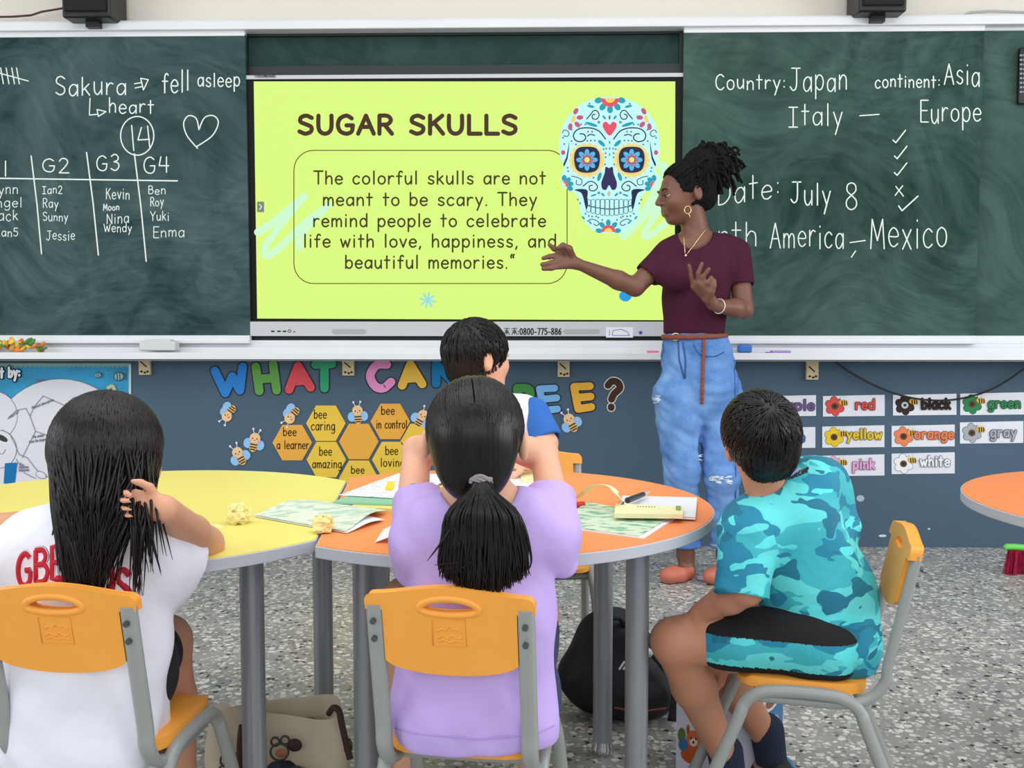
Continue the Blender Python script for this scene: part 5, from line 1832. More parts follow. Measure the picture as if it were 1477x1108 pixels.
class Head:
    def __init__(self, c, fwd, up, s, ear_b=-0.08, ear_a=0.365):
        self.c, self.s, self.eb, self.ea = V3(c), s, ear_b, ear_a
        self.r, self.f, self.u = frame(fwd, up)
        self.B = np.stack([self.r, self.f, self.u], 1)

    def pt(self, a, b, c):
        return self.c + self.s * (a * self.r + b * self.f + c * self.u)

    def add(self, S, lips=0.034):
        s, B = self.s, self.B
        R = lambda *q: np.array(q) * s
        S.ell(self.pt(0, -0.06, 0.10), R(0.345, 0.42, 0.37), B, 0.02)
        S.ell(self.pt(0, 0.10, -0.16), R(0.265, 0.28, 0.32), B, 0.03)
        S.ell(self.pt(0, 0.235, -0.40), R(0.12, 0.11, 0.09), B, 0.025)
        for q in (-1, 1):
            S.ell(self.pt(q * 0.15, 0.385, 0.005), R(0.075, 0.05, 0.038), B, 0.02, True)
            S.ell(self.pt(q * 0.17, 0.24, -0.13), R(0.10, 0.10, 0.10), B, 0.03)
            S.ell(self.pt(q * 0.055, 0.415, -0.12), R(0.04, 0.045, 0.032), B, 0.008)
            # ear: a tilted shell with a hollow
            S.ell(self.pt(q * self.ea, self.eb, -0.05), R(0.05, 0.075, 0.125), B, 0.006)
            S.ell(self.pt(q * (self.ea + 0.05), self.eb + 0.005, -0.04), R(0.032, 0.038, 0.075), B, 0.006, True)
        S.cap(self.pt(-0.17, 0.335, 0.085), self.pt(0.17, 0.335, 0.085), 0.035 * s, k=0.02)
        S.cap(self.pt(0, 0.375, 0.06), self.pt(0, 0.465, -0.10), 0.026 * s, 0.046 * s, k=0.012)
        S.cap(self.pt(-0.07, 0.355, -0.235), self.pt(0.07, 0.355, -0.235), lips * s, k=0.008)
        S.cap(self.pt(-0.055, 0.352, -0.292), self.pt(0.055, 0.352, -0.292), lips * 1.05 * s, k=0.008)
        S.cap(self.pt(-0.06, 0.40, -0.264), self.pt(0.06, 0.40, -0.264), 0.012 * s, k=0.006, sub=True)

    def features(self, body, lipcol, skin, browcol=(30, 22, 20), lid=0.5):
        s = self.s
        M = Matrix([list(r) for r in self.B])
        for q in (-1, 1):
            e = MB().ell(self.pt(q * 0.15, 0.318, 0.005), np.array((0.072, 0.05, 0.042)) * s, mat('eye_white', (206, 196, 188), 0.4), M).build('eye', None, body, smooth=True)
            MB().ell(self.pt(q * 0.15, 0.352, 0.005), np.array((0.032, 0.02, 0.036)) * s, mat('iris', (34, 22, 18), 0.2), M).build('iris', None, e, smooth=True)
            MB().tube(catmull([self.pt(q * 0.07, 0.385, 0.085), self.pt(q * 0.15, 0.385, 0.11), self.pt(q * 0.235, 0.335, 0.085)], 5), [0.008 * s, 0.012 * s] + [0.013 * s] * 7 + [0.009 * s, 0.004 * s], 6, mat('brow_%d' % browcol[0], browcol, 0.8)).build('eyebrow', None, body, smooth=True)
            MB().ell(self.pt(q * 0.15, 0.322, 0.005 + 0.045 * (1 - lid)), np.array((0.078, 0.056, 0.036)) * s, skin, M).build('upper_eyelid', None, body, smooth=True)
            MB().tube(catmull([self.pt(q * 0.085, 0.366, 0.0), self.pt(q * 0.15, 0.380, 0.012 - 0.01 * lid), self.pt(q * 0.225, 0.338, 0.002)], 5), 0.006 * s, 6, mat('lash', (24, 18, 18), 0.8)).build('eyelash', None, body, smooth=True)
        m = MB()
        for zz, w_, rr in ((-0.236, 0.08, 0.026), (-0.288, 0.065, 0.029)):
            m.tube(catmull([self.pt(-w_, 0.360, zz - 0.004), self.pt(0, 0.374, zz), self.pt(w_, 0.360, zz - 0.004)], 5), [rr * s * k for k in (0.3, 0.55, 0.75, 0.9, 0.97, 1, 0.97, 0.9, 0.75, 0.55, 0.3)], 8, mat('lips_%d' % lipcol[0], lipcol, 0.45))
        m.build('lips', None, body, smooth=True)


def hand(S, wrist, along, palm, L, curl=0.35, spread=0.10, thumb=1, k=0.004, curls=None, rs=1.0):
    d = unit(along)
    n = V3(palm)
    n = unit(n - d * (n @ d))
    sd = np.cross(d, n) * thumb
    w = V3(wrist)
    offs = (0.17, 0.06, -0.055, -0.16)
    lens = (0.40, 0.46, 0.42, 0.33)
    for i, (o, l) in enumerate(zip(offs, lens)):
        kn = w + d * L * (0.50 - 0.03 * abs(i - 1)) + sd * o * L
        S.cap(w + sd * o * 0.45 * L, kn, 0.085 * L * rs, 0.072 * L * rs, 0.012)
        c = (curls[i] if curls else curl)
        q = kn
        a = 0.0
        dirn = unit(d + sd * spread * (1.5 - i))
        r0 = (0.052 - 0.003 * i) * L * rs
        for j, fr in enumerate((0.45, 0.32, 0.23)):
            a += c * (0.7 if j == 0 else 1.0)
            e = q + (dirn * math.cos(a) + n * math.sin(a)) * l * fr * L
            S.cap(q, e, r0, r0 * 0.9, k)
            q, r0 = e, r0 * 0.9
    b = w + d * 0.14 * L + sd * 0.13 * L
    t1 = b + (d * 0.55 + sd * 0.75 + n * 0.3) * 0.24 * L
    t2 = t1 + (d * 0.85 + sd * 0.3 + n * 0.35) * 0.17 * L
    t3 = t2 + (d * 0.9 + sd * 0.05 + n * 0.3) * 0.13 * L
    S.chain([b, t1, t2, t3], [0.085 * L * rs, 0.064 * L * rs, 0.055 * L * rs, 0.045 * L * rs], k=0.006)


def slerp(a, b, t):
    a, b = unit(a), unit(b)
    w = math.acos(max(-1, min(1, float(a @ b))))
    if w < 1e-5:
        return a
    return (math.sin((1 - t) * w) * a + math.sin(t * w) * b) / math.sin(w)


def hair_disp(c, seed, amp=0.0015, n=46):
    def f(V):
        a = np.arctan2(V[:, 1] - c[1], V[:, 0] - c[0])
        return amp * (np.sin(a * n + seed + 6 * V[:, 2]) + 0.7 * np.sin(a * n * 1.73 + seed * 2 - 9 * V[:, 2]))
    return f


def short_hair(H, parent, m_, seed, fringe=0.30, nape=-0.30, whorl=(0.05, -0.45, 0.85), n=900, thick=1.0, hl=0.5):
    "cap of cropped hair with fine tufts lying away from the whorl"
    s = H.s
    rad = np.array([0.345 + 0.055 * thick, 0.42 + 0.055 * thick, 0.37 + 0.06 * thick]) * s
    cc = H.pt(0, -0.06, 0.10)
    S_ = Sdf()
    S_.ell(cc, rad, H.B, 0.01)
    S_.ell(H.pt(0, -0.26, -0.12), np.array([0.29, 0.20, 0.30]) * s, H.B, 0.05 * s * 2)
    S_.ell(H.pt(0, 0.62, -0.16), np.array([0.46, 0.48, fringe + 0.16]) * s, H.B, 0.006, True)
    for q in (-1, 1):
        S_.ell(H.pt(q * 0.42, H.eb + 0.02, -0.12), np.array([0.16, 0.13, 0.21]) * s, H.B, 0.008, True)
        S_.ell(H.pt(q * 0.42, 0.24, -0.25), np.array([0.20, 0.28, 0.26]) * s, H.B, 0.008, True)
    S_.half(H.pt(0, 0, nape), -H.u, 0.006)
    hair = organic('hair', S_, m_, parent, 0.004, 1, hair_disp(cc, seed))
    bvh = o_bvh[hair.name]
    mb = MB()
    r = np.random.default_rng(seed)
    wd = unit(whorl)
    for i in range(n):
        d = unit(r.normal(size=3))
        th = math.acos(float(d @ wd))
        far = slerp(wd, d, min(1.0 + hl / max(th, 0.05) * 0.5, 3.0)) if th > 0.02 else d
        ax = np.cross(wd, d)
        if np.linalg.norm(ax) < 1e-4:
            continue
        ax = unit(ax)
        pts = []
        for t in np.linspace(0, 1, 6):
            al = th + t * hl * (0.7 + 0.5 * r.random() * 0.3)
            q = wd * math.cos(al) + np.cross(ax, wd) * math.sin(al)
            pts.append(cc + H.B @ (rad * q * (1.0 + 0.012 * math.sin(t * 3))))
        # keep only tufts that lie on the cap
        hit = bvh.find_nearest(Vector(tuple(pts[0])))
        hit2 = bvh.find_nearest(Vector(tuple(pts[-1])))
        if hit[3] is None or hit[3] > 0.008 or hit2[3] > 0.011:
            continue
        mb.tube(pts, [0.0016, 0.0022, 0.0022, 0.0018, 0.0012, 0.0004], 4, caps=False)
    mb.build('hair_tufts', m_, hair, smooth=True)
    return hair


def ribbon(mb, pts, w, normals, m=None):
    "flat lock of hair: tapered ribbon with a raised middle"
    vs, fs = [], []
    k = len(pts)
    for i in range(k):
        p = V3(pts[i])
        t = V3(pts[min(i + 1, k - 1)]) - V3(pts[max(i - 1, 0)])
        nn = unit(normals[i])
        sd = np.cross(t, nn)
        l = np.linalg.norm(sd)
        sd = sd / l if l > 1e-9 else np.array([1, 0, 0])
        ww = w[i] if hasattr(w, '__len__') else w
        vs += [p - sd * ww, p + nn * ww * 0.45, p + sd * ww, p - nn * ww * 0.3]
    for i in range(k - 1):
        for a in range(4):
            b = (a + 1) % 4
            fs.append((4 * i + a, 4 * i + b, 4 * i + 4 + b, 4 * i + 4 + a))
    mb.add(vs, fs, m)


def drape(o_name, px, py, off=0.0015):
    "the point of a garment seen at photo position (px, py), lifted by off along its normal"
    d = Vector(tuple(ray(px, py))).normalized()
    h = o_bvh[o_name].ray_cast(Vector((0, 0, CAM_H)), d)
    if h[0] is None:
        return None
    n = h[1] if h[1].dot(d) < 0 else -h[1]
    return np.array(h[0] + n * off)


def draped_strokes(o_name, strokes, r, m_, name, parent, off=0.001, flat=True, sub=3):
    mb = MB()
    for q in strokes:
        pts = []
        for a, b in zip(q[:-1], q[1:]):
            for j in range(sub):
                p = drape(o_name, a[0] + (b[0] - a[0]) * j / sub, a[1] + (b[1] - a[1]) * j / sub, off)
                if p is not None:
                    pts.append(p)
        p = drape(o_name, q[-1][0], q[-1][1], off)
        if p is not None:
            pts.append(p)
        if len(pts) > 1:
            mb.tube(pts, (r, r) if False else r, 8)
    return mb.build(name, m_, parent, smooth=True)


skin_teacher = mat('deep_brown_skin', (118, 78, 62), 0.45, var=0.04, vscale=14, spec=0.45, sss=0.08)
skin_light = mat('light_skin', (224, 172, 144), 0.5, var=0.03, vscale=18, spec=0.4, sss=0.15)
skin_tan = mat('tan_skin', (192, 136, 108), 0.5, var=0.04, vscale=18, spec=0.4, sss=0.12)
skin_left = mat('warm_skin', (212, 156, 126), 0.5, var=0.03, vscale=18, spec=0.4, sss=0.14)
hair_black = make_hair('black_hair', (7, 6, 7), (24, 19, 21))
hair_brown = make_hair('brown_black_hair', (8, 6, 7), (36, 26, 29))
hair_locs = mat('black_locs', (14, 12, 13), 0.8, bump=0.6, bscale=160, spec=0.25)

# ------------------------------------------------------------------ the teacher
T = thing('person', 'teacher in a dark plum T-shirt and ripped blue jeans gesturing at the screen', 'person', (P(1005, 800, 4.1)[0], 4.10, 0))
H = Head(P(985, 280, 4.10), (-0.97, -0.20, -0.14), (-0.06, 0.02, 1), 0.236, -0.13)
S_ = Sdf()
H.add(S_, 0.050)
S_.cap(P(997, 303, 4.11), P(1007, 352, 4.12), 0.050, 0.056, 0.02)
S_.cap(P(985, 356, 4.09), P(1040, 356, 4.13), 0.055, k=0.03)
S_.cap(P(1008, 385, 4.12), P(1002, 540, 4.12), 0.10, 0.09, 0.03, ax=(0.25, 1, 0), sq=0.62)
sh_r, el_r, wr_r = P(966, 364, 4.09), P(916, 414, 4.03), P(834, 381, 3.99)
S_.chain([sh_r, el_r], [0.047, 0.037], 0.02)
S_.chain([el_r, lerp(el_r, wr_r, 0.3), wr_r], [0.036, 0.037, 0.021], 0.014)
# right hand, open towards the class: fingers fan out to the left
pk = [P(806, 360, 3.98), P(803, 369, 3.965), P(804, 377, 3.96), P(807, 384, 3.96)]
for q_ in pk:
    S_.cap(lerp(wr_r, q_, 0.05), q_, 0.017, 0.0135, 0.012)
for a_, b_, c_ in ((pk[0], P(799, 359, 3.97), P(792.5, 353, 3.965)), (pk[1], P(793, 370, 3.95), P(783.5, 372.5, 3.945)), (pk[2], P(793, 380, 3.945), P(781.5, 381.5, 3.94)), (pk[3], P(795, 387, 3.945), P(783.5, 388, 3.94))):
    S_.chain([a_, b_, c_], [0.0115, 0.0105, 0.0085], 0.004)
S_.chain([P(826, 373, 3.985), P(821, 359, 3.95), P(812, 354.5, 3.935), P(806.5, 357, 3.93)], [0.017, 0.014, 0.012, 0.0095], 0.006)
sh_l, el_l, wr_l = P(1062, 364, 4.13), P(1073, 446, 4.06), P(1030, 441, 3.93)
S_.chain([sh_l, el_l], [0.047, 0.037], 0.02)
S_.chain([el_l, lerp(el_l, wr_l, 0.3), wr_l], [0.036, 0.037, 0.022], 0.014)
pk = [P(1001, 413, 3.90), P(1007, 408, 3.885), P(1013, 411, 3.88), P(1017, 417, 3.885)]
for q_ in pk:
    S_.cap(lerp(wr_l, q_, 0.12), q_, 0.019, 0.0145, 0.012)
for a_, b_, c_ in ((pk[0], P(997, 398, 3.885), P(994, 383, 3.875)), (pk[1], P(1007, 394, 3.87), P(1012.5, 380, 3.865)), (pk[2], P(1015, 398, 3.87), P(1022.5, 388, 3.86)), (pk[3], P(1020, 408, 3.87), P(1026, 400, 3.87))):
    S_.chain([a_, b_, c_], [0.0105, 0.0095, 0.0078], 0.003)
S_.chain([P(1020, 432, 3.90), P(1026, 421, 3.875), P(1029, 412, 3.87), P(1030, 405, 3.87)], [0.018, 0.0135, 0.012, 0.0095], 0.006)
# legs down to the feet
for hp_, kn_, an_, toe_, heel_ in ((P(978, 560, 4.09), P(985, 682, 4.07), P(989, 800, 4.12), PZ(967, 829, 0.03), PZ(991, 824, 0.03)), (P(1034, 560, 4.13), P(1042, 690, 4.07), P(1046, 800, 4.12), PZ(1030, 831, 0.03), PZ(1050, 822, 0.03))):
    S_.chain([hp_ + np.array([0, 0.03, -0.05]), kn_, lerp(kn_, an_, 0.3), an_], [0.060, 0.048, 0.046, 0.034], 0.02)
    S_.chain([an_, heel_, toe_], [0.034, 0.030, 0.026], 0.02)
tb = organic('body', S_, skin_teacher, T, 0.004, 2)
H.features(tb, (140, 76, 72), skin_teacher, lid=0.75)
# shirt
S_ = Sdf()
S_.cap(P(1008, 385, 4.11), P(1003, 430, 4.11), 0.138, 0.128, 0.03, ax=(0.25, 1, 0), sq=0.70)
S_.cap(P(1003, 430, 4.11), P(1001, 478, 4.11), 0.128, 0.122, 0.03, ax=(0.25, 1, 0), sq=0.74)
S_.cap(P(984, 358, 4.09), P(1044, 358, 4.13), 0.062, k=0.03)
S_.ell(P(975, 398, 4.035), (0.070, 0.062, 0.068), k=0.03)
S_.ell(P(1016, 399, 4.045), (0.070, 0.058, 0.068), k=0.03)
S_.sleeve(sh_r, lerp(sh_r, el_r, 0.68), 0.058, 0.055, 0.025)
S_.half(lerp(sh_r, el_r, 0.66), el_r - sh_r, 0.004) if False else None
S_.sleeve(sh_l, lerp(sh_l, el_l, 0.60), 0.060, 0.055, 0.02)
S_.cap(P(1004, 335, 4.085), P(1003, 338, 3.90), 0.066, k=0.006, sub=True)
S_.cap(P(1004, 335, 4.085), P(1007, 322, 4.2), 0.062, k=0.006, sub=True)
S_.half(P(1001, 481.5, 4.1), (0, 0, -1), 0.004)
plum = mat('plum_rib_knit', (70, 26, 48), 0.85, var=0.08, vscale=20, bump=0.25, bscale=260, stretch=(1, 1, 0.05), spec=0.2)
sh = organic('shirt', S_, plum, T, 0.005, 2, folds(0.0025, 5, 26))
# jeans
S_ = Sdf()
S_.cap(P(1002, 484, 4.11), P(1005, 518, 4.11), 0.118, 0.140, 0.03, ax=(0.2, 1, 0), sq=0.72)
S_.cap(P(1005, 518, 4.11), P(1008, 562, 4.115), 0.140, 0.162, 0.03, ax=(0.2, 1, 0), sq=0.72)
S_.chain([P(976, 570, 4.09), P(979, 610, 4.085), P(983, 682, 4.06), P(986, 740, 4.09), P(989, 786, 4.12)], [0.095, 0.086, 0.068, 0.066, 0.064], 0.02)
S_.chain([P(1036, 570, 4.13), P(1038, 620, 4.12), P(1041, 690, 4.06), P(1044, 740, 4.09), P(1045, 786, 4.12)], [0.098, 0.086, 0.068, 0.064, 0.062], 0.02)
S_.half(P(1005, 478.5, 4.1), (0, 0, 1), 0.004)
S_.half((0, 4.12, P(1020, 788, 4.12)[2]), (0, 0, -1), 0.004)
denim, nt, b_, tc = node_mat('light_blue_denim', 0.85)
n1 = N(nt, 'ShaderNodeTexNoise', Scale=9.0, Detail=5.0)
n2 = N(nt, 'ShaderNodeTexNoise', Scale=220.0, Detail=2.0)
nt.links.new(tc.outputs['Object'], n1.inputs['Vector'])
nt.links.new(tc.outputs['Object'], n2.inputs['Vector'])
ad = N(nt, 'ShaderNodeMath', _operation='MULTIPLY_ADD')
ad.inputs[1].default_value = 0.35
nt.links.new(n2.outputs['Fac'], ad.inputs[0])
nt.links.new(n1.outputs['Fac'], ad.inputs[2])
r_ = ramp(nt, [(0.45, (74, 118, 184)), (0.95, (132, 174, 228))])
nt.links.new(ad.outputs[0], r_.inputs[0])
nt.links.new(r_.outputs[0], b_.inputs['Base Color'])
b_.inputs['Specular IOR Level'].default_value = 0.2
jn = organic('jeans', S_, denim, T, 0.005, 2, folds(0.006, 9, 34, 6, 1.2))
seam = mat('dark_denim_seam', (62, 92, 146), 0.9)
ds = draped_strokes(jn.name, [[(978, 492), (980, 520), (987, 546)], [(985, 494), (989, 520), (988, 546)]], 0.0035, seam, 'fly_seam', jn)
draped_strokes(jn.name, [catmull([(1000, 497), (1010, 512), (1030, 514), (1044, 508)], 4), [(957, 497), (958, 506), (955, 514)]], 0.0025, seam, 'pocket_seam', jn)
draped_strokes(jn.name, [[(1058, 500), (1060, 560), (1061, 640), (1061, 770)]], 0.0022, seam, 'side_seam', jn)
draped_strokes(jn.name, [[(1024, 786), (1043, 788), (1062, 786)]], 0.0028, mat('pale_denim', (170, 198, 228), 0.9), 'frayed_hem', jn)
rip = mat('white_threads', (222, 230, 240), 0.9)
m = MB()
r = random.Random(4)
for cx_, cy_, sx, sy, n_ in ((1040, 692, 15, 5, 26), (1008, 655, 3.5, 10, 16), (947, 576, 3, 7, 14)):
    for i in range(n_):
        x, y = cx_ + r.uniform(-1, 1) * sx, cy_ + r.uniform(-1, 1) * sy
        a_, b_2 = drape(jn.name, x - 3.5, y + r.uniform(-1, 1)), drape(jn.name, x + 3.5, y + r.uniform(-1.5, 1.5))
        if a_ is not None and b_2 is not None and np.linalg.norm(a_ - b_2) < 0.05:
            m.tube([a_, b_2], 0.0022, 5)
m.build('ripped_threads', rip, jn, smooth=True)
# belt with hanging braided end
leather = mat('braided_brown_leather', (134, 72, 56), 0.6, bump=0.5, bscale=120)
bw = []
for i in range(40):
    a_ = 2 * math.pi * i / 40
    bw.append(P(1002, 485, 4.11) + np.array([0.131 * math.cos(a_), 0.101 * math.sin(a_), 0.004 * math.cos(a_) ]))
bw = [q_ + np.array([0, 0.25 * -0.1 * (q_[0] - bw[0][0] + 0.131), 0]) for q_ in bw]
bw.append(bw[0])
m = MB()
m.tube(bw, [(0.010, 0.004)] * len(bw), 8, caps=False, flat=(0, 0, 1))
blt = m.build('belt', leather, T, smooth=True)
m = MB()
for k_ in (0, 1):
    pts = []
    for i in range(34):
        t = i / 33
        q_ = drape(jn.name, 1015 - 3 * t + 1.5 * math.sin(i * 1.5 + k_ * math.pi), 490 + 92 * t, 0.006)
        if q_ is not None:
            pts.append(q_)
    m.tube(pts, 0.0048, 6)
m.build('belt_braid', leather, blt, smooth=True)
bq = drape(jn.name, 977, 487, 0.010)
bq = P(977, 487, 3.99) if bq is None else bq
m = MB()
m.tube([bq + np.array([0.016 * math.cos(a), 0, 0.014 * math.sin(a)]) for a in np.linspace(0, 2 * math.pi, 17)], 0.0035, 8, caps=False)
m.build('buckle', mat('pale_gold', (226, 206, 170), 0.25, 0.9), blt, smooth=True)
# shoes
tanl = mat('terracotta_leather', (198, 112, 90), 0.5, var=0.04, vscale=20)
for toe_, heel_ in ((PZ(965, 831, 0.03), PZ(990, 825, 0.03)), (PZ(1028, 832, 0.03), PZ(1049, 823, 0.03))):
    S_ = Sdf()
    S_.chain([heel_, lerp(heel_, toe_, 0.55), toe_], [0.036, 0.039, 0.031], 0.02)
    S_.ell(lerp(heel_, toe_, 1.0) + np.array([0, 0, 0.004]), (0.038, 0.038, 0.027), k=0.02)
    S_.half((0, 0, 0.002), (0, 0, -1), 0.004)
    S_.cap(heel_ + np.array([0, 0, 0.05]), lerp(heel_, toe_, 0.42) + np.array([0, 0, 0.055]), 0.033, k=0.008, sub=True)
    organic('shoe', S_, tanl, T, 0.004, 2)
# hair: swept up under a bun of locs
S_ = Sdf()
s = H.s
S_.ell(H.pt(0, -0.08, 0.12), np.array([0.385, 0.45, 0.42]) * s, H.B, 0.01)
S_.ell(H.pt(0, -0.38, 0.02), np.array([0.28, 0.22, 0.34]) * s, H.B, 0.03)
S_.ell(P(1016, 241, 4.12), (0.088, 0.085, 0.084), k=0.03)
S_.ell(P(1030, 232, 4.12), (0.060, 0.060, 0.060), k=0.03)
S_.ell(H.pt(0, 0.63, -0.05), np.array([0.60, 0.60, 0.53]) * s, H.B, 0.008, True)
for q in (-1, 1):
    S_.ell(H.pt(q * 0.44, -0.12, -0.13), np.array([0.17, 0.12, 0.21]) * s, H.B, 0.008, True)
    S_.ell(H.pt(q * 0.42, 0.10, -0.26), np.array([0.25, 0.26, 0.28]) * s, H.B, 0.008, True)
S_.half(H.pt(0, 0, -0.36), -H.u, 0.01)
th_ = organic('hair', S_, hair_locs, T, 0.004, 1, hair_disp(H.c, 2, 0.002, 40))
m = MB()
r = np.random.default_rng(8)
bc_ = P(1024, 238, 4.12)
for i in range(150):
    d = unit(r.normal(size=3))
    if d[2] < -0.6:
        continue
    a_ = bc_ + d * 0.072
    e = unit(np.array([0.7, r.uniform(-0.5, 0.5), -0.25]) + 0.6 * r.normal(size=3))
    b2 = a_ + d * 0.012 + e * 0.035
    c2 = b2 + e * 0.025 + np.array([0, 0, -0.030])
    m.tube(catmull([a_ - d * 0.02, a_, b2, c2], 4), 0.0055, 6)
for i in range(110):  # locs drawn up from hairline to bun
    d = unit(r.normal(size=3) * np.array([1, 1, 0.8]))
    rad = np.array([0.39, 0.455, 0.425]) * s
    q0 = H.pt(0, -0.08, 0.12) + H.B @ (rad * d)
    hit = o_bvh[th_.name].find_nearest(Vector(tuple(q0)))
    if hit[3] > 0.008:
        continue
    tgt = unit(H.B.T @ (bc_ - H.pt(0, -0.08, 0.12)))
    pts = [H.pt(0, -0.08, 0.12) + H.B @ (rad * 1.01 * slerp(d, tgt, t)) for t in np.linspace(0, 0.8, 7)]
    m.tube(pts, 0.0045, 6)
m.build('loc_strand', hair_locs, th_, smooth=True)
# jewellery
gold_m = mat('gold', (232, 196, 140), 0.25, 0.9)
ec = H.pt(0.40, -0.12, -0.21)
ec = P(992, 303, 4.00)
m = MB()
m.tube([ec + np.array([0.013 * math.cos(a), 0, 0.015 * math.sin(a)]) for a in np.linspace(0, 2 * math.pi, 17)], 0.0022, 6, caps=False)
m.tube([P(993, 307, 4.0), P(996, 315, 4.0)], 0.0022, 6)
m.build('earring', gold_m, T, smooth=True)
m = MB()
for a_, c_ in (((1027, 318), (990, 368)), ((986, 340), (988, 367))):
    pts = []
    for t in np.linspace(0, 1, 14):
        x, y = a_[0] + (c_[0] - a_[0]) * t, a_[1] + (c_[1] - a_[1]) * t
        best = None
        for nm in (tb.name, sh.name):
            q_ = drape(nm, x, y, 0.002)
            if q_ is not None and (best is None or q_[1] < best[1]):
                best = q_
        if best is not None and abs(best[1] - 4.05) < 0.2:
            pts.append(best)
    if len(pts) > 2:
        m.tube(pts, 0.0016, 6)
q_ = drape(sh.name, 989, 369, 0.004)
if q_ is not None:
    m.ell(q_, (0.005, 0.003, 0.006))
m.build('necklace', gold_m, T, smooth=True)
m = MB()
wd_ = unit(wr_l - el_l)
e1 = unit(np.cross(wd_, (0, 0, 1)))
e2 = np.cross(wd_, e1)
bc2 = lerp(wr_l, el_l, 0.16)
m.tube([bc2 + 0.028 * (e1 * math.cos(a) + e2 * math.sin(a)) for a in np.linspace(0, 2 * math.pi, 21)], 0.0026, 6, caps=False)
m.build('bracelet', mat('pale_beads', (230, 220, 206), 0.4), T, smooth=True)

# ------------------------------------------------------------------ the girl with the ponytail
G1 = thing('person', 'girl in a lilac T-shirt with a black ponytail, seen from behind', 'person', (P(690, 1000, 1.62)[0], 1.63, ZS))
H = Head(P(686, 632, 1.62), (0.04, 1, 0.04), (0.02, -0.03, 1), 0.196, -0.06, 0.405)
S_ = Sdf()
H.add(S_)
S_.cap(P(690, 668, 1.625), P(694, 735, 1.62), 0.043, 0.048, 0.02)
S_.cap(P(640, 748, 1.62), P(748, 748, 1.62), 0.045, k=0.03)
S_.cap(P(694, 770, 1.62), P(690, 955, 1.645), 0.080, 0.095, 0.03, ax=(0, 1, 0), sq=0.62)
for sgn, sh_, el_, wr_ in ((-1, P(592, 776, 1.63), P(601, 650, 1.80), P(650, 640, 1.735)), (1, P(806, 764, 1.63), P(784, 654, 1.80), P(728, 648, 1.735))):
    S_.chain([sh_, el_], [0.030, 0.0245], 0.012)
    S_.chain([el_, lerp(el_, wr_, 0.4), wr_], [0.0245, 0.025, 0.019], 0.012)
    hand(S_, wr_, H.pt(-sgn * 0.2, 0.55, -0.1) - wr_, H.c - wr_, 0.135, 0.35, 0.08, sgn)
for hx_, kx_, ky_, kz_ in ((650, 585, 1.93, 0.52), (735, 770, 1.93, 0.50)):
    hp_ = P(hx_, 1000, 1.66)
    hp_[2] = ZS + 0.072
    kn_ = P(kx_, 900, ky_)
    kn_[2] = kz_
    an_ = kn_ + np.array([0, 0.02, -0.36])
    S_.chain([hp_, kn_, lerp(kn_, an_, 0.35), an_], [0.070, 0.045, 0.042, 0.028], 0.02)
    S_.chain([an_, an_ + np.array([0, 0.0, -0.09]), an_ + np.array([0, 0.13, -0.115])], [0.028, 0.028, 0.022], 0.02)
    sdh = Sdf()
    sdh.chain([an_ + np.array([0, -0.01, -0.115]), an_ + np.array([0, 0.14, -0.122])], [0.036, 0.034], 0.02)
    organic('shoe', sdh, mat('white_trainer', (220, 220, 224), 0.6), G1, 0.006)
body = organic('body', S_, skin_light, G1, 0.004, 2)
H.features(body, (196, 110, 104), skin_light)
S_ = Sdf()
S_.cap(P(694, 790, 1.62), P(692, 900, 1.62), 0.108, 0.116, 0.03, ax=(0, 1, 0), sq=0.70)
S_.cap(P(692, 900, 1.62), P(685, 1040, 1.64), 0.118, 0.140, 0.03, ax=(0, 1, 0), sq=0.66)
S_.cap(P(634, 752, 1.62), P(758, 750, 1.62), 0.053, k=0.035)
for sgn, sh_, el_ in ((-1, P(604, 782, 1.63), P(601, 650, 1.80)), (1, P(798, 776, 1.63), P(784, 654, 1.80))):
    S_.sleeve(sh_, lerp(sh_, el_, 0.46), 0.043, 0.043, 0.03)
    # the loose sleeve hangs below the raised arm
    dr = P(593, 826, 1.645) if sgn < 0 else P(814, 812, 1.645)
    S_.cap(sh_, dr, 0.040, 0.022, 0.02)
S_.cap(P(693, 690, 1.61), P(693, 706, 1.61), 0.058, k=0.006, sub=True)
S_.cap(P(620, 1048, 1.59), P(755, 1048, 1.59), 0.034, k=0.07)
S_.half((0, 1.6, P(690, 1084, 1.56)[2]), (0.03, 0, -1), 0.004)
lilac = mat('lilac_cotton', (194, 170, 232), 0.9, var=0.03, vscale=9, bump=0.8, bscale=11, spec=0.15)
sh = organic('shirt', S_, lilac, G1, 0.0045, 2, folds(0.0065, 21, 26, 6, 0.5))
draped_strokes(sh.name, [[(556, 1046), (600, 1058), (690, 1066), (770, 1060), (812, 1040)]], 0.0014, mat('lilac_seam', (176, 150, 214), 0.9), 'hem_seam', sh)
S_ = Sdf()
S_.cap(P(655, 1010, 1.655), P(725, 1010, 1.655), 0.096, k=0.02, ax=(0, 1, 0), sq=0.9)
for hx_, kx_, kz_ in ((650, 585, 0.52), (735, 770, 0.50)):
    hp_ = P(hx_, 1000, 1.66)
    hp_[2] = ZS + 0.074
    kn_ = P(kx_, 900, 1.93)
    kn_[2] = kz_
    S_.cap(hp_, lerp(hp_, kn_, 0.7), 0.076, 0.06, 0.02)
S_.half((0, 0, ZS + 0.001), (0, 0, -1), 0.006)
organic('shorts', S_, mat('navy_denim', (52, 62, 92), 0.9), G1, 0.006, 2, folds(0.003, 4))
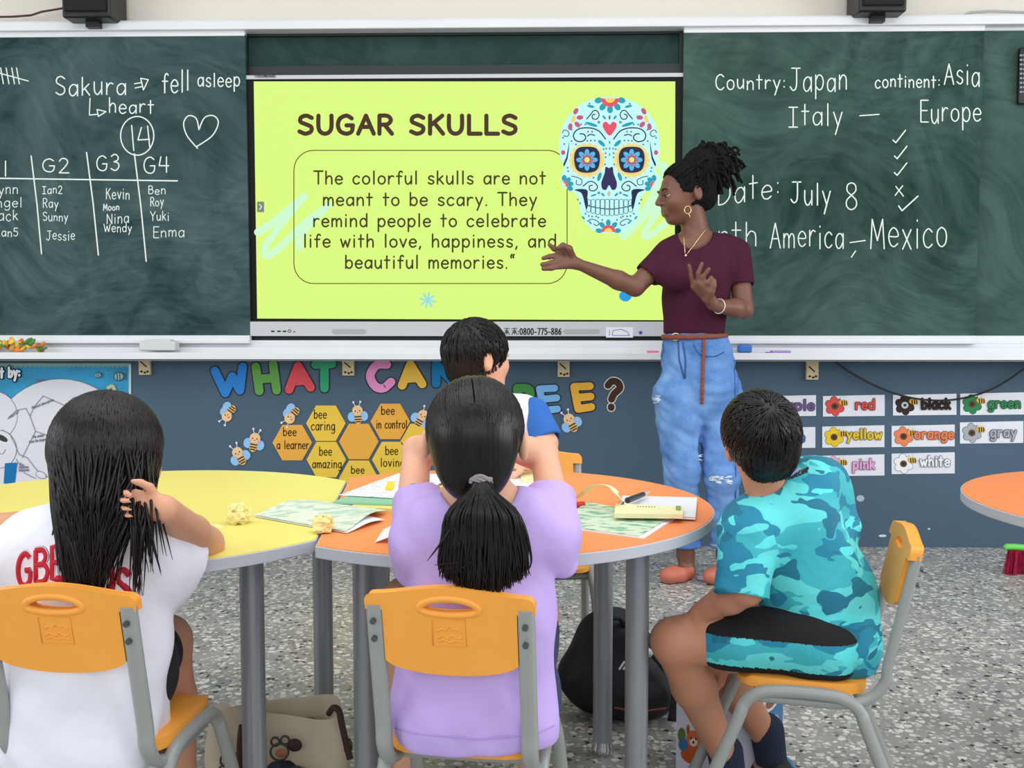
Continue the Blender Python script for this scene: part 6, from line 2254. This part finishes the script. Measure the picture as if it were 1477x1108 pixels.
# combed-back hair and ponytail
S_ = Sdf()
s = H.s
S_.ell(H.pt(0, -0.06, 0.10), np.array([0.395, 0.47, 0.42]) * s, H.B, 0.01)
S_.ell(H.pt(0.02, -0.30, -0.12), np.array([0.31, 0.22, 0.36]) * s, H.B, 0.03)
S_.ell(H.pt(0, 0.60, -0.16), np.array([0.46, 0.42, 0.46]) * s, H.B, 0.006, True)
for q in (-1, 1):
    S_.ell(H.pt(q * 0.48, -0.05, -0.15), np.array([0.17, 0.20, 0.18]) * s, H.B, 0.008, True)
    S_.ell(H.pt(q * 0.42, 0.16, -0.30), np.array([0.22, 0.24, 0.26]) * s, H.B, 0.008, True)
hr = organic('hair', S_, hair_black, G1, 0.004, 1)
tie = P(693, 690, 1.535)
m = MB()
r = np.random.default_rng(31)
cc = H.pt(0, -0.06, 0.10)
rad = np.array([0.395, 0.47, 0.42]) * s
td = unit(H.B.T @ (tie - cc) / rad)
bv_ = o_bvh[hr.name]
for i in range(1500):
    d = unit(r.normal(size=3))
    if d[1] > 0.72 or float(d @ td) > 0.985:
        continue
    e0 = cc + H.B @ (rad * d)
    h_ = bv_.find_nearest(Vector(tuple(e0)))
    if h_[3] > 0.008:
        continue
    pts, nn = [], []
    for t in np.linspace(0, 1, 12):
        q_ = slerp(d, td, t)
        p_ = cc + H.B @ (rad * q_ * (1.005 + 0.01 * r.random() * math.sin(3.1 * t)))
        w_ = max(0, (t - 0.65) / 0.35) ** 2
        p_ = lerp(p_, tie + (p_ - tie) * 0.06, w_)
        pts.append(p_)
        nn.append(H.B @ (q_ / rad))
    ribbon(m, pts, [0.0028 * k_ for k_ in (0.3, 0.7, 1, 1, 1, 1, 1, 0.9, 0.8, 0.7, 0.6, 0.5)], nn)
m.build('combed_strand', hair_black, hr, smooth=True)
m = MB()
for i in range(1100):
    u_, v_ = r.uniform(-1, 1), r.uniform(-1, 1)
    side = u_ * (1 - 0.15 * abs(v_))
    yend = 862 - 34 * abs(side) ** 1.6 - 46 * r.random() ** 2.2
    xe = 698 + side * 64 + r.normal() * 4
    Ye = 1.515 - 0.018 * (1 - side * side) * (v_ * 0.5 + 0.5)
    if r.random() < 0.05:
        xe = 660 + r.normal() * 22
        yend = 800 + r.random() * 30
    e_ = P(xe, yend, Ye)
    a_ = tie + np.array([side * 0.008, -0.006 - 0.005 * v_, 0.004])
    mid = P(697 + side * 52 + r.normal() * 3, 745, 1.505 - 0.018 * (v_ * 0.5 + 0.5) * (1 - side * side))
    mid2 = P(698 + side * 64 + r.normal() * 3, 800, 1.510 - 0.018 * (v_ * 0.5 + 0.5) * (1 - side * side))
    m_pts = catmull([a_, P(694 + side * 18, 708, 1.516 - 0.01 * v_), mid, lerp(mid2, e_, 0.1), e_], 4)
    if yend < 815:
        m_pts = catmull([a_, P(694 + side * 18, 708, 1.516), lerp(mid, e_, 0.3), e_], 5)
    k_ = len(m_pts)
    ribbon(m, m_pts, [0.0030 * min(1, (0.5 + t * 3)) * (1 - 0.85 * max(0, t - 0.6) / 0.4) for t in np.linspace(0, 1, k_)], [np.array([0.4 * side, -1, 0.1])] * k_)
m.build('ponytail', hair_black, hr, smooth=True)
m = MB()
for k_ in range(4):
    m.tube([P(693, 687 + k_ * 3.0, 1.535) + np.array([0.0165 * math.cos(a), 0.014 * math.sin(a) - 0.003, 0.003 * math.sin(3 * a + k_)]) for a in np.linspace(0, 2 * math.pi, 21)], 0.0036, 8, caps=False)
m.build('hair_tie', mat('grey_hair_tie', (152, 142, 150), 0.8, bump=0.6, bscale=240), hr, smooth=True)

# ------------------------------------------------------------------ the girl with the long loose hair
G2 = thing('person', 'girl in a white printed T-shirt with long loose black hair at the left', 'person', (P(120, 1000, 1.63)[0], 1.63, ZS))
H = Head(P(160, 655, 1.64), (0.30, 0.95, -0.10), (0.03, 0.05, 1), 0.200, -0.06)
S_ = Sdf()
H.add(S_)
S_.cap(P(158, 695, 1.635), P(150, 760, 1.63), 0.043, 0.05, 0.02)
S_.cap(P(80, 772, 1.63), P(205, 765, 1.63), 0.045, k=0.03)
S_.cap(P(140, 790, 1.63), P(125, 955, 1.65), 0.085, 0.10, 0.03, ax=(0, 1, 0), sq=0.62)
sh_, el_, wr_ = P(228, 790, 1.64), P(294, 786, 1.76), P(238, 735, 1.54)
S_.chain([sh_, el_], [0.040, 0.034], 0.02)
S_.chain([el_, lerp(el_, wr_, 0.35), wr_], [0.033, 0.031, 0.022], 0.012)
hand(S_, wr_, (-1.0, -0.10, 0.20), (-0.1, -0.9, 0.1), 0.100, 1.2, 0.05, 1, curls=(1.1, 1.2, 1.2, 1.2))
sl_s, sl_e, sl_w = P(30, 800, 1.63), P(-55, 770, 1.85), P(40, 752, 2.0)
S_.chain([sl_s, sl_e, sl_w], [0.04, 0.033, 0.022], 0.02)
hand(S_, sl_w, (1, 0.2, 0), (0, 0, -1), 0.135, 0.15, 0.08, 1)
hpA, hpB = P(180, 1000, 1.67), P(60, 1000, 1.67)
hpA[2] = hpB[2] = ZS + 0.076
for hp_, kn_ in ((hpA, P(238, 925, 1.84)), (hpB, P(40, 960, 1.95))):
    an_ = kn_ + np.array([0.015, 0.03, -0.34])
    S_.chain([hp_, kn_, lerp(kn_, an_, 0.35), an_], [0.074, 0.046, 0.044, 0.028], 0.02)
    S_.chain([an_, an_ + np.array([0, 0.0, -0.06]), an_ + np.array([0.02, 0.12, -0.085])], [0.028, 0.028, 0.022], 0.02)
    sdh = Sdf()
    sdh.chain([an_ + np.array([0, -0.015, -0.075]), an_ + np.array([0.02, 0.13, -0.085])], [0.038, 0.035], 0.02)
    organic('shoe', sdh, mat('lilac_trainer', (206, 196, 210), 0.7, bump=0.4, bscale=160), G2, 0.006)
body = organic('body', S_, skin_left, G2, 0.004, 2)
H.features(body, (190, 104, 98), skin_left)
S_ = Sdf()
S_.cap(P(135, 815, 1.63), P(125, 930, 1.63), 0.122, 0.132, 0.03, ax=(0, 1, 0), sq=0.72)
S_.cap(P(125, 930, 1.63), P(122, 1050, 1.655), 0.132, 0.142, 0.03, ax=(0, 1, 0), sq=0.74)
S_.cap(P(70, 1030, 1.60), P(175, 1030, 1.60), 0.036, k=0.08)
S_.cap(P(78, 1100, 1.572), P(170, 1100, 1.572), 0.026, k=0.08)
S_.cap(P(75, 778, 1.63), P(205, 772, 1.63), 0.056, k=0.035)
S_.sleeve(P(212, 790, 1.635), P(268, 816, 1.70), 0.062, 0.058, 0.03)
S_.cap(P(222, 800, 1.64), P(246, 842, 1.665), 0.052, 0.036, 0.03)
S_.cap(P(50, 795, 1.63), P(-15, 830, 1.70), 0.064, 0.060, 0.03)
S_.cap(P(156, 712, 1.625), P(154, 726, 1.625), 0.060, k=0.006, sub=True)
S_.half((0, 1.6, ZS - 0.085), (0, 0, -1), 0.004)
white_c = mat('white_cotton', (236, 237, 248), 0.9, var=0.015, vscale=9, bump=0.9, bscale=11, spec=0.15)
sh = organic('shirt', S_, white_c, G2, 0.0045, 2, folds(0.007, 33, 24, 6, 0.5))
redp, darkp, wht = mat('red_print', (190, 24, 52), 0.8), mat('dark_shirt_print', (44, 36, 44), 0.8), mat('white_edge_print', (240, 238, 244), 0.8)
m1 = text_strokes('NEW', 75, 106, 772, 13, y1=779, slant=0.2) + text_strokes('BEST', 122, 156, 782, 13, y1=786, slant=0.2)
draped_strokes(sh.name, m1, 0.0013, darkp, 'small_print', sh, 0.0004)
arcs = []
for i, ch_ in enumerate('GBEKIDS'):
    t = i / 6
    x_ = 26 + 144 * t + (0 if i < 5 else -2)
    y_ = 848 - 8 * math.sin(t * 3.1) + 26 * max(0, t - 0.35)
    y_ = {0: 846, 1: 840, 2: 835, 3: 837, 4: 845, 5: 855, 6: 866}[i]
    wv = {'I': 10}.get(ch_, 20)
    cap_ = 46 if ch_ != 'I' else 44
    arcs.append(text_strokes(ch_, x_, x_ + wv, y_, cap_, y1=y_ + (-3, -2, 0, 2, 3, 5, 5)[i]))
al = [q_ for a_ in arcs for q_ in a_]
al2 = []
draped_strokes(sh.name, al, 0.0088, darkp, 'print_outline', sh, -0.0066)
draped_strokes(sh.name, al, 0.0076, wht, 'print_edge', sh, -0.0048)
draped_strokes(sh.name, al, 0.0062, redp, 'large_print', sh, -0.0028)
S_ = Sdf()
S_.cap(hpA, hpB, 0.090, k=0.02)
S_.cap(hpA, lerp(hpA, P(238, 925, 1.84), 0.55), 0.080, 0.062, 0.02)
S_.cap(hpB, lerp(hpB, P(40, 960, 1.95), 0.6), 0.080, 0.062, 0.02)
S_.half((0, 0, ZS + 0.001), (0, 0, -1), 0.006)
organic('shorts', S_, mat('black_shorts', (26, 26, 30), 0.9), G2, 0.006, 2, folds(0.003, 4))
# hair cap and falling locks
S_ = Sdf()
s = H.s
S_.ell(H.pt(0, -0.06, 0.08), np.array([0.40, 0.46, 0.43]) * s, H.B, 0.01)
S_.cap(H.pt(-0.02, -0.16, 0.0), P(146, 745, 1.60), 0.066, 0.046, 0.03)
S_.ell(H.pt(0.04, 0.62, -0.16), np.array([0.40, 0.40, 0.46]) * s, H.B, 0.006, True)
hr = organic('hair', S_, hair_brown, G2, 0.004, 1)
m = MB()
r = np.random.default_rng(77)
cc = H.pt(0, -0.06, 0.08)
rad = np.array([0.405, 0.465, 0.435]) * s
wd = unit((-0.1, 0.1, 1))
for i in range(2300):
    ph = r.uniform(0, 2 * math.pi)
    d = np.array([math.cos(ph), math.sin(ph), 0.0])   # x: her right, y: her front
    if d[1] > 0.80:
        continue
    t_end = math.radians(100 + r.uniform(-4, 6))
    pts, nn = [], []
    t0 = math.radians(3 + 60 * r.random() ** 1.5)
    e = np.cross(np.cross(wd, d), wd)
    e = unit(e)
    for t in np.linspace(t0, t_end, 9):
        q_ = wd * math.cos(t) + e * math.sin(t)
        pts.append(cc + H.B @ (rad * q_ * (1.012 + 0.022 * r.random())))
        nn.append(H.B @ (q_ / rad))
    last = pts[-1]
    out = H.B @ unit(d * np.array([1, 1, 0]))
    # where this lock ends, told in the photo's own frame: beside the cheek, in the main fall or in a thin wisp
    cv = _R.T @ (last - _O)
    px0, py0 = CXP - FPX * cv[0] / cv[2], CYP + FPX * cv[1] / cv[2]
    front = d[1] > 0.25
    lr = r.random()
    if front and d[0] > 0:
        pe, ye, Ye = px0 - 8 - 10 * lr, 706 + r.uniform(-12, 8), last[1]
    elif front:
        pe, ye, Ye = px0 + 10 * lr, 716 + r.uniform(-14, 20), last[1]
    else:
        u_ = float(np.clip((px0 - 158) / 76, -1, 1))
        Ye = 1.512 + 0.022 * r.random()
        if u_ < 0.25:
            pe, ye = 134 + 20 * u_ + r.normal() * 9, 868 - 110 * r.random() ** 1.2
            if lr < 0.18:
                pe, ye = 100 + r.normal() * 8, 800 + 40 * r.random()
        elif lr < 0.16:
            pe, ye = 196 + r.normal() * 5, 862 - 60 * r.random() ** 2
        elif lr < 0.22:
            pe, ye = 222 + r.normal() * 12, 800 + 30 * r.random()
        elif lr < 0.72 and u_ > 0.4:
            pe, ye, Ye = px0 - 6 - 8 * lr, 700 + r.uniform(-14, 8), last[1]
        else:
            pe, ye = 148 + r.normal() * 10, 866 - 110 * r.random() ** 1.2
    n_ = 10
    for j in range(1, n_ + 1):
        t = j / n_
        w_ = t ** 1.1
        p_ = P(px0 + (pe - px0) * w_ + 1.6 * math.sin(4 * t + i), py0 + (ye - py0) * t, lerp(last[1], Ye, min(1, t * 1.8)))
        pts.append(p_)
        nn.append(out if front else lerp(out, np.array([0, -1, 0.0]), min(1, t * 2)))
    k_ = len(pts)
    ribbon(m, pts, [0.0026 * min(1, 0.4 + 4 * t) * (1 - 0.85 * max(0, t - 0.7) / 0.3) for t in np.linspace(0, 1, k_)], nn)
m.build('long_lock', hair_brown, hr, smooth=True)

# ------------------------------------------------------------------ the boy in camouflage
B1 = thing('person', 'boy in a teal camouflage T-shirt and black shorts sitting sideways on the right chair', 'person', (sc_[0], sc_[1], ZS))
H = Head(P(1097, 632, 2.00), (-0.10, 0.95, 0.20), (-0.20, -0.16, 1), 0.188, -0.04)
S_ = Sdf()
H.add(S_)
S_.cap(P(1094, 668, 1.99), P(1114, 722, 2.00), 0.040, 0.046, 0.02)
S_.cap(P(1090, 760, 1.95), P(1180, 722, 2.05), 0.045, k=0.03)
S_.chain([P(1135, 770, 2.0), P(1175, 860, 1.99), P(1185, 915, 1.985)], [0.078, 0.08, 0.085], 0.03)
sh_, el_, wr_ = P(1082, 772, 1.93), P(1076, 848, 1.90), P(1012, 884, 1.97)
S_.chain([sh_, el_], [0.040, 0.033], 0.02)
S_.chain([el_, lerp(el_, wr_, 0.35), wr_], [0.033, 0.032, 0.022], 0.012)
hand(S_, wr_, (-0.25, 0.5, -0.35), (0.3, 0, -1), 0.135, 0.5, 0.05, 1)
sh2, el2, wr2 = P(1182, 716, 2.07), P(1110, 860, 2.18), P(1052, 955, 2.14)
S_.chain([sh2, el2], [0.040, 0.032], 0.02)
S_.chain([el2, wr2], [0.032, 0.021], 0.012)
hand(S_, wr2, (-0.7, -0.1, -0.15), (0, 0.3, -1), 0.140, 0.5, 0.14, 1)
hp1, kn1, an1 = P(1180, 925, 1.94), P(972, 925, 1.99), P(1048, 1098, 2.14)
hp2, kn2, an2 = P(1170, 930, 2.05), P(1024, 940, 2.22), P(1108, 1066, 2.27)
S_.chain([hp1, lerp(hp1, kn1, 0.6), kn1], [0.060, 0.050, 0.044], 0.02)
S_.chain([kn1, lerp(kn1, an1, 0.35), an1], [0.043, 0.043, 0.027], 0.02)
S_.chain([hp2, kn2], [0.066, 0.044], 0.02)
S_.chain([kn2, lerp(kn2, an2, 0.35), an2], [0.043, 0.043, 0.029], 0.02)
for an_ in (an1, an2):
    S_.chain([an_, an_ + np.array([0.01, 0.01, -0.07]), an_ + np.array([-0.02, 0.09, -0.105])], [0.028, 0.030, 0.026], 0.02)
body = organic('body', S_, skin_tan, B1, 0.004, 2)
H.features(body, (170, 100, 90), skin_tan)
camo = make_camo()
S_ = Sdf()
S_.cap(P(1143, 770, 2.0), P(1176, 850, 1.99), 0.098, 0.108, 0.03, ax=(0.5, 1, 0), sq=0.85)
S_.cap(P(1176, 850, 1.99), P(1190, 925, 1.98), 0.108, 0.112, 0.03, ax=(0.3, 1, 0), sq=0.9)
S_.cap(P(1096, 758, 1.95), P(1178, 708, 2.05), 0.056, k=0.035)
S_.cap(P(1112, 738, 1.99), P(1168, 706, 2.03), 0.052, 0.050, 0.03)
S_.cap(P(1186, 698, 2.06), P(1200, 760, 2.06), 0.050, 0.06, 0.03)
S_.sleeve(sh_, P(1071, 862, 1.895), 0.056, 0.054, 0.03)
S_.cap(sh2, lerp(sh2, el2, 0.5), 0.052, 0.05, 0.03)
S_.cap(P(1078, 768, 1.95), P(1108, 726, 1.985), 0.044, 0.040, k=0.03)
S_.cap(P(1112, 722, 1.99), P(1160, 698, 2.02), 0.042, 0.048, k=0.03)
S_.cap(P(1084, 650, 1.98), P(1090, 672, 1.985), 0.060, k=0.006, sub=True)
S_.half(P(1186, 958, 1.98), (0.0, 0, -1), 0.004)
S_.half(P(1072, 858, 1.89), (0.35, 0, -1), 0.004) if False else None
sh = organic('shirt', S_, camo, B1, 0.0045, 2, folds(0.0065, 41, 24, 6, 0.5))
draped_strokes(sh.name, text_strokes('MINECAMP', 1138, 1166, 692, 7, y1=681), 0.0012, mat('dark_shirt_print', (44, 36, 44), 0.8), 'neck_print', sh, 0.0004)
draped_strokes(sh.name, [catmull([(1088, 712), (1106, 704), (1130, 692), (1153, 676)], 5)], 0.0055, mat('lavender_collar', (150, 166, 206), 0.9), 'collar', sh, -0.002)
a_ = drape(sh.name, 1144, 908, 0.002)
if a_ is not None:
    MB().box(a_, (0.010, 0.006, 0.020), mat('white_print', (220, 224, 228), 0.7)).build('side_tag', None, sh)
    MB().box(a_ + np.array([-0.007, -0.001, 0.003]), (0.006, 0.006, 0.012), mat('dark_red', (130, 30, 32), 0.6)).build('tag_stripe', None, sh)
S_ = Sdf()
S_.chain([hp1 + np.array([0, 0, 0.006]), lerp(hp1, kn1, 0.62)], [0.074, 0.064], 0.02)
S_.chain([hp2, lerp(hp2, kn2, 0.6)], [0.074, 0.064], 0.02)
S_.cap(P(1185, 935, 1.94), P(1180, 935, 2.06), 0.08, k=0.02)
S_.half((0, 0, ZS - 0.006), (0, 0, -1), 0.006)
blk = mat('black_jersey', (14, 14, 18), 0.85)
zl = P(1080, 918, 1.92)[2]
yl = hp1[1] + 0.02
organic('shorts', S_, blk, B1, 0.0045, 2, folds(0.003, 14, 30), sub_mats=[(camo, lambda c: (c[:, 2] < zl) & (c[:, 1] < yl) & (c[:, 2] > ZS + 0.012))])
navy_k = mat('navy_knit', (32, 42, 66), 0.95, bump=0.6, bscale=260, stretch=(1, 1, 0.1))
shoe_m = mat('black_trainer', (28, 28, 34), 0.6)
for an_ in (an1, an2):
    S_ = Sdf()
    S_.chain([an_ + np.array([-0.004, -0.002, 0.022]), an_ + np.array([0.01, 0.01, -0.055])], [0.039, 0.036], 0.015)
    organic('sock', S_, navy_k, B1, 0.004, 2)
    S_ = Sdf()
    S_.chain([an_ + np.array([0.02, -0.01, -0.085]), an_ + np.array([-0.015, 0.11, -0.105])], [0.042, 0.036], 0.02)
    S_.half(an_ + np.array([0, 0, -0.135]), (0, 0, -1), 0.004)
    sho = organic('shoe', S_, shoe_m, B1, 0.005, 2)
    MB().tube(catmull([an_ + np.array([0.062, -0.02, -0.075]), an_ + np.array([0.045, 0.02, -0.055]), an_ + np.array([0.02, -0.05, -0.07])], 5), 0.006, 8).build('shoe_strap', mat('teal_trim', (60, 130, 160), 0.6), sho, smooth=True)
short_hair(H, B1, hair_black, 12, fringe=0.30, nape=-0.36, whorl=(0.12, -0.55, 0.75), n=1500)

# ------------------------------------------------------------------ the boy beyond the table
B2 = thing('person', 'short-haired boy in a white T-shirt with blue sleeves beyond the table, turned to the screen', 'person', (P(715, 800, 2.86)[0], 2.86, ZS))
H = Head(P(690, 515, 2.80), (0.78, 0.62, 0.02), (0, 0, 1), 0.205, -0.10)
S_ = Sdf()
H.add(S_)
S_.cap(P(700, 545, 2.81), P(706, 590, 2.84), 0.046, 0.05, 0.02)
tc_ = P(712, 640, 2.86)
pc_ = np.array([tc_[0], 2.88, 0.48])
S_.cap(P(708, 605, 2.85), tc_, 0.07, 0.08, 0.03, ax=(-0.3, 1, 0), sq=0.7)
S_.cap(tc_, pc_, 0.08, 0.085, 0.03, ax=(-0.3, 1, 0), sq=0.65)
for sh_, el_, wr_ in ((P(768, 606, 2.82), P(787, 640, 2.76), P(760, 668, 2.62)), (P(650, 606, 2.90), P(640, 650, 2.98), P(660, 690, 2.95))):
    S_.chain([sh_, el_, wr_], [0.038, 0.031, 0.022], 0.02)
    hand(S_, wr_, (-0.6, -0.2, -0.1), (0, 0, -1), 0.13, 0.3, 0.05, 1)
for dx in (-0.07, 0.07):
    hp_ = pc_ + np.array([dx, 0, -0.02])
    kn_ = np.array([pc_[0] + dx * 1.3, 2.62, 0.44])
    S_.chain([hp_, kn_, kn_ + np.array([0, 0.03, -0.20]), kn_ + np.array([0, 0.05, -0.36])], [0.066, 0.046, 0.042, 0.028], 0.02)
    S_.chain([kn_ + np.array([0, 0.05, -0.36]), kn_ + np.array([0, -0.06, -0.405])], [0.028, 0.024], 0.02)
    sdh = Sdf()
    sdh.chain([kn_ + np.array([0, 0.06, -0.398]), kn_ + np.array([0, -0.07, -0.404])], [0.036, 0.034], 0.02)
    organic('shoe', sdh, shoe_m, B2, 0.006)
body = organic('body', S_, skin_light, B2, 0.0045, 2)
H.features(body, (190, 104, 98), skin_light)
S_ = Sdf()
S_.cap(P(712, 625, 2.85), pc_, 0.118, 0.125, 0.03, ax=(-0.3, 1, 0), sq=0.78)
S_.cap(P(668, 608, 2.89), P(752, 600, 2.83), 0.060, k=0.035)
S_.cap(P(752, 600, 2.83), P(764, 640, 2.82), 0.052, k=0.03)
S_.cap(P(703, 553, 2.83), P(704, 562, 2.83), 0.060, k=0.006, sub=True)
sh = organic('shirt', S_, mat('white_cotton', (236, 237, 248), 0.9), B2, 0.005, 2, folds(0.004, 51, 18))
S_ = Sdf()
S_.sleeve(P(770, 596, 2.815), P(790, 636, 2.765), 0.046, 0.044, 0.02)
organic('sleeve', S_, mat('royal_blue_cotton', (44, 104, 186), 0.9), B2, 0.005, 2, folds(0.003, 7))
S_ = Sdf()
S_.cap(P(652, 610, 2.90), P(642, 640, 2.96), 0.056, 0.046, 0.02)
S_.half(P(760, 600, 2.82), (-1, 0.6, 0.2), 0.004) if False else None
organic('sleeve', S_, mat('royal_blue_cotton', (44, 104, 186), 0.9), B2, 0.005, 2, folds(0.003, 7))
S_ = Sdf()
S_.ell(pc_ + np.array([0, 0, -0.01]), (0.13, 0.10, 0.07), k=0.02)
for dx in (-0.07, 0.07):
    S_.cap(pc_ + np.array([dx, 0, -0.02]), np.array([pc_[0] + dx * 1.2, 2.70, 0.445]), 0.072, 0.058, 0.02)
S_.half((0, 0, ZS + 0.001), (0, 0, -1), 0.006)
organic('shorts', S_, mat('black_shorts', (26, 26, 30), 0.9), B2, 0.006, 2)
short_hair(H, B2, hair_black, 5, fringe=0.26, nape=-0.34, whorl=(0.0, -0.45, 0.9), n=900)
